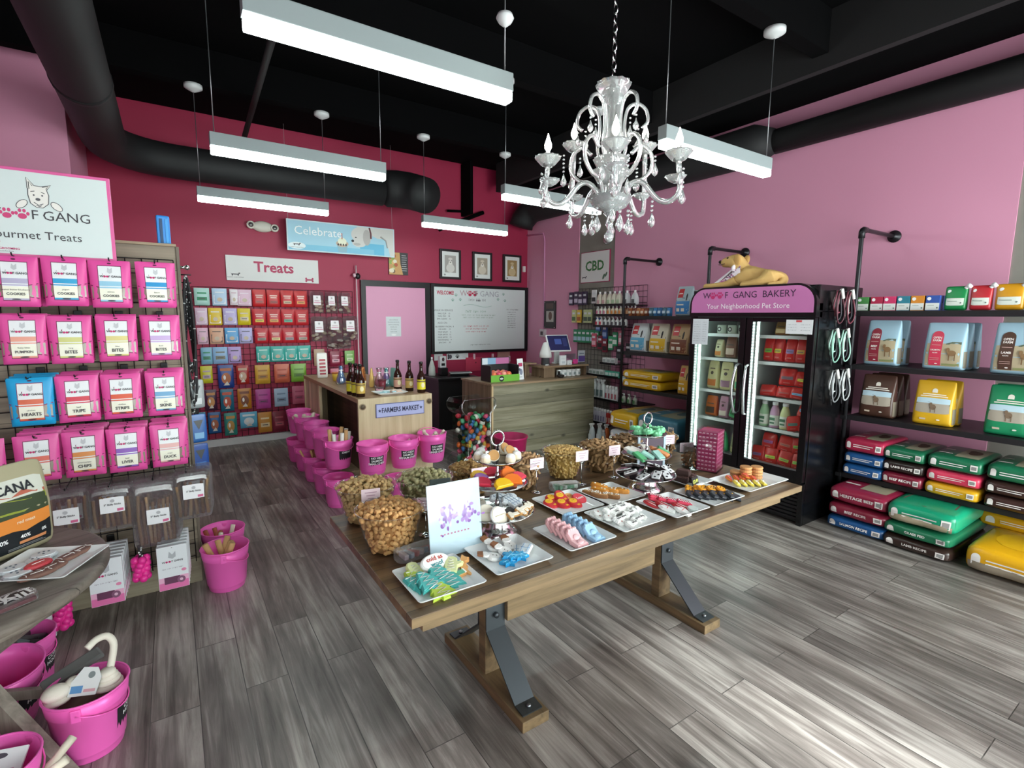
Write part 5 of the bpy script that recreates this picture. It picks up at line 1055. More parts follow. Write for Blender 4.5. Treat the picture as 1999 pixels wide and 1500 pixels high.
for i in range(7): stick(1.2+.06*math.cos(i*.9), 5.88+.06*math.sin(i*.9), .5, .13, .02, q.uniform(0, 6), .9, CREAMC, 'cream knotted bone heaped in a far side bucket', 'chew', 'cream bones in the side bucket', 'knotted_bone', True)
for i in range(8): stick(1.18+.06*math.cos(i*.8), 5.42+.06*math.sin(i*.8), .1, .24, .011, q.uniform(0, 6), .45, (RAW, C('#9a6a48', .7))[i % 2], 'brown stick standing in a lower side bucket', 'chew', 'brown sticks in the lower bucket')
for i in range(4): stick(1.69+.04*math.cos(i*1.5), 4.29+.04*math.sin(i*1.5), .53, .09, .014, q.uniform(0, 6), 1.1, (CREAMC, C('#d9a3a8', .6))[i % 2], 'small chew in the middle end bucket', 'chew', 'chews in the middle end bucket')
for i in range(4): stick(1.975+.045*math.cos(i*1.5), 4.29+.045*math.sin(i*1.5), .55, .1, .016, q.uniform(0, 6), 1., CREAMC, 'cream bone in the end bucket by the toy bin', 'chew', 'bones in the end bucket', 'bone', True)
# bottles and jars on the market counter
def bottle(label, lab, x, y, z=.9705):
    t = E('bottle', (x, y, z), 0, label, 'bottle', 'brown bottles on the market counter'); GB = C('#2a140a', .08); t.scale = (1.25, 1.25, 1.3)
    b = B(); b.lathe([(.03, 0), (.032, .004), (.032, .11), (.028, .128), (.015, .155), (.0125, .175), (.0125, .222)], GB, 20); b.done('glass_body', t)
    b = B(); b.lathe([(.0145, .212), (.015, .224), (.012, .23), (.001, .231)], C('#15100e', .4), 16); b.done('cap', t)
    b = B(); b.lathe([(.0326, .025), (.0326, .098)], C(lab, .5), 20, cap=False).lathe([(.0328, .08), (.0328, .09)], C('#7d6a3a'), 20, cap=False); b.at(0, 0, 0).ez(0, .058, .014, .018, -.0335, C('#e6dcae')); b.done('label', t)
for x, y, c, l in ((1.405, 4.575, '#c9a94e', 'brown bottle with gold label at the near corner of the market counter'), (1.39, 4.66, '#d8ca3e', 'brown bottle tucked behind the gold label bottle'), (1.375, 4.77, '#e0d232', 'brown bottle with yellow label, third from the near corner'), (1.86, 4.83, '#d2a390', 'brown bottle with rosy label behind the cookie plate'), (1.93, 4.7, '#c4a25a', 'brown bottle with tan label beside the cookie plate'), (1.985, 4.54, '#e6d92e', 'brown bottle with bright yellow label at the counter end by the door')): bottle(l, c, x, y)
p = plate(1.7, 4.63, .3, .2, 'white plate of pale blue and pink cookies on the market counter', .9705)
mult(cookie('small_cookie', circ(.024), C('#a9cfd6', .5), C('#b9dfe6', .45)), 'pale blue cookie on the market counter plate', 'pale blue cookies', [(-.09+.04*k, -.04+.035*(k % 3), .006*(k % 2), k, .2) for k in range(5)], p)
mult(cookie('small_cookie', circ(.024), C('#e2c3b0', .5), C('#efd6c6', .45)), 'pale pink cookie on the market counter plate', 'pale pink cookies', [(.03+.032*(k % 3), -.04+.034*(k//3), .012*(k % 2), k, .2) for k in range(9)], p)
t = E('price_tag', (1.64, 4.74, .9705), .1, 'small brown tag with pink lettering behind the market counter plate', 'price tag')
b = B(); b.box(-.045, .045, -.003, .003, 0, .055, C('#3d1c22', .5), .001); b.done('card', t); b = B(); b.tz('Vegan', 0, .028, .03, -.004, C('#e2a0b0'), True); b.done('lettering', t)
for i, (x, y, kind, cols, lab) in enumerate(((1.46, 6.2, 'bag', ('#f0eee8', '#b23a4a'), 'tall white bag with crimson pattern at the far end of the market counter'), (1.52, 5.85, 'cup', ('#e8c84a', '#d97a4a'), 'small yellow tub at the far end of the market counter'), (1.50, 5.55, 'flask', ('#4a90cf', '#7db5e6'), 'blue cone shaped gift bag on the market counter'), (1.60, 5.42, 'jar', ('#d5a5b5', '#e8c9d2'), 'pink topped jar of treats beside the blue gift bag'), (1.55, 5.12, 'jar', ('#b9d0cc', '#dfe7e4'), 'pale green gift bag jar in the middle of the market counter'),
        (1.66, 5.3, 'bag', ('#d9813c', '#e6a65c'), 'orange gift bag near the pink door side'), (1.70, 5.15, 'bag', ('#e2b96a', '#f0d9a0'), 'yellow gift bag near the pink door side'), (1.77, 5.12, 'flask', ('#dd7fa6', '#f0b9cc'), 'pink gift bag behind the tallest bottles'), (1.84, 5.1, 'flask', ('#3f9ea6', '#8a6fc0'), 'teal and purple gift bag behind the tallest bottles'), (1.9, 5.05, 'bag', ('#7fb0a4', '#d5e3de'), 'clear bag with green treats behind the rosy bottle'), (1.74, 4.95, 'cup', ('#7a2c3c', '#5d1f2e'), 'dark red box behind the cookie tag'), (1.52, 4.9, 'cup', ('#e6d8a0', '#f0e6c0'), 'pale yellow tub beside the near bottles'))):
    t = E({'bag': 'gift_bag', 'cup': 'treat_tub', 'flask': 'gift_bag', 'jar': 'treat_jar'}[kind], (x, y, .9705), .2*i, lab, {'bag': 'bag', 'cup': 'tub', 'flask': 'bag', 'jar': 'jar'}[kind]); A, Z = C(cols[0], .4), C(cols[1], .4)
    if kind == 'bag':
        sb = SB(.12 if i == 0 else .09, .06, .3 if i == 0 else .2, 4, lambda v, u: 1-.7*v, .002); b = B(); sb.mesh(b, A, 7); b.done('bag_body', t); b = B(); sb.deco(b, 'f', [('r', .2, .12+.14*k, .8, .2+.14*k, Z) for k in range(5)]); b.done('print', t)
    elif kind == 'cup':
        b = B(); b.lathe([(.03, 0), (.04, .09)], A, 18); b.done('tub', t); b = B(); b.lathe([(.042, .085), (.042, .1), (.001, .102)], Z, 18); b.done('lid', t)
    elif kind == 'flask':
        b = B(); b.lathe([(.05, 0), (.056, .02), (.04, .09), (.018, .15), (.03, .2)], clear('gift_film', '#f6f8f8', .2, .15), 14, .08, 7); b.done('wrap', t); b = B(); b.ell((0, 0, .045), (.048, .048, .044), A, 12).ell((0, 0, .1), (.03, .03, .045), Z, 10).ell((0, 0, .17), (.02, .02, .03), A, 8); b.done('contents', t); b = B(); b.tube([(.02*math.cos(a), .02*math.sin(a), .15) for a in [2*PI*k/10 for k in range(10)]], .005, WHITE, 6, True); b.done('ribbon', t)
    else:
        b = B(); b.lathe([(.05, 0), (.052, .01), (.052, .13), (.04, .15)], ACR, 18); b.done('jar_wall', t); b = B(); b.lathe([(.042, .15), (.042, .17), (.001, .19)], A, 18); b.done('lid', t)
        b = B()
        for k in range(12): b.ell((.03*math.cos(k*2.4), .03*math.sin(k*2.4), .015+.009*k), .014, (A, Z)[k % 2], 8)
        b.done('treats', t)

# ================================================================ checkout counter
CW = wood('checkout_front_wood', '#6f6a52', '#95907a', 0, .152, .6, .7, True, 2)
CS = wood('checkout_side_wood', '#6b5540', '#8f7860', 2, 0, .55, .6)
CT = wood('checkout_top_wood', '#7f6850', '#a58c70', 0, 0, .42, .6)
t = E('checkout_counter', (0, 0, 0), 0, 'checkout counter clad in greenish grey planks with a raised shelf', 'counter')
b = B(); b.at(3.97, 5.13, 0).box(-.82, .83, 0, .02, 0, .88, CW, .002); b.done('plank_front', t)
b = B(); b.at(3.16, 5.5, 0).box(-.02, 0, -.35, .36, 0, .88, CS, .002); b.done('side_panel', t)
b = B(); b.box(3.14, 3.165, 5.12, 5.145, 0, .88, wood('checkout_post', '#b59a72', '#cdb48c', 2), .002); b.done('corner_post', t)
b = B(); b.at(3.97, 5.49, 0).box(-.84, .86, -.38, .39, .88, .905, CT, .003); b.done('countertop', t)
b = B(); b.box(3.3, 4.78, 5.4, 5.85, 0, .88, CS); b.done('carcass', t)
b = B(); b.box(4.03, 4.82, 5.27, 5.6, 1.035, 1.06, CT, .003).box(4.06, 4.24, 5.3, 5.58, .905, 1.035, CS, .002).box(4.76, 4.8, 5.3, 5.58, .905, 1.035, CS, .002); b.box(4.24, 4.76, 5.55, 5.58, .905, 1.035, CS); b.done('raised_shelf', t)
b = B(); b.box(3.86, 4.05, 5.62, 5.635, .905, 1.08, CS).box(3.86, 3.875, 5.45, 5.62, .905, 1.08, CS).box(3.86, 4.05, 5.45, 5.635, 1.08, 1.095, CT, .002); b.done('cubby', t)
# ball display box
t = E('ball_display', (3.42, 5.36, .9055), 0, 'black and green display box of coloured balls on the checkout counter', 'display box')
b = B(); b.box(-.21, .21, -.115, -.1, 0, .085, C('#6fae3c', .4), .002); b.done('green_front', t)
b = B(); K_ = C('#17171a', .4); b.box(-.21, -.195, -.1, .12, 0, .2, K_).box(.195, .21, -.1, .12, 0, .2, K_).box(-.195, .195, -.1, .12, 0, .015, K_).box(-.21, .21, .12, .135, 0, .285, K_); b.done('black_tray', t)
b = B(); b.rz(-.2, .2, .2, .28, .119, C('#7fa6c4', .4)).rz(0, .2, .2, .28, .118, C('#b76a98', .4)).rz(-.2, -.12, .2, .28, .118, C('#c9d3da', .4)); b.ez(-.06, .04, .036, .036, -.116, K_); b.tz('ZIPPI', -.06, .04, .026, -.117, WHITE, True) if 0 else b.ez(-.06, .04, .026, .012, -.117, C('#cfd6d0')); b.done('header_print', t)
for k in range(12):
    b = B(); b.ell((0, 0, 0), .036, C(('#ee7a52', '#d94f6a', '#f2a08a')[k % 3], .45), 14); b.done('ball', loc=(3.42-.14+.074*(k % 4), 5.30+.066*(k//4), .992+.004*(k//4)), label='orange or pink ball in the checkout display box', cat='ball', group='balls in the display box')
t = E('brochure', (3.7, 5.31, .9055), .15, 'tall white brochure with crimson block leaning beside the ball display', 'brochure', None, -.12)
b = B(); b.box(-.05, .05, -.002, .002, 0, .27, C('#eef0f2', .4), .001); b.done('sheet', t)
b = B(); b.rz(-.035, .035, .17, .215, -.003, C('#c4486e')).ez(.005, .1, .03, .04, -.003, C('#8d93a8')).ez(-.015, .13, .015, .02, -.0035, C('#5f6478')).rz(-.03, .02, .03, .04, -.003, C('#b9bec4')); b.done('print', t)
t = E('card_reader', (4.17, 5.42, .9055), .1, 'white pole mounted handset and tape holder on the checkout counter', 'scanner')
b = B(); b.box(-.08, .07, -.03, .05, 0, .008, WHITE, .003).box(.035, .055, -.01, .01, .008, .15, WHITE, .004); b.done('stand', t)
b = B(); b.tube([(-.055, -.02, .04), (-.045, -.02, .1), (-.0, -.02, .15), (.05, -.01, .155)], [.016, .018, .02, .016], C('#dfe1e0', .4), 10); b.done('handset', t)
b = B(); b.tube([(-.05, -.01, .05), (-.1, -.02, .02), (-.16, -.06, .006)], .003, BLKM, 5); b.done('cord', t)
b = B(); b.at(0, 0, .02).tube([(.036*math.cos(a), .036*math.sin(a), 0) for a in [2*PI*k/20 for k in range(20)]], .017, C('#1a1314', .4), 10, True).box(-.012, .012, .02, .045, .0, .06, C('#1a1314', .4), .004); b.done('tape_roll', loc=(4.3, 5.25, .9055), label='black tape roll on the checkout counter before the raised shelf', cat='tape')
for k in range(5):
    t = E('white_jar', (4.33+.083*k, 5.32, .9055), 0, 'small white jar in the row under the raised checkout shelf', 'jar', 'white jars under the raised shelf') if k == 0 else dup(JAR, (4.33+.083*k, 5.32, .9055))
    if k == 0:
        JAR = t; b = B(); b.lathe([(.032, 0), (.035, .004), (.035, .07)], C('#eceeee', .35), 18); b.done('jar_body', t); b = B(); b.lathe([(.036, .07), (.036, .092), (.001, .094)], WHITE, 18); b.done('lid', t); b = B(); b.rz(-.02, .02, .02, .055, -.0365, C('#9aa6a6')); b.done('label', t)
t = E('till_screen', (4.45, 5.5, 1.0605), -.1, 'tilted touchscreen till with white frame on the raised shelf', 'till')
b = B(); b.at(0, 0, .285, rx=-.45).box(-.18, .18, -.012, .012, -.125, .125, C('#e9eaea', .35), .008); b.done('screen_frame', t)
b = B(); b.at(0, 0, .285, rx=-.45).rz(-.165, .165, -.108, .11, -.0127, C('#20264a', .12, 0, .25)).rz(-.06, .05, -.02, .06, -.0131, C('#3a4d86', .15, 0, .3)).rz(.07, .14, -.05, .07, -.0131, C('#2c3560', .15, 0, .25)); b.done('display', t)
b = B(); b.box(-.05, .05, .0, .08, 0, .02, C('#c9cccc', .35), .006).box(-.04, .04, .02, .05, .02, .25, C('#c9cccc', .35), .006); b.done('stand', t)
t = E('receipt_printer', (4.21, 5.47, 1.0605), .3, 'white round shouldered machine on the raised shelf behind the handset', 'printer')
b = B(); b.lathe([(.085, .1), (.08, .16), (.05, .25), (.03, .3), (.001, .31)], C('#dcdcd9', .45), 20); b.done('cover', t); b = B(); b.lathe([(.06, 0), (.055, .1), (.07, .1)], C('#55565a', .5), 18); b.done('base', t)
for x, y, z, w, h, c, nme, lab, cat in ((4.40, 5.33, 1.0605, .1, .13, '#eceff1', 'card_rack', 'white card holder before the till screen', 'card holder'), (4.5, 5.31, 1.0605, .07, .06, '#f2f4f5', 'card_stack', 'low white box of cards before the till screen', 'cards')):
    t = E(nme, (x, y, z), 0, lab, cat); b = B(); b.box(-w/2, w/2, -.012, .02, 0, h, C(c, .4), .003); b.done('holder', t); b = B(); scrib(b, 0, h*.65, w*.7, .01, -.0126, C('#8d9298'), 2); b.rz(-w*.3, w*.3, h*.15, h*.4, -.0126, C('#cfd5da')); b.done('print', t)
t = E('acrylic_tray', (4.61, 5.36, 1.0605), 0, 'clear tray holding pink things on the raised checkout shelf', 'tray'); b = B(); b.box(-.095, .095, .06, .065, 0, .14, clear('frosted', '#d5dde4', .25, .3)).box(-.095, .095, -.05, .065, 0, .004, ACR).box(-.095, -.091, -.05, .06, .004, .08, ACR); b.done('tray', t)
for dx, c, l in ((-.02, '#c22a66', 'crimson collar lying in the clear checkout tray'), (.04, '#f04a9e', 'hot pink box in the clear checkout tray')):
    b = B()
    if dx < 0: b.tube([(.035*math.cos(a), .02*math.sin(a), .012) for a in [2*PI*k/16 for k in range(16)]], .01, C(c, .5), 8, True)
    else: b.box(-.03, .03, -.02, .02, 0, .065, C(c, .4), .004)
    b.done('collar' if dx < 0 else 'pink_box', loc=(4.6+dx, 5.37-.02*(dx > 0), 1.066), label=l, cat='collar' if dx < 0 else 'box')
t = E('leaflet_stand', (4.77, 5.37, 1.0605), -.1, 'clear stand of purple leaflets at the end of the raised shelf', 'leaflet stand'); b = B(); b.box(-.06, .06, -.003, .0, .0, .2, ACR).box(-.062, .062, -.02, .06, 0, .004, ACR); b.done('stand', t)
b = B(); b.box(-.055, .055, .001, .01, .02, .185, C('#e9ebf0', .4), .001).rz(-.055, .055, .03, .11, -.0035, C('#5d4a8c', .4)).rz(-.04, .04, .135, .15, -.0035, C('#7a7f90')); b.done('leaflet', t)
# things behind the counter along the back wall
t = E('desk', (0, 0, 0), 0, 'black desk against the crimson wall behind the checkout', 'desk')
b = B(); b.box(3.22, 3.92, 6.75, 7.48, .76, .79, C('#121214', .4), .003); b.done('desktop', t)
b = B(); b.box(3.24, 3.7, 6.78, 7.46, 0, .76, C('#0f0f11', .5), .003); b.done('cabinet', t); b = B(); b.box(3.7, 3.9, 7.0, 7.46, 0, .76, C('#0c0c0e', .5), .003); b.done('drawer_unit', t)
t = E('laptop', (3.72, 7.0, .7905), -.3, 'open silver keyboard tray on the black desk', 'keyboard'); b = B(); b.box(-.17, .17, -.09, .09, .04, .055, C('#c9cdce', .35, .4), .004).box(-.15, .15, .05, .08, 0, .04, BLKM, .002); b.done('base', t)
b = B()
for k in range(4): b.box(-.15, .15, -.07+.034*k, -.045+.034*k, .055, .059, C('#4a4d50', .5), .001)
b.done('keys', t)
t = E('spray_bottle', (3.33, 7.2, .7905), 0, 'white round bottle on the black desk', 'bottle'); b = B(); b.lathe([(.05, 0), (.055, .02), (.05, .12), (.03, .2), (.012, .25)], C('#d2d8d0', .4), 18); b.done('bottle_body', t); b = B(); b.lathe([(.013, .25), (.013, .29), (.001, .29)], WHITE, 12); b.done('cap', t)
t = E('coffee_machine', (3.5, 7.15, .7905), 0, 'black and white drinks machine on the black desk', 'machine'); b = B(); b.box(-.06, .06, -.05, .08, 0, .12, BLKM, .01).box(-.055, .055, .0, .08, .12, .3, C('#d9d9da', .4), .01); b.done('body', t); b = B(); b.ez(0, .25, .022, .03, -.001, C('#55363f')).rz(-.03, .03, .15, .19, -.001, BLKM); b.done('panel', t)
for i, (x, w, p_) in enumerate(((3.595, .15, 0), (3.81, .13, 2), (3.94, .13, 1), (4.075, .14, 0))):
    t = E('wall_card', (x, 7.519, 1.045), 0, ('white card nearest the door in the row under the whiteboard', 'dark printed card second in the row under the whiteboard', 'white card with black paw print under the whiteboard', 'small white card fourth in the row under the whiteboard')[i], 'card'); b = B(); b.box(-w/2, w/2, -.004, 0, -.052, .055, C('#e3e5e6', .5)); b.done('sheet', t)
    b = B()
    if p_ == 1: paw(b, 0, 0, .035, -.005, BLACK)
    elif p_ == 2: b.ez(0, 0, .03, .035, -.005, C('#4d4a52')).rz(-.05, -.02, -.04, .04, -.0048, C('#2f2d33'))
    else: scrib(b, 0, .02, w*.7, .01, -.005, C('#9da2a6'), i); scrib(b, 0, -.01, w*.6, .01, -.005, C('#9da2a6'), i+5)
    b.done('print', t)
t = E('file_folder', (4.25, 7.515, .93), 0, 'red folder hung from a clip on the crimson wall', 'folder'); b = B(); b.box(-.16, .16, -.02, -.005, -.14, .09, C('#c23a58', .5), .003); b.done('cover', t); b = B(); b.box(-.016, .016, -.03, 0, .06, .15, C('#e8c3cf', .4), .004); b.done('clip', t); b = B(); b.ez(.03, .0, .012, .012, -.021, C('#5d1428')); b.done('hole', t)
t = E('file_folder', (4.85, 7.515, 1.0), 0, 'tan paper sheet clipped on the crimson wall by the corner', 'folder'); b = B(); b.box(-.13, .13, -.012, -.004, -.13, .12, C('#b98a80', .5), .002); b.done('sheet', t); b = B(); b.box(.1, .13, -.03, 0, -.08, .02, C('#e8c3cf', .4), .004); b.done('clip', t)
b = B(); b.box(-.016, .016, -.03, 0, -.05, .05, C('#e8c3cf', .4), .004); b.done('wall_clip', loc=(4.62, 7.518, 1.02), label='pale pink clip on the crimson wall above the ball display', cat='clip')
# tub and clear bin of toys
t = E('tub', (3.17, 4.75, 0), .3, 'crimson round tub on the floor before the checkout planks', 'tub'); b = B(); b.lathe([(.15, 0), (.155, .004), (.19, .33), (.2, .335), (.2, .35), (.185, .35), (.15, .02)], C('#b01f5a', .4), 32); b.done('tub_body', t)
b = B(); b.tube([(.19, -.06, .33), (.24, -.03, .32), (.24, .03, .32), (.19, .06, .33)], .01, C('#b01f5a', .4), 8); b.done('handle', t)
BX, BY = 2.78, 4.97
t = E('toy_bin', (BX, BY, 0), .12, 'clear bone shaped bin heaped with small colourful toys beside the checkout', 'bin')
bp = [(.12, .0), (.2, .0), (.235, .04), (.235, .1), (.2, .145), (.155, .17), (.155, .62), (.2, .65), (.235, .7), (.235, .76), (.2, .8), (.12, .8)]
out = [(x, z) for x, z in bp]+[(-x, z) for x, z in bp[::-1]]
b = B()
for y in (-.15, .145): b.add([(x, yy, z) for yy in (y, y+.005) for x, z in out], [tuple(range(24)), tuple(range(24, 48))[::-1]]+[(i, (i+1) % 24, 24+(i+1) % 24, 24+i) for i in range(24)], ACR)
for side in (1, -1):
    for k in range(10): x0, z0 = bp[k+0]; x1, z1 = bp[k+1]; b.add([(side*x0, -.145, z0), (side*x1, -.145, z1), (side*x1, .145, z1), (side*x0, .145, z0)], [(0, 1, 2, 3)], ACR)
b.done('clear_wall', t)
b = B(); b.tube([(x, -.151, z) for x, z in out], .0045, clear('bright_acrylic', '#eef4f4', .3, .1), 6, True); b.done('front_edge', t)
q = random.Random(33); b = B(); b.ell((0, 0, 0), (.036, .03, .024), C('#cc3344', .4), 10); pr = b.done('small_toy', label='', cat='toy')
TC = ['#b9283c', '#2f7f4a', '#d9662c', '#1d1d22', '#e6e2d6', '#3a6ea8', '#d9a93c', '#5fae86', '#e2557a', '#24402e']
pms = []
for c in TC:
    m = pr.data.copy(); m.materials[0] = C(c, .35); pms.append(m)
for i in range(225):
    o = pr if i == 0 else pr.copy()
    if i: COL.objects.link(o)
    k = i//15; j = i % 15; w = .12 if .1 < .05+.04*k < .64 else .16
    lx = -w+2*w*((j % 5+.5*((k+j//5) % 2)-.25)/4)+q.uniform(-.02, .02); ly = (-.11+.075*(j//5))+q.uniform(-.015, .015); a = .12
    o.data = pms[q.randrange(10)]; o.location = (BX+lx*math.cos(a)-ly*math.sin(a), BY+lx*math.sin(a)+ly*math.cos(a), .035+.0395*k+q.uniform(-.008, .008)); o.rotation_euler = (q.uniform(0, 3), q.uniform(0, 3), 0)
    o['label'] = 'small colourful toy heaped in the clear bone shaped bin'; o['group'] = 'small toys in the clear bin'
# ================================================================ pouch wall under the Treats sign
t = E('wire_display', (0, 0, 0), 0, 'black wire grid on the crimson wall holding rows of treat pouches', 'display grid')
b = B()
for k in range(27): b.tube([(.25+.0762*k, 7.5, .1), (.25+.0762*k, 7.5, 2.05)], .0028, BLKM, 4)
for k in range(26): b.tube([(.25, 7.497, .1+.078*k), (2.23, 7.497, .1+.078*k)], .0028, BLKM, 4)
b.done('wire_grid', t)
def wpouch(x0, x1, z0, z1, col, pan, lab, style=0, y=7.474, glossy=.35, rz=None):
    w, h = x1-x0, z1-z0
    t = E('treat_pouch', ((x0+x1)/2, y, z0), rnd.uniform(-.04, .04) if rz is None else rz, lab, 'pouch', 'pouches on the crimson wall grid')
    sb = SB(w, .05, h, 2.3, lambda v, u: .98-.86*v**1.3, .003, int(x0*100), 'y', 20)
    b = B(); sb.mesh(b, C(col, glossy), 6); b.done('pouch_body', t)
    b = B(); P_ = C(pan, .45); D = C('#4a4448', .5)
    if style == 0: sb.deco(b, 'f', [('r', .18, .28, .82, .48, P_), ('r', .2, .66, .8, .74, P_), ('r', .3, .36, .7, .4, D)])
    elif style == 1: sb.deco(b, 'f', [('p', [(.1, .1), (.9, .1), (.9, .45), (.1, .6)], P_), ('e', .5, .35, .18, .12, C('#c9b9a4', .5)), ('r', .2, .74, .8, .8, P_)])
    elif style == 2: sb.deco(b, 'f', [('t', 'WILD', .5, .66, .13, C('#f0cfc4', .5), True), ('t', 'MEADOW', .5, .54, .09, C('#f0cfc4', .5), True), ('r', .2, .2, .8, .36, P_), ('r', .28, .26, .72, .29, D)]) if 0 else sb.deco(b, 'f', [('r', .22, .62, .78, .7, C('#ecc3b8', .5)), ('r', .27, .51, .73, .58, C('#ecc3b8', .5)), ('r', .2, .2, .8, .37, P_), ('r', .28, .27, .72, .3, D)])
    elif style == 3: sb.deco(b, 'f', [('r', .24, .42, .76, .8, C('#efe9ea', .4)), ('r', .28, .5, .72, .53, C('#a8566c')), ('r', .28, .6, .72, .63, C('#8d7f85')), ('e', .5, .72, .1, .05, C('#b5b0b2'))])
    elif style == 4: sb.deco(b, 'f', [('e', .5, .42, .3, .24, P_), ('r', .15, .74, .85, .86, P_), ('e', .4, .46, .08, .1, C('#e9e4dc', .3)), ('p', [(.3, .12), (.7, .12), (.55, .3)], C('#d9d2c6', .3))])
    b.done('front_print', t); return t
REDP = '#c4262a'
WP = [(.273, .438, 1.82, 2.035, '#a9d3c9', '#1f8a5c', 'mint pouch with green band at the start of the top wall row', 0), (.465, .629, 1.82, 2.035, '#b4cfe6', '#e6eaf0', 'pale blue pouch in the top wall row', 1), (.66, .755, 1.83, 2.03, '#e9e2e6', '#c9a9b4', 'narrow white pouch half covered in the top wall row', 1), (.745, .909, 1.82, 2.03, '#e0bcd0', '#efe0ea', 'pale pink pouch beside the red ones in the top wall row', 1),
  (.27, .402, 1.575, 1.79, '#d9bed2', '#ece0ea', 'lilac pink pouch at the start of the second wall row', 1), (.41, .56, 1.575, 1.79, '#e2c22c', '#eeeae0', 'yellow and white pouch in the second wall row', 1), (.572, .73, 1.575, 1.79, '#bdb2dc', '#e6e2f0', 'lavender pouch in the second wall row', 1), (.736, .885, 1.575, 1.79, '#dcc622', '#d9c9b0', 'yellow pouch beside the red ones in the second wall row', 0),
  (.276, .394, 1.335, 1.54, '#d9b0c4', '#8a7a80', 'dusty pink pouch at the start of the third wall row', 1), (.41, .565, 1.335, 1.54, '#deae90', '#6a5a50', 'peach pouch in the third wall row', 1), (.577, .735, 1.335, 1.54, '#5fa8dc', '#e6e9ee', 'sky blue pouch in the third wall row', 1), (.74, .895, 1.335, 1.54, '#b9b4e0', '#5a5a66', 'lavender grey pouch beside the red ones in the third wall row', 1),
  (.3, .425, 1.08, 1.295, '#7fb4cc', '#2f8a62', 'blue green pouch at the start of the fourth wall row', 0), (.43, .595, 1.08, 1.295, '#8fb6dc', '#7a7a6a', 'soft blue pouch in the fourth wall row', 0), (.6, .75, 1.08, 1.295, '#b59ad2', '#3f3548', 'purple pouch in the fourth wall row', 1),
  (.28, .413, .84, 1.06, '#c9c42a', '#b9a0b4', 'yellow green pouch at the start of the fifth wall row', 0), (.47, .649, .765, 1.065, '#1f3f8c', '#b4622c', 'navy pouch with orange picture in the fifth wall row', 4), (.68, .824, .8, 1.05, '#b02a24', '#c9a48a', 'red and brown pouch in the fifth wall row', 4), (.898, 1.08, .79, 1.045, '#d9a63a', '#b57a2a', 'golden pouch in the fifth wall row', 0), (1.133, 1.324, .79, 1.045, '#d2694c', '#b5482f', 'coral pouch in the fifth wall row', 0), (1.343, 1.543, .79, 1.04, '#7fae3c', '#5f8a2c', 'leaf green pouch in the fifth wall row', 0),
  (.305, .442, .485, .755, '#4a2440', '#c98a4a', 'dark plum pouch with gold picture in the sixth wall row', 4), (.48, .631, .46, .75, '#1f6a84', '#c04a2c', 'teal pouch with red picture in the sixth wall row', 4), (.677, .837, .47, .745, '#c07a24', '#7a3f1c', 'amber pouch in the sixth wall row', 4), (.888, 1.071, .455, .72, '#c04a9a', '#9a3480', 'magenta pouch in the sixth wall row', 0), (1.116, 1.292, .465, .715, '#a9c0d6', '#7f94b0', 'pale steel blue pouch in the sixth wall row', 0), (1.346, 1.521, .48, .73, '#c4627c', '#a84662', 'rose pouch in the sixth wall row', 0),
  (.2, .304, .3, .475, '#1f7f96', '#3fa0a8', 'small teal pouch at the start of the lowest wall row', 4), (.327, .468, .185, .462, '#1f5f9c', '#a85a34', 'blue pouch with brown picture in the lowest wall row', 4), (.505, .65, .136, .436, '#2f8a80', '#b98a3c', 'green teal pouch in the lowest wall row', 4), (.689, .893, .212, .426, '#62b4d6', '#d9e2e6', 'wide light blue pouch in the lowest wall row', 4), (.9, 1.07, .128, .404, '#c98a34', '#e0cba0', 'orange pouch in the lowest wall row', 0), (1.08, 1.245, .128, .4, '#7a2034', '#a8505c', 'dark red pouch in the lowest wall row', 0), (1.273, 1.452, .1, .42, '#26302c', '#5f7a66', 'black and green pouch at the end of the lowest wall row', 4),
  (.927, 1.095, 1.08, 1.292, '#3fb5a8', '#d9efe9', 'teal pouch standing apart in the fourth wall row', 1),
  (1.655, 1.8, 1.0, 1.235, '#b99a80', '#8a6a50', 'tan pouch above the market counter on the wall grid', 0), (1.87, 2.03, .98, 1.2, '#8f2440', '#d9a0ae', 'wine red pouch above the market counter on the wall grid', 0), (2.08, 2.22, 1.0, 1.2, '#7fae5c', '#cfe0b0', 'green pouch nearest the pink door on the wall grid', 0), (1.87, 2.02, .74, .95, '#c9627a', '#e6b4c0', 'rosy pouch low on the grid behind the gift bags', 0)]
for i in range(4): WP.append((.92+.17*i, 1.08+.172*i, 1.815, 2.035, REDP, ('#b9443c', '#a8342c', '#c9b08a', '#d9903c')[i], '%s red pouch in the top wall row' % nth(i), 2))
for i in range(4): WP.append((.905+.175*i, 1.07+.178*i, 1.57, 1.785, '#c22830', ('#d9c23c', '#d9a04a', '#4fa88a', '#b07a66')[i], 'red pouch with %s label in the second wall row' % ('yellow', 'gold', 'teal', 'brown')[i], 2))
for i in range(4): WP.append((.92+.17*i, 1.085+.174*i, 1.33, 1.535, '#bc2530', ('#8f8478', '#e0c88a', '#8f7f84', '#a89a8a')[i], 'red pouch with %s label in the third wall row' % ('grey', 'cream', 'mauve', 'beige')[i], 2))
for i in range(3): WP.append((1.1+.17*i, 1.275+.17*i, 1.08, 1.29, '#3aada2', '#cfe9e3', '%s of three joined teal pouches in the fourth wall row' % nth(i), 1))
for a in WP: wpouch(*a)
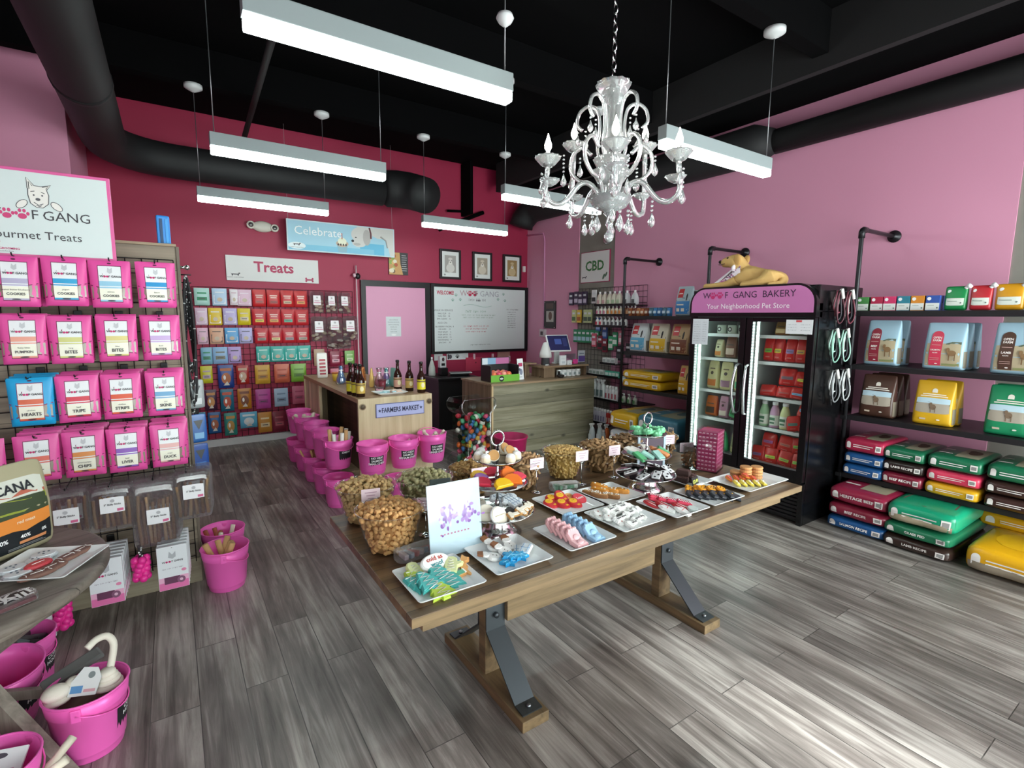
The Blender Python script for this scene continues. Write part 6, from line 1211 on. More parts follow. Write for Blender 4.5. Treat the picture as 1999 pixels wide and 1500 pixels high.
for i, (x0, x1, z0, z1) in enumerate(((1.62, 1.8, 1.74, 2.035), (1.825, 1.985, 1.74, 2.03), (2.0, 2.17, 1.74, 2.03), (1.62, 1.825, 1.35, 1.69), (1.835, 2.04, 1.4, 1.69), (2.05, 2.26, 1.36, 1.7))):
    t = E('clear_bag', ((x0+x1)/2, 7.4, z0), 0, ('first', 'second', 'third')[i % 3]+' clear bag of chews in the '+('upper' if i < 3 else 'lower')+' row by the pink door', 'bag', 'clear bags on the wall grid'); sb = SB(x1-x0, .06, z1-z0, 3, lambda v, u: .95-.8*v, .004, i)
    b = B(); sb.mesh(b, FILM, 8); b.done('film', t); w = x1-x0; q = random.Random(i)
    b = B()
    for k in range(9): b.ell((q.uniform(-.38, .38)*w, q.uniform(-.008, .008), .03+.016*k), (.03, .009, .02), C(('#c9ac92', '#dfcab8', '#b08f7a')[k % 3], .6), 8)
    b.done('chews', t, kind='stuff'); b = B(); sb.deco(b, 'f', [('r', .2, .36, .78, .84, C('#efeaec', .4)), ('r', .3, .55, .68, .57, C('#a8566c')), ('r', .24, .45, .74, .5, C('#d9a0b4')), ('e', .5, .72, .08, .05, C('#b5b0b2'))], .002); b.done('label', t)
t = E('clear_box', (2.0, 7.445, 1.235), 0, 'wide clear box of chews below the hanging clear bags', 'box'); sb = SB(.33, .1, .17, 6); b = B(); sb.mesh(b, FILM, 6); b.done('clear_wall', t)
b = B(); q = random.Random(4)
for k in range(22): b.ell((q.uniform(-.14, .14), q.uniform(-.03, .03), q.uniform(.02, .13)), (.03, .014, .018), C(('#b08f84', '#d9c9be', '#8f6a62')[k % 3], .6), 8)
b.done('chews', t, kind='stuff')
t = E('pole', (2.28, 7.45, 0), 0, 'thin white pole with dark clamp standing beside the pink door frame', 'pole'); b = B(); b.tube([(0, 0, .02), (0, 0, 2.42)], .009, C('#d9c9ce', .4), 8).lathe([(.07, 0), (.07, .012), (.01, .02)], C('#d9c9ce', .4), 16); b.done('shaft', t)
b = B(); b.ell((.02, -.01, 2.27), (.04, .03, .045), BLACK, 10).ell((-.03, -.01, 2.28), (.025, .025, .03), C('#d9b9c4', .4), 10); b.done('clamp', t)
# ================================================================ glass door fridge
t = FR = E('fridge', (4.19, 2.58, 0), -PI/2, 'tall black two door glass fridge with pink header sign full of pet food', 'fridge')
BG = C('#0b0b0d', .22); LIN = C('#c9d6d1', .4)
b = B(); b.box(-.58, -.545, .05, .76, .0, 1.76, BG, .004).box(.545, .58, .05, .76, 0, 1.76, BG, .004).box(-.545, .545, .72, .76, .02, 1.76, BG).box(-.58, .58, .03, .76, 1.76, 1.97, BG, .01).box(-.545, .545, .05, .72, .02, .36, BG); b.done('cabinet', t)
b = B(); b.box(-.545, -.535, .07, .72, .36, 1.72, LIN).box(.535, .545, .07, .72, .36, 1.72, LIN).box(-.535, .535, .7, .72, .36, 1.72, LIN).box(-.535, .535, .07, .7, .36, .37, LIN).box(-.535, .535, .07, .7, 1.71, 1.72, LIN).box(-.012, .012, .1, .7, .37, 1.71, LIN); b.done('liner', t)
b = B()
for k in range(9): b.box(-.54, .54, .035, .05, .04+.032*k, .06+.032*k, C('#141416', .35), .003)
b.box(-.58, -.54, .02, .06, .0, .36, BG, .003).box(.54, .58, .02, .06, 0, .36, BG, .003); b.done('base_grille', t)
def arch(x0, x1, z0, z1, r, n=8): return [(x0, z0), (x1, z0)]+[(x1-r+r*math.cos(PI/2*k/n), z1-r+r*math.sin(PI/2*k/n)) for k in range(n+1)]+[(x0+r-r*math.sin(PI/2*k/n), z1-r+r*math.cos(PI/2*k/n)) for k in range(n+1)]
b = B(); P_ = arch(-.58, .58, 1.715, 1.985, .16)
b.add([(x, y, z) for y in (-.012, .09) for x, z in P_], [tuple(range(len(P_))), tuple(range(len(P_), 2*len(P_)))[::-1]]+[(i, (i+1) % len(P_), len(P_)+(i+1) % len(P_), len(P_)+i) for i in range(len(P_))], BG); b.done('header', t)
b = B(); b.pz(arch(-.562, .562, 1.752, 1.968, .14), -.014, C('#c87ab0', .18)); DKT = C('#3a2240', .4)
b.tz('W', -.40, 1.905, .078, -.0155, DKT); paw(b, -.335, 1.905, .034, -.0155, MAG); paw(b, -.265, 1.907, .034, -.0155, MAG); b.tz('F  GANG  BAKERY', .1, 1.905, .08, -.0155, DKT, False, .98); b.tz('Your Neighborhood Pet Store', -.01, 1.808, .062, -.0155, C('#f6eef4', .4)); b.done('header_sign', t)
for s in (-1, 1):
    x0, x1 = (-.575, -.004) if s < 0 else (.004, .575)
    b = B()
    for a in ((x0, x0+.055, .37, 1.712), (x1-.055, x1, .37, 1.712), (x0+.055, x1-.055, .37, .46), (x0+.055, x1-.055, 1.675, 1.712)): b.box(a[0], a[1], 0, .045, a[2], a[3], BG, .004)
    b.box(x0+.05, x1-.05, .005, .03, .455, .47, C('#8f9596', .3, .8)); d = b.done('door', t)
    b = B(); b.rz(x0+.055, x1-.055, .46, 1.675, .02, clear('door_glass', '#f3f8f6', .015, .02)); b.done('door_glass', d)
    hx = -.045 if s < 0 else .045
    b = B(); b.tube([(hx, .0, 1.30)]+[(hx+s*.012*math.sin(PI*k/10), -.035-.035*math.sin(PI*k/10), 1.29-.42*k/10) for k in range(11)]+[(hx, .0, .86)], .011, C('#c4c8c9', .25, .8), 10); b.done('handle', d)
    b = B(); lx = x0+.075
    b.box(lx-.012, lx+.012, .06, .075, .42, 1.69, C('#dfe8e6', .4)); b.done('light_rail', t)
    b = B()
    for k in range(46): b.box(lx-.008, lx+.008, .054, .06, .43+.0272*k, .446+.0272*k, C('#eafffb', .5, 0, 22))
    b.done('led_strip', t)
    for z in (1.56, 1.33, 1.02, .75, .415):
        b = B(); sx0, sx1 = (x0+.05, -.02) if s < 0 else (.02, x1-.05)
        b.box(sx0, sx1, .125, .135, z-.028, z, C('#e4eae8', .35)); 
        for k in range(12): xx = sx0+(sx1-sx0)*k/11; b.box(xx-.002, xx+.002, .135, .68, z-.012, z-.006, C('#d5dad8', .4))
        for k in range(4): b.box(sx0, sx1, .2+.14*k, .206+.14*k, z-.018, z-.012, C('#d5dad8', .4))
        b.done('wire_shelf', t)
FRM_ = FR
def fw(lx, ly, z): return (4.19+ly, 2.58-lx, z)
def fpouch(lx, z, w, h, col, pan, lab, grp='pouches in the fridge', tilt=0, ly=.2, d=.09, lay=0, style=0):
    t = E('food_pouch', fw(lx, ly, z+.002), -PI/2+rnd.uniform(-.12, .12), lab, 'pouch', grp)
    sb = SB(w, d, h, 3.2, lambda v, u: (1-.8*v**2, 1-.12*v*v), .007, int(lx*100+z*77)); b = B(); sb.mesh(b, C(col, .28), 7); b.done('pouch_body', t)
    b = B(); P_ = C(pan, .4)
    if style == 0: sb.deco(b, 'f', [('r', .14, .38, .86, .56, P_), ('r', .25, .45, .75, .48, C('#6a6a70')), ('r', .3, .14, .7, .2, C('#d9847c', .4))])
    elif style == 1: sb.deco(b, 'f', [('r', .06, .04, .94, .34, P_), ('e', .5, .58, .14, .06, C('#4a3f34')), ('r', .25, .72, .75, .76, C('#6a5a48'))])
    elif style == 2: sb.deco(b, 'f', [('r', .1, .12, .9, .46, P_), ('r', .2, .6, .8, .64, C('#3f4a44'))])
    b.done('front_print', t)
    if tilt: t.rotation_euler = (0, tilt, t.rotation_euler.z)
    if lay: t.rotation_euler = (-lay, tilt, t.rotation_euler.z)
    return t
RC = '#cf2a22'
for i, x in enumerate((-.36, -.25, -.14)):
    b = B(); b.at(0, 0, 0).lathe([(.04, 0), (.042, .003), (.042, .075), (.04, .078), (.001, .078)], C('#cfdccb', .4), 20); b.at().ez(.0, .04, .02, .022, -.043, C('#2c3230')).ez(0, .04, .011, .012, -.0435, C('#dfe6da')); b.done('can', loc=fw(x, .19, 1.561), rz=-PI/2, label='pale green can with black swirl on the upper left fridge shelf', cat='can', group='cans in the fridge')
fpouch(-.37, 1.33, .09, .17, '#d9d3a8', '#d98a3c', 'cream and orange carton on the second left fridge shelf', style=1); fpouch(-.25, 1.33, .11, .2, '#7a5440', '#d9c4b0', 'brown pouch with pale label on the second left fridge shelf', style=2); fpouch(-.11, 1.33, .12, .21, '#3fae74', '#8fa49c', 'bright green pouch on the second left fridge shelf', style=2)
for x, c, n_ in ((-.42, '#c9722c', 'orange'), (-.28, '#a07a90', 'mauve'), (-.13, '#4fae80', 'green')): fpouch(x, 1.02, .125, .27, '#cfc893', c, 'cream food bag with %s base on the third left fridge shelf' % n_, 'cream bags in the fridge', style=1)
fpouch(-.42, .75, .13, .2, '#c2641f', '#3a2c1c', 'orange and black pouch on the fourth left fridge shelf', style=2); fpouch(-.29, .75, .09, .21, '#b98a9c', '#e6dcc8', 'dusky pink pouch on the fourth left fridge shelf', style=1); fpouch(-.18, .76, .11, .23, '#38b06a', '#226a40', 'crumpled green pouch leaning on the fourth left fridge shelf', tilt=.25, style=2); fpouch(-.07, .75, .1, .2, '#8f8a6a', '#cfc893', 'olive pouch beside the fridge handle', style=1)
fpouch(-.42, .42, .13, .21, '#cf6a1e', '#3a2c1c', 'orange pouch with dark flower on the lowest left fridge shelf', style=2); fpouch(-.28, .42, .12, .2, '#3fb070', '#1f5f3c', 'green crumpled pouch on the lowest left fridge shelf', tilt=-.15, style=2); fpouch(-.13, .42, .13, .21, '#8a8a62', '#cfc893', 'olive pouch on the lowest left fridge shelf', style=1)
fpouch(.22, 1.56, .12, .12, '#8a6a2c', '#d9c08a', 'golden brown bag on the upper right fridge shelf', style=2); fpouch(.34, 1.56, .1, .1, '#5a6a44', '#9aa880', 'olive packet beside the golden bag in the fridge', style=2)
for i, (x, c, n_) in enumerate(((.12, '#7fc24a', 'green'), (.21, '#e0d040', 'yellow'), (.31, '#9a7fb4', 'violet'), (.4, '#e0b04a', 'gold'), (.5, '#7ab8e0', 'blue'))): fpouch(x, 1.33, .098, .2, RC, c, 'red pouch with %s label on the second right fridge shelf' % n_, 'red pouches in the fridge')
for i, (x, z, w, h, c, l_, lay) in enumerate(((.14, 1.02, .16, .1, '#d9605c', 'pale red flat packet', 0), (.28, 1.02, .15, .1, '#c94a40', 'red packet lying low', 0), (.40, 1.02, .15, .1, '#7ab8e0', 'red packet with blue label', 0), (.49, 1.02, .1, .13, '#8fd04a', 'red packet with lime label', 0), (.29, 1.125, .15, .15, '#8a6a74', 'dark red packet on top', 0), (.43, 1.125, .17, .13, '#e6dc4a', 'red packet with yellow label on top', 0))): fpouch(x, z, w, h, RC, c, l_+' on the third right fridge shelf', 'red pouches in the fridge', .06*(i % 3-1), ly=.2 if z < 1.1 else .22)
for x, c, n_ in ((.115, '#a9cfa4', 'pale green'), (.21, '#d2a4c4', 'pink'), (.3, '#dfe4a8', 'pale yellow')):
    t = E('drink_bottle', fw(x, .19, .7515), -PI/2, '%s drink bottle with label in the fridge' % n_, 'bottle', 'drink bottles in the fridge')
    b = B(); b.lathe([(.038, 0), (.041, .005), (.041, .12), (.034, .16), (.022, .19), (.022, .2)], C(c, .3), 18); b.done('bottle_body', t); b = B(); b.lathe([(.024, .197), (.024, .225), (.001, .226)], WHITE, 16); b.done('cap', t); b = B(); b.lathe([(.0416, .02), (.0416, .11)], C('#e9ece0', .4), 18, cap=False); b.rz(-.024, .024, .065, .09, -.0424, C('#4f7a5c')); b.rz(-.02, .02, .035, .05, -.0424, C('#4f7a5c')); b.done('label', t)
for i, (x, z, c, n_) in enumerate(((.40, .75, '#4a8a7c', 'teal'), (.49, .75, '#7fa8dc', 'blue'), (.45, .87, '#9ac0e6', 'silver blue'))): fpouch(x, z, .12, .13, RC, c, 'red pouch with %s label beside the drink bottles' % n_, 'red pouches in the fridge', .2*(i-1), ly=.18+.03*(i == 2))
for i, (x, z, c, n_) in enumerate(((.1, .42, '#9a6aa0', 'plum'), (.21, .42, '#c2d44a', 'lime yellow'), (.33, .42, '#b8d65a', 'yellow green'), (.46, .42, '#a4dc5c', 'bright green'), (.17, .545, '#a85a9a', 'purple'), (.31, .545, '#c9705c', 'rust'), (.44, .55, '#8fce4c', 'grass green'))): fpouch(x, z, .135, .14, RC, c, 'red pouch with %s label on the lowest right fridge shelf' % n_, 'red pouches in the fridge', .1*((i % 3)-1), ly=.19+.03*(z > .5))
# papers on the fridge doors
t = E('notice', fw(-.46, -.001, 1.575), -PI/2, 'white printed list taped on the left fridge door', 'notice'); b = B(); b.box(-.085, .085, -.002, 0, -.12, .12, C('#dfe4ea', .5)); b.done('sheet', t); b = B()
for k in range(9): scrib(b, -.035, .09-.022*k, .07, .009, -.0028, C('#8d929a'), k); scrib(b, .045, .09-.022*k, .04, .009, -.0028, C('#8d929a'), k+20)
b.done('print', t)
t = E('notice', fw(.46, -.001, 1.635), -PI/2, 'white notice with red heading on the right fridge door', 'notice'); b = B(); b.box(-.11, .1, -.002, 0, -.055, .06, C('#e9ebee', .5)); b.done('sheet', t); b = B(); b.rz(-.03, .015, .04, .056, -.003, C('#d2464c'))
for k in range(3):
    for x in (-.06, .045): scrib(b, x, .02-.022*k, .07, .008, -.003, C('#9a9fa6'), k)
b.done('print', t)
# leashes hanging on the fridge side
for i, (z, cols, n_) in enumerate(((1.925, ('#6e3340', '#b9b0ae', '#4f2630'), 'white, maroon and blue'), (1.615, ('#9cc4b4', '#cfdcd6', '#7fae9c'), 'white and sea green'), (1.285, ('#b4b8b8', '#d2d4d2', '#7a7d80'), 'white and grey'))):
    for j, x in enumerate((4.42, 4.6)):
        t = E('rope_leash', (x+.02*i*(-1)**i, 1.98, z), 0, 'bunch of %s rope leash on the fridge side, %s of its pair' % (n_, 'front' if j == 0 else 'rear'), 'leash', 'rope leashes on the fridge')
        b = B(); b.tube([(0, .03, 0), (0, -.03, 0), (0, -.035, .012)], .004, CHROME, 6); b.done('hook', t)
        for k in range(6):
            b = B(); L = .285-.028*((k*5) % 6); wd = .016+.011*((k*2) % 6); sh = .05*(.5-((k*3) % 5)/4)
            b.tube([(wd*math.sin(a)*(1-.35*math.cos(a))+sh*(1-math.cos(a))*.5, -.010-.006*k+.004*math.sin(3*a+k), -.5*L+.5*L*math.cos(a)) for a in [2*PI*q_/26 for q_ in range(26)]], .0058, C(cols[(k+j) % 3] if k % 2 else ('#1c1c20', cols[0], '#2a2a30')[k//2], .6), 7, True); b.done('rope_loop', t)
        b = B(); b.tube([(-.02, -.055, .012), (-.005, -.055, -.02), (.012, -.055, -.06)], .012, C('#e4e4e0', .6), 8); b.done('rope_knot', t)
# ================================================================ the dog figure lying on the fridge
def skin_mesh(verts, edges, radii, sub=2):
    me = bpy.data.meshes.new('skin'); me.from_pydata(verts, edges, []); o = bpy.data.objects.new('skin', me); COL.objects.link(o)
    m = o.modifiers.new('s', 'SKIN'); m.use_smooth_shade = True
    for i, r in enumerate(radii): me.skin_vertices[0].data[i].radius = r if isinstance(r, tuple) else (r, r)
    me.skin_vertices[0].data[0].use_root = True
    s_ = o.modifiers.new('u', 'SUBSURF'); s_.levels = sub; s_.render_levels = sub
    dg = bpy.context.evaluated_depsgraph_get(); dg.update(); r = bpy.data.meshes.new_from_object(o.evaluated_get(dg)); bpy.data.objects.remove(o); bpy.data.meshes.remove(me); return r
t = E('dog_figure', (4.36, 2.62, 1.972), -PI/2, 'life size golden labrador figure in a white bandana lying on the fridge', 'dog figure')
FURM = C('#c9a262', .75, 0, 0, 70)
V = [(.19, 0, .085), (.06, 0, .085), (-.07, 0, .095), (-.125, -.005, .15), (-.165, -.01, .205), (-.19, -.015, .255), (-.25, -.025, .25), (-.305, -.03, .24), (-.33, -.033, .238),
     (-.14, -.075, .07), (-.22, -.09, .035), (-.36, -.1, .026), (-.46, -.105, .026), (-.14, .075, .07), (-.22, .09, .035), (-.34, .095, .026), (-.44, .095, .026),
     (.17, -.085, .075), (.12, -.125, .04), (.02, -.14, .026), (-.06, -.14, .024), (.245, .0, .06), (.26, -.07, .03), (.2, -.16, .018), (.17, .085, .07), (.1, .12, .04)]
Eg = [(0, 1), (1, 2), (2, 3), (3, 4), (4, 5), (5, 6), (6, 7), (7, 8), (2, 9), (9, 10), (10, 11), (11, 12), (2, 13), (13, 14), (14, 15), (15, 16), (0, 17), (17, 18), (18, 19), (19, 20), (0, 21), (21, 22), (22, 23), (0, 24), (24, 25)]
Rr = [.095, .09, .098, .085, .075, .085, .058, .046, .03, .055, .036, .03, .032, .055, .036, .03, .032, .078, .05, .03, .03, .035, .02, .012, .07, .04]
me = skin_mesh(V, Eg, Rr); me.name = 'dog_body'; me.materials.clear(); me.materials.append(FURM); o = bpy.data.objects.new('dog_body', me); COL.objects.link(o); o.parent = t
for s in (-1, 1):
    b = B(); b.T = Matrix.Translation((-.145, -.012+s*.068, .25)) @ Matrix.Rotation(.25, 4, 'Y') @ Matrix.Rotation(s*-.2, 4, 'X'); b.ell((0, 0, 0), (.036, .012, .058), C('#b98f50', .75, 0, 0, 70), 12); b.done('ear', t)
    b = B(); b.ell((-.245, -.022+s*.043, .275), .012, C('#1a1210', .1), 10); b.done('eye', t)
b = B(); b.ell((-.342, -.033, .252), (.016, .022, .016), C('#1c1414', .25), 10); b.done('nose', t)
b = B(); b.tube([(-.34, -.06, .226), (-.31, -.072, .222), (-.27, -.075, .228)], .004, C('#5a4030', .6), 6); b.done('mouth', t)
BAN = C('#e6dbe2', .7); b = B()
b.tube([(-.135-.045*math.sin(a)*.4+.02*math.cos(a)-.01, -.008+.088*math.cos(a), .17+.075*math.sin(a)*.55) for a in [2*PI*k/18 for k in range(18)]], .018, BAN, 8, True)
FL = lambda u, v: (-.16-.19*v-.05*math.sin(PI*u), -.1+.02*math.sin(PI*u)*(1-v)+.12*(u-.1)*(1-v)*.6, .165-.14*v+.01*math.sin(8*u))
b.sheet(FL, lerp(0, 1, 8), lerp(0, 1, 10), BAN); b.sheet(lambda u, v: (-.09-.22*v, -.103-.004*math.sin(PI*u), .2-.16*v-.07*u*(1-v)), lerp(0, 1, 8), lerp(0, 1, 10), BAN)
q = random.Random(2)
for k in range(26):
    v = q.uniform(0, .85); u = q.uniform(.1, .9); b.ell((-.09-.22*v, -.108, .2-.16*v-.07*u*(1-v)), (.008, .002, .005), C(('#b05a8a', '#5a4a60')[k % 2], .6), 6)
b.done('bandana', t)

# ================================================================ pipe and board shelves on the pink wall
PIPE = C('#2b2b2e', .4, .6); BRD = C('#17171a', .45)
def post(par, y, x=4.72):
    b = B(); z = 2.425; b.tube([(x, y, .012), (x, y, z-.05), (x+.012, y, z-.015), (x+.05, y, z), (5.33, y, z)], .0165, PIPE, 12); b.done('pipe_post', par)
    b = B(); b.tube([(x, y, z-.07), (x, y, z-.02), (x+.01, y, z-.008), (x+.025, y, z), (x+.07, y, z)], .024, PIPE, 12); b.done('elbow', par)
    b = B(); b.at(5.349, y, z, ry=-PI/2).lathe([(.052, 0), (.052, .012), (.028, .02), (.026, .045)], PIPE, 20); b.done('flange', par)
    b = B(); b.at(x, y, 0).lathe([(.038, 0), (.038, .01), (.026, .016), (.024, .04)], PIPE, 18); b.done('floor_flange', par)
t = E('pipe_shelf', (0, 0, 0), 0, 'black pipe and board shelving nearest the camera on the pink wall', 'shelf')
for y in (1.955, .28): post(t, y)
for z in (1.77, 1.33, .9, .4):
    b = B(); b.box(4.715, 5.345, .35, 1.935, z-.042, z, BRD, .003); b.done('board', t)
    b = B(); b.box(4.7, 4.74, 1.935, 1.985, z-.04, z-.006, PIPE, .006); b.done('bracket', t)
t = E('pipe_shelf', (0, 0, 0), 0, 'black pipe and board shelving between the fridge and the bottle grid', 'shelf')
for y in (4.555, 3.36): post(t, y)
for z in (1.725, 1.285, .84):
    b = B(); b.box(4.715, 5.345, 3.3, 4.53, z-.042, z, BRD, .003); b.done('board', t)
    b = B(); b.box(4.7, 4.74, 4.53, 4.57, z-.04, z-.006, PIPE, .006); b.done('bracket', t)
b = B(); b.box(4.44, 5.2, 3.42, 4.43, 0, .06, BRD, .003); b.done('low_platform', label='low black platform on the floor under the bags beside the fridge', cat='platform')
R90 = -PI/2
# small boxes and spouted pouches on the top board
for i, (y, c, n_) in enumerate(((1.918, '#4a8a4a', 'green'), (1.818, '#b02a4a', 'crimson'), (1.728, '#d2386a', 'pink'), (1.636, '#2f7f94', 'teal'), (1.546, '#d98a2c', 'orange'), (1.452, '#2f56a8', 'blue'))):
    for k in range(2 if i < 5 else 3):
        t = E('food_carton', (4.79+.075*k, y, 1.7705), R90, ('small %s and white carton in the row on the top board' if k == 0 else 'small %s and white carton behind its front one on the top board') % n_, 'carton', 'cartons on the top board' if k == 0 else 'rear %s cartons' % n_)
        b = B(); b.box(-.042, .042, -.032, .032, 0, .112, C(c, .4), .002); b.done('carton_body', t); b = B(); b.rz(-.042, .042, .004, .056, -.0326, C('#e6eae6', .4)).ez(-.022, .088, .013, .013, -.0327, WHITE, 12).rz(-.03, .01, .036, .04, -.033, C('#9aa49c')).ez(.03, .02, .006, .006, -.033, C('#6a7a70'), 8); b.done('front_print', t)
for i, (y, w, h, c, n_) in enumerate(((1.325, .13, .175, '#1f8a4c', 'green'), (1.185, .12, .175, '#c22f38', 'red'), (1.035, .15, .18, '#d99a1f', 'golden'), (.87, .13, .165, '#b9b48f', 'pale'))):
    t = E('spout_pouch', (4.80, y, 1.7705), R90, '%s spouted pouch with white label on the top board' % n_, 'pouch', 'spouted pouches on the top board'); sb = SB(w, .07, h, 3.5, lambda v, u: 1-.55*v**2, .003, i)
    b = B(); sb.mesh(b, C(c, .35), 8); b.done('pouch_body', t); b = B(); sb.deco(b, 'f', [('r', .04, .18, .96, .5, C('#dfe6dc', .4)), ('e', .18, .82, .1, .08, WHITE), ('r', .12, .36, .6, .39, C('#8a9a8c')), ('e', .78, .3, .04, .03, C('#6a7a70'))]); b.done('front_label', t)
    b = B(); b.at(w*.42, -.01, h*.93, ry=.9).lathe([(.012, -.01), (.012, .01)], WHITE, 12).lathe([(.018, .008), (.018, .03), (.001, .032)], WHITE, 14); b.done('spout_cap', t)
def stand_bag(x, y, z, w, d, h, body, deco, lab, grp, n=1, step=.125, extra=None):
    sb = SB(w, d, h, 5, lambda v, u: (1 if v < .4 else 1-.95*((v-.4)/.6)**1.1, 1-.07*v), .004, int(y*50), 'y', 20)
    t = E('food_bag', (x, y, z), R90+rnd.uniform(-.06, .06), lab, 'bag', grp)
    b = B(); sb.mesh(b, body, 10); b.done('bag_body', t); b = B(); sb.deco(b, 'f', deco, .0007); b.done('front_print', t)
    b = B(); sb.deco(b, 'r', extra or [('r', .15, .05, .85, .4, C('#8d8474', .5))], .0007); b.done('side_print', t)
    for k in range(1, n): dup(t, (x+step*k, y+rnd.uniform(-.015, .0), z), R90+rnd.uniform(-.05, .05), 'bag behind the '+lab, 'rear bags, '+lab[:30])
    return t
SKY, FIELD, TREE_ = C('#a9cbdd', .45), C('#b5a688', .5), C('#5f6a58', .5)
def open_farm(arch_, word):
    A = C(arch_, .45); Wt = C('#f2e9e4', .4)
    return [('r', .03, .03, .97, .56, FIELD), ('p', [(.03, .3), (.97, .25), (.97, .36), (.03, .4)], C('#9f946f', .5)), ('p', [(.55, .56), (.7, .6), (.97, .61), (.97, .55), (.55, .54)], TREE_), ('r', .5, .06, .95, .12, C('#8f9462', .5)), ('a', .16, .05, .47, .83, A),
        ('t', 'OPEN', .315, .68, .062, Wt, True), ('t', 'FARM', .315, .62, .062, Wt, True), ('t', word, .315, .42, .062 if len(word) < 6 else .045, Wt, True), ('t', 'RECIPE', .315, .36, .03, Wt, True), ('r', .2, .52, .43, .53, C('#c9a49c')), ('r', .2, .2, .43, .21, C('#c9a49c')), ('r', .2, .24, .43, .25, C('#c9a49c')), ('e', .36, .11, .04, .015, Wt),
        ('e', .73, .36, .11, .06, C('#8a6a48', .6)), ('e', .63, .43, .045, .045, C('#8a6a48', .6)), ('r', .65, .2, .68, .34, C('#7a5c3e', .6)), ('r', .79, .2, .82, .34, C('#7a5c3e', .6))]
BB = C('#9fc0d2', .42)
stand_bag(4.83, 1.765, 1.3305, .245, .12, .365, BB, open_farm('#8f2438', 'BEEF'), 'sky and field food bag with dark red arch on the second board', 'field picture bags', 2)
stand_bag(4.83, 1.362, 1.3305, .25, .12, .35, BB, open_farm('#cf3a55', 'SALMON'), 'sky and field food bag with pink red arch on the second board', 'field picture bags', 3)
stand_bag(4.83, .97, 1.3305, .25, .12, .355, BB, open_farm('#4f352a', 'LAMB'), 'sky and field food bag with brown arch on the second board', 'field picture bags', 2)
def plain_bag(c, an='#7a6450'):
    Wt = C('#ece6da', .4)
    return [('r', .03, .28, .97, .6, C('#a99f90', .5)), ('r', .03, .5, .97, .62, C('#b9d2de', .5)), ('p', [(.03, .5), (.4, .53), (.97, .5), (.97, .47), (.03, .47)], TREE_), ('a', .43, .74, .57, .84, Wt), ('r', .2, .69, .8, .71, Wt), ('r', .14, .65, .86, .67, Wt), ('e', .52, .42, .08, .06, C(an, .6)), ('r', .46, .3, .48, .4, C(an, .6)), ('r', .57, .3, .59, .4, C(an, .6)), ('e', .46, .48, .04, .04, C(an, .6)), ('r', .2, .1, .36, .15, C('#c9b8a4', .5)), ('e', .68, .13, .05, .02, Wt)]
for y, c, n_, n in ((1.765, '#4a3026', 'dark brown', 3), (1.39, '#d9a820', 'yellow', 2), (.965, '#1f8a5c', 'green', 2)): stand_bag(4.84, y, .9005, .25, .13, .35 if n_ != 'yellow' else .34, C(c, .4), plain_bag(c), '%s food bag with field picture on the third board' % n_, 'field picture bags on the third board', n)
# bags lying in stacks
def lying_bag(x, y, z, w, l, h, c, word, lab, dome=1.0, top=None, grp=None, sp=None):
    """X is the front face; the bag reaches back to x+l"""
    sb = SB(w, l, h, 5, None, .006, int(y*37+z*91), 'z', 12); t = E('food_bag', (x+l/2, y, z), R90+rnd.uniform(-.025, .025), lab, 'bag', grp or 'bags lying in stacks on the pink wall shelves')
    b = B(); sb.mesh(b, C(c, .28), 10); b.done('bag_body', t); b = B(); Wt = C('#e9e4e0', .4)
    D = [('a', .08, .3, .19, .72, Wt), ('r', .8, .3, .93, .68, Wt), ('r', .82, .38, .91, .6, C('#8d8a88'))]
    D += [('t', word, .5, .5, .26, Wt, True)] if word else [('r', .25, .53, .74, .58, Wt), ('r', .25, .4, .68, .45, Wt)]
    sb.deco(b, 'f', D, .0012); b.done('front_print', t)
    if top: b = B(); sb.deco(b, 't', top, .001); b.done('top_print', t)
    return t
PIC = lambda a: [('r', .45, .1, .9, .85, C('#9a917a', .5)), ('e', .68, .5, .12, .16, C(a, .6)), ('e', .6, .6, .06, .08, C(a, .6)), ('r', .1, .2, .38, .24, C('#e6d9d4', .5)), ('r', .1, .5, .3, .54, C('#e6d9d4', .5))]
G_, M_, N_, Br, Y_ = '#1f6a4a', '#7a1f34', '#1f5288', '#3a2622', '#d2a01f'
for y, w, lst in ((1.77, .295, (('#a82a48', '', 'crimson', .125), (N_, '', 'upper blue', .1), (N_, '', 'lower blue', .1))), (1.495, .275, ((G_, '', 'green', .105), ('#2e2422', 'LAMB RECIPE', 'black brown', .095), (M_, 'BEEF RECIPE', 'maroon', .105))), (1.19, .32, ((G_, '', 'green', .115), ('#cf3a58', '', 'rosy red', .1), (Y_, '', 'golden', .1))), (.87, .29, ((G_, '', 'green', .12), (Br, '', 'upper brown', .1), (Br, '', 'lower brown', .1)))):
    z = .4005
    for c, wd, n_, h in lst[::-1]:
        o = lying_bag(4.66, y, z, w, .5, h, c, wd, '%s bag in the %s lying stack on the lowest board' % (n_, {1.77: 'first', 1.495: 'second', 1.19: 'third', .87: 'fourth'}[y]), top=PIC('#5a4030') if z > .58 else None); z += h
z = 0
for c, wd, n_, h in ((N_, 'SALMON RECIPE', 'blue', .105), (M_, 'BEEF RECIPE', 'maroon', .11), ('#8f2440', 'HERITAGE BEEF', 'crimson', .135)):
    lying_bag(4.42+.015*(n_ == 'crimson'), 1.69, z+.0008, .43, .8, h, c, wd, '%s large bag in the floor stack beside the fridge' % n_, top=PIC('#2a2420') if n_ == 'crimson' else None); z += h
z = 0
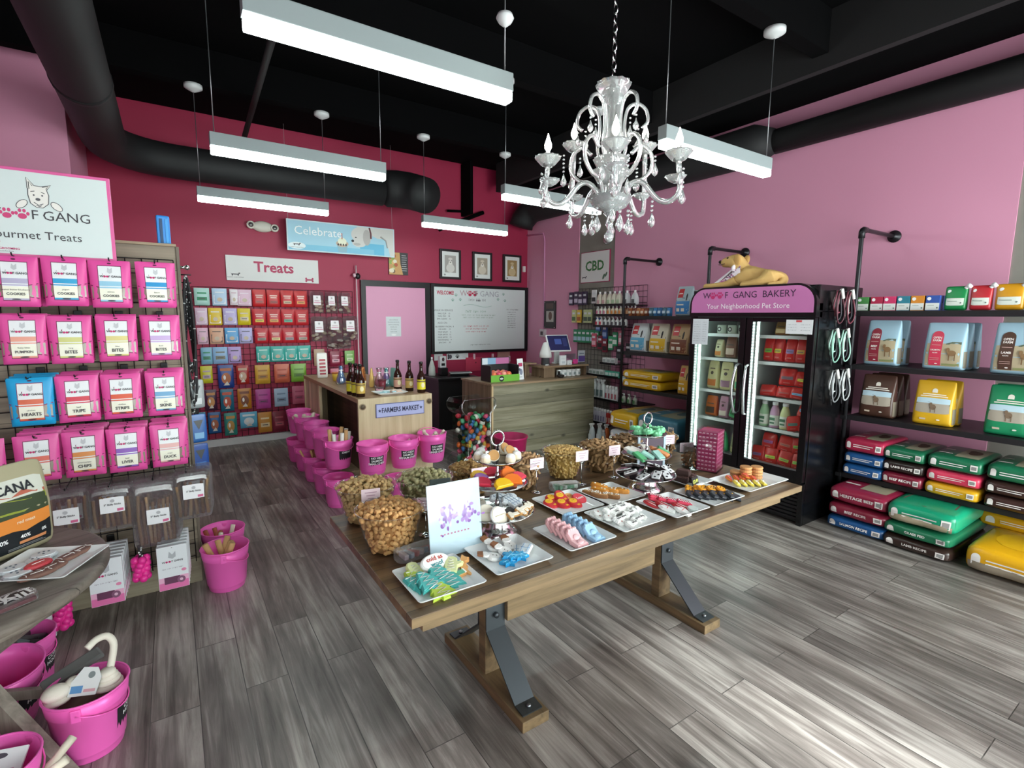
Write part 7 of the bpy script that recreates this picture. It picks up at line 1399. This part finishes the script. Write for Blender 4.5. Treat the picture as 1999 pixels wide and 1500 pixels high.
for c, wd, n_, h in (('#33241f', 'LAMB RECIPE', 'dark brown', .1), (G_, 'GRASS FED', 'dark green', .095), ('#17906a', '', 'bulging bright green', .16)):
    o = lying_bag(4.40+.01*(h > .15), 1.285, z+.0008, .42, .8, h, c, wd, '%s large bag in the middle floor stack' % n_, top=[('p', [(.1, .2), (.5, .05), (.9, .2), (.8, .8), (.5, .92), (.2, .8)], C('#7a5a52', .4))] if h > .15 else None)
    if h > .15: b = B(); sbx = SB(.42, .8, h, 5, None, .006, int(1.285*37+(z+.0008)*91), 'z', 12); sbx.deco(b, 'f', [('r', .04, .08, .96, .42, C('#a89a82', .4)), ('p', [(.1, .42), (.3, .5), (.5, .42)], C('#a89a82', .4))], .004); b.done('base_print', o)
    z += h
o = lying_bag(4.43, .79, .0008, .46, .62, .19, '#d9a118', '', 'large yellow bag lying on the floor at the picture edge', top=[('e', .5, .5, .3, .3, C('#e0ab1e', .25))])
b = B(); SB(.46, .62, .19, 5, None, .006, int(.79*37+.0008*91), 'z', 12).deco(b, 'f', [('r', .03, .1, .97, .42, C('#8f8270', .4))], .004); b.done('base_print', o)
lying_bag(5.02, .85, .16, .5, .3, .12, '#d9a118', '', 'second yellow bag lying behind the large one at the picture edge')
t = E('cat_tunnel', (5.1, 1.9, .335), 0, 'small round black thing on the wall under the lowest board', 'flange'); b = B(); b.at(.24, 0, 0, ry=-PI/2).lathe([(.055, 0), (.055, .012), (.028, .02)], PIPE, 18); b.done('disc', t); t.name = 'wall_flange'
# shelving beyond the fridge
for i in range(10):
    t = E('food_can', (4.80, 4.5-.066*i, 1.7255), R90, ('copper and brown' if i < 5 else 'blue')+' can in the row on the top board beyond the fridge', 'can', 'copper cans on the far top board' if i < 5 else 'blue cans on the far top board')
    c = ('#a8623c', '#8a4a34', '#b5764a')[i % 3] if i < 5 else ('#4a8ac4', '#3a6a9c', '#5a7f94')[i % 3]
    b = B(); b.lathe([(.03, 0), (.03, .095)], C(c, .35), 16); b.done('can_body', t); b = B(); b.lathe([(.031, .094), (.031, .099), (.001, .1)], CHROME, 16); b.done('can_lid', t); b = B(); b.rz(-.02, .02, .03, .06, -.0306, C('#d9c9b4' if i < 5 else '#c9dcea', .4)); b.done('label', t)
def red_corner(panel, dark):
    return [('r', .03, .02, .97, .5, C(panel, .42)), ('p', [(.03, .5), (.97, .5), (.97, .56), (.5, .62), (.03, .55)], C(dark, .5)), ('r', .1, .62, .46, .96, C('#c4242c', .4)), ('t', 'fromm', .28, .76, .07, C('#f0e2dc'), True) if 0 else ('r', .15, .74, .41, .78, C('#f0d9d2')), ('e', .72, .66, .05, .1, C('#2c2624', .6)), ('r', .68, .52, .76, .64, C('#2c2624', .6)), ('r', .15, .36, .6, .4, C('#e6dccb')), ('r', .15, .14, .35, .26, C('#e6dccb')), ('r', .45, .14, .65, .26, C('#e6dccb'))]
for y, c, p_, n_ in ((4.37, '#cdd2d4', '#5fa8c9', 'pale blue'), (4.06, '#cfc6b0', '#d9ae1e', 'yellow'), (3.755, '#b5946a', '#7a4630', 'brown')): stand_bag(4.85, y, 1.2855, .27, .15, .35, C(c, .42), red_corner(p_, '#3a3230'), '%s food bag with red corner patch on the far second board' % n_, 'red patch bags', 1 if n_ != 'pale blue' else 2)
stand_bag(4.85, 3.73, 1.7255, .22, .13, .33, C('#a9bcc4', .42), red_corner('#2f7fc0', '#26303c'), 'blue food bag with red patch on top board against the fridge', 'red patch bags')
stand_bag(4.82, 3.645, .8405, .16, .13, .33, C('#c9a45c', .42), red_corner('#d2a020', '#7a5a2c'), 'yellow and red bag standing against the fridge on the third board', 'red patch bags')
for k, n_ in enumerate(('lower', 'upper')): lying_bag(4.68, 4.2, .8408+.112*k, .62, .4, .112, '#d2a51e', '', '%s yellow bag lying on the far third board' % n_, top=PIC('#7a5a3c') if k else None)
for y, w, lst in ((4.215, .43, (('#9a93b4', 'pale lilac', .15), ('#b9bcc4', 'grey white', .15), ('#d2a51e', 'bright yellow', .23))), (3.705, .58, (('#4a5054', 'charcoal', .15), ('#8f9a9c', 'dull grey', .15), ('#3f7488', 'big blue', .26)))):
    z = .061
    for c, n_, h in lst: lying_bag(4.40, y, z, w, .75, h, c, '', '%s bag in the low stack beyond the fridge' % n_, top=PIC('#4a5a60') if h > .18 else None); z += h
# ================================================================ grid of bottles by the corner
t = E('wire_display', (0, 0, 0), 0, 'black wire grid by the concrete column holding bottles and brushes', 'display grid'); b = B()
for k in range(19): b.tube([(5.33, 4.72+.0762*k, .15), (5.33, 4.72+.0762*k, 2.14)], .0028, BLKM, 4)
for k in range(27): b.tube([(5.326, 4.72, .15+.0765*k), (5.326, 6.09, .15+.0765*k)], .0028, BLKM, 4)
b.done('wire_grid', t)
for y0, y1, x0, z in ((4.7, 5.48, 5.08, 1.875), (4.7, 5.48, 5.08, 1.735), (4.84, 5.49, 5.08, 1.58), (4.86, 5.48, 4.97, .89), (5.0, 5.3, 5.05, 1.06), (4.86, 5.47, 4.97, .56), (4.5, 4.84, 4.97, .56), (4.98, 5.43, 4.97, .215)):
    b = B(); b.box(x0, 5.325, y0, y1, z-.012, z, BLKM, .002).box(x0, x0+.006, y0, y1, z, z+.018, BLKM); b.done('wire_shelf', t)
def mk_bottle(kind, c, c2):
    t = E({'jug': 'shampoo_jug', 'tube': 'spray_can', 'pump': 'pump_bottle', 'trig': 'spray_bottle', 'box': 'small_box', 'pack': 'hanging_pack'}[kind], (0, 0, -5), R90, '', {'jug': 'jug', 'tube': 'bottle', 'pump': 'bottle', 'trig': 'bottle', 'box': 'box', 'pack': 'packet'}[kind])
    A, Z = C(c, .35), C(c2, .4); b = B()
    if kind == 'jug': sb = SB(.085, .08, .16, 5, lambda v, u: (1-.5*max(0, v-.6)/.4, 1-.6*max(0, v-.6)/.4)); sb.mesh(b, A, 6); b.done('jug_body', t); b = B(); b.at(0, 0, .155).lathe([(.014, 0), (.016, .005), (.016, .035), (.001, .036)], WHITE, 12); b.done('cap', t); b = B(); sb.deco(b, 'f', [('r', .2, .12, .8, .45, Z)]); b.done('label', t)
    elif kind == 'tube': b.lathe([(.025, 0), (.026, .003), (.026, .15), (.022, .165)], A, 16); b.done('can_body', t); b = B(); b.lathe([(.02, .165), (.02, .205), (.001, .207)], WHITE, 14); b.done('cap', t); b = B(); b.rz(-.015, .015, .03, .1, -.0262, Z); b.done('label', t)
    elif kind == 'pump': b.lathe([(.026, 0), (.028, .003), (.028, .075), (.02, .095), (.012, .1)], A, 16); b.done('bottle_body', t); b = B(); b.lathe([(.011, .1), (.011, .125)], WHITE, 12).box(-.006, .006, -.03, .006, .125, .135, WHITE); b.done('pump_head', t); b = B(); b.rz(-.018, .018, .02, .065, -.0285, Z); b.done('label', t)
    elif kind == 'trig': b.lathe([(.038, 0), (.04, .004), (.04, .15), (.03, .2), (.015, .225)], A, 18); b.done('bottle_body', t); b = B(); b.box(-.014, .014, -.045, .03, .25, .275, WHITE, .004).box(-.01, .01, -.01, .01, .222, .25, WHITE).box(-.006, .006, -.035, -.026, .215, .25, WHITE); b.done('trigger_head', t); b = B(); b.rz(-.028, .028, .04, .13, -.0405, Z); b.done('label', t)
    elif kind == 'box': b.box(-.035, .035, -.03, .03, 0, .08, A, .002); b.done('box_body', t); b = B(); b.rz(-.028, .028, .02, .06, -.031, Z); b.done('label', t)
    else: b.box(-.048, .048, -.018, .004, 0, .2, A, .006); b.done('pack_body', t); b = B(); b.rz(-.04, .04, .03, .09, -.0186, Z).rz(-.03, .03, .13, .16, -.0186, C('#d9dce0', .4)); b.done('label', t)
    return t
def row(kind, c, c2, pts, lab, grp):
    p = mk_bottle(kind, c, c2)
    for i, (x, y, z) in enumerate(pts):
        if i == 0: p.location = (x, y, z); p['label'] = lab; p['group'] = grp
        else: dup(p, (x, y, z), R90, lab, grp)
def rw(x, y0, y1, n, z): return [(x, y0+(y1-y0)*k/max(1, n-1), z+.0008) for k in range(n)]
row('jug', '#dcd5c4', '#c9a0a0', rw(5.14, 5.42, 5.32, 2, 1.875), 'cream shampoo jug with rosy label on the top grid shelf', 'rosy jugs'); row('jug', '#dfdcc9', '#a9c09a', rw(5.14, 5.22, 5.04, 3, 1.875), 'cream shampoo jug with green label on the top grid shelf', 'green jugs'); row('jug', '#dfe4e6', '#55585c', rw(5.14, 4.9, 4.76, 2, 1.875), 'white shampoo jug with dark label at the end of the top grid shelf', 'white jugs')
row('pump', '#e9e4da', '#cf7a94', rw(5.13, 5.44, 5.3, 3, 1.735), 'white pump bottle with pink label on the second grid shelf', 'pink label pumps'); row('pump', '#e9dcc4', '#d98a3c', rw(5.13, 5.22, 5.0, 4, 1.735), 'cream pump bottle with orange label on the second grid shelf', 'orange label pumps'); row('pump', '#8a5c40', '#c99a70', rw(5.13, 4.92, 4.74, 4, 1.735), 'brown pump bottle at the end of the second grid shelf', 'brown pumps')
row('pump', '#e9e6e6', '#c4364c', rw(5.13, 5.45, 5.37, 2, 1.58), 'white pump bottle with red label on the third grid shelf', 'red label pumps'); row('pump', '#e4e6e6', '#4a4c50', rw(5.13, 5.29, 4.9, 6, 1.58), 'white pump bottle with dark label on the third grid shelf', 'dark label pumps')
row('pack', '#3a2c48', '#c9c0d6', [(5.29, 6.22, 1.89), (5.29, 6.1, 1.9), (5.27, 5.98, 1.89), (5.29, 5.9, 1.895)], 'dark purple hanging pack at the top corner of the grid', 'purple packs'); row('pack', '#e4e6e6', '#2c2c30', [(5.29, 5.7, 1.91)], 'white and black brush card hanging beside the shampoo jugs', 'brush card')
row('pack', '#c9cc8a', '#4a6a3a', [(5.27, 6.12, 1.62)], 'pale yellow pack at the wall end of the second grid row', 'pale yellow pack'); row('pack', '#dfb63c', '#a85a2c', [(5.27, 6.0, 1.62)], 'orange yellow pack in the second grid row', 'orange pack'); row('pack', '#b9c490', '#4a5a4a', [(5.27, 5.85, 1.62), (5.27, 5.76, 1.62)], 'olive green pack in the second grid row', 'olive packs')
row('pack', '#1f7f54', '#a9c9d9', [(5.26, 6.06-.095*k, 1.32) for k in range(6)], 'green toothbrush pack in the row above the till', 'green packs'); row('pack', '#c9566c', '#e6b4c0', [(5.24, 5.62, 1.27)], 'rosy pack at the end of the green pack row', 'rosy pack'); row('pack', '#2f5a9c', '#9ab4dc', [(5.26, 5.56, 1.5), (5.26, 5.42, 1.4)], 'blue pack under the pump bottles', 'blue packs'); row('pack', '#7a1f30', '#1c1c1f', [(5.25, 5.5, 1.24), (5.25, 5.4, 1.2)], 'dark red and black nail tool pack on the grid', 'dark red packs'); row('pack', '#2f9a68', '#dfeae0', [(5.25, 5.28, 1.24), (5.25, 5.2, 1.3)], 'mint green pack with white card on the grid', 'mint packs'); row('pack', '#d98a9c', '#efe0e4', [(5.25, 5.08, 1.33)], 'pale pink pack on the grid', 'pale pink pack'); row('pack', '#232327', '#3f4448', [(5.26, 5.12, 1.1), (5.26, 4.95, 1.15), (5.27, 4.84, 1.3)], 'black brush pack low on the grid', 'black packs')
row('box', '#dfe3df', '#9aa8a0', rw(5.03, 5.43, 5.2, 4, .89), 'white box on the grid shelf above the checkout', 'white boxes'); row('box', '#4fae96', '#cfe3dc', rw(5.03, 5.1, 4.9, 4, .89), 'sea green box on the grid shelf above the checkout', 'sea green boxes'); row('box', '#e2e5e4', '#aeb6b6', rw(5.12, 5.25, 5.08, 3, 1.06), 'white box on the small upper grid shelf', 'upper white boxes'); row('box', '#9fb9c4', '#dfe6ea', rw(5.06, 4.8, 4.62, 3, .8405), 'pale blue box behind the pipe post', 'pale blue boxes')
row('trig', '#dfe5e4', '#7f9494', rw(5.02, 5.41, 5.18, 4, .56), 'white tall bottle on the middle grid shelf', 'tall white bottles'); row('tube', '#e2e4e6', '#b5606c', rw(5.02, 5.1, 4.92, 4, .56), 'slim white bottle with red mark on the middle grid shelf', 'slim white bottles'); row('pump', '#c9d2c4', '#5a8a5c', rw(5.02, 4.78, 4.58, 3, .56), 'small white and green bottle behind the pipe post', 'small green bottles')
row('tube', '#d9d6e2', '#9a8fb4', rw(5.02, 5.39, 5.13, 6, .215), 'white and lilac can in the row on the lower grid shelf', 'lilac cans'); row('tube', '#c4302c', '#e6c4b4', rw(5.02, 5.07, 5.02, 2, .215), 'red can at the end of the lower grid shelf', 'red cans')
row('trig', '#d2dcde', '#e9eef0', [(4.70, 5.04, 0), (4.79, 4.98, 0)], 'clear white spray bottle on the floor by the checkout planks', 'floor spray bottles'); row('trig', '#c9642c', '#e6b48a', [(4.82, 4.88, 0)], 'orange spray bottle on the floor by the grid', 'orange spray'); row('tube', '#c9ced0', '#8a9296', [(4.76, 4.88, 0)], 'short grey white can on the floor by the orange spray bottle', 'grey can')
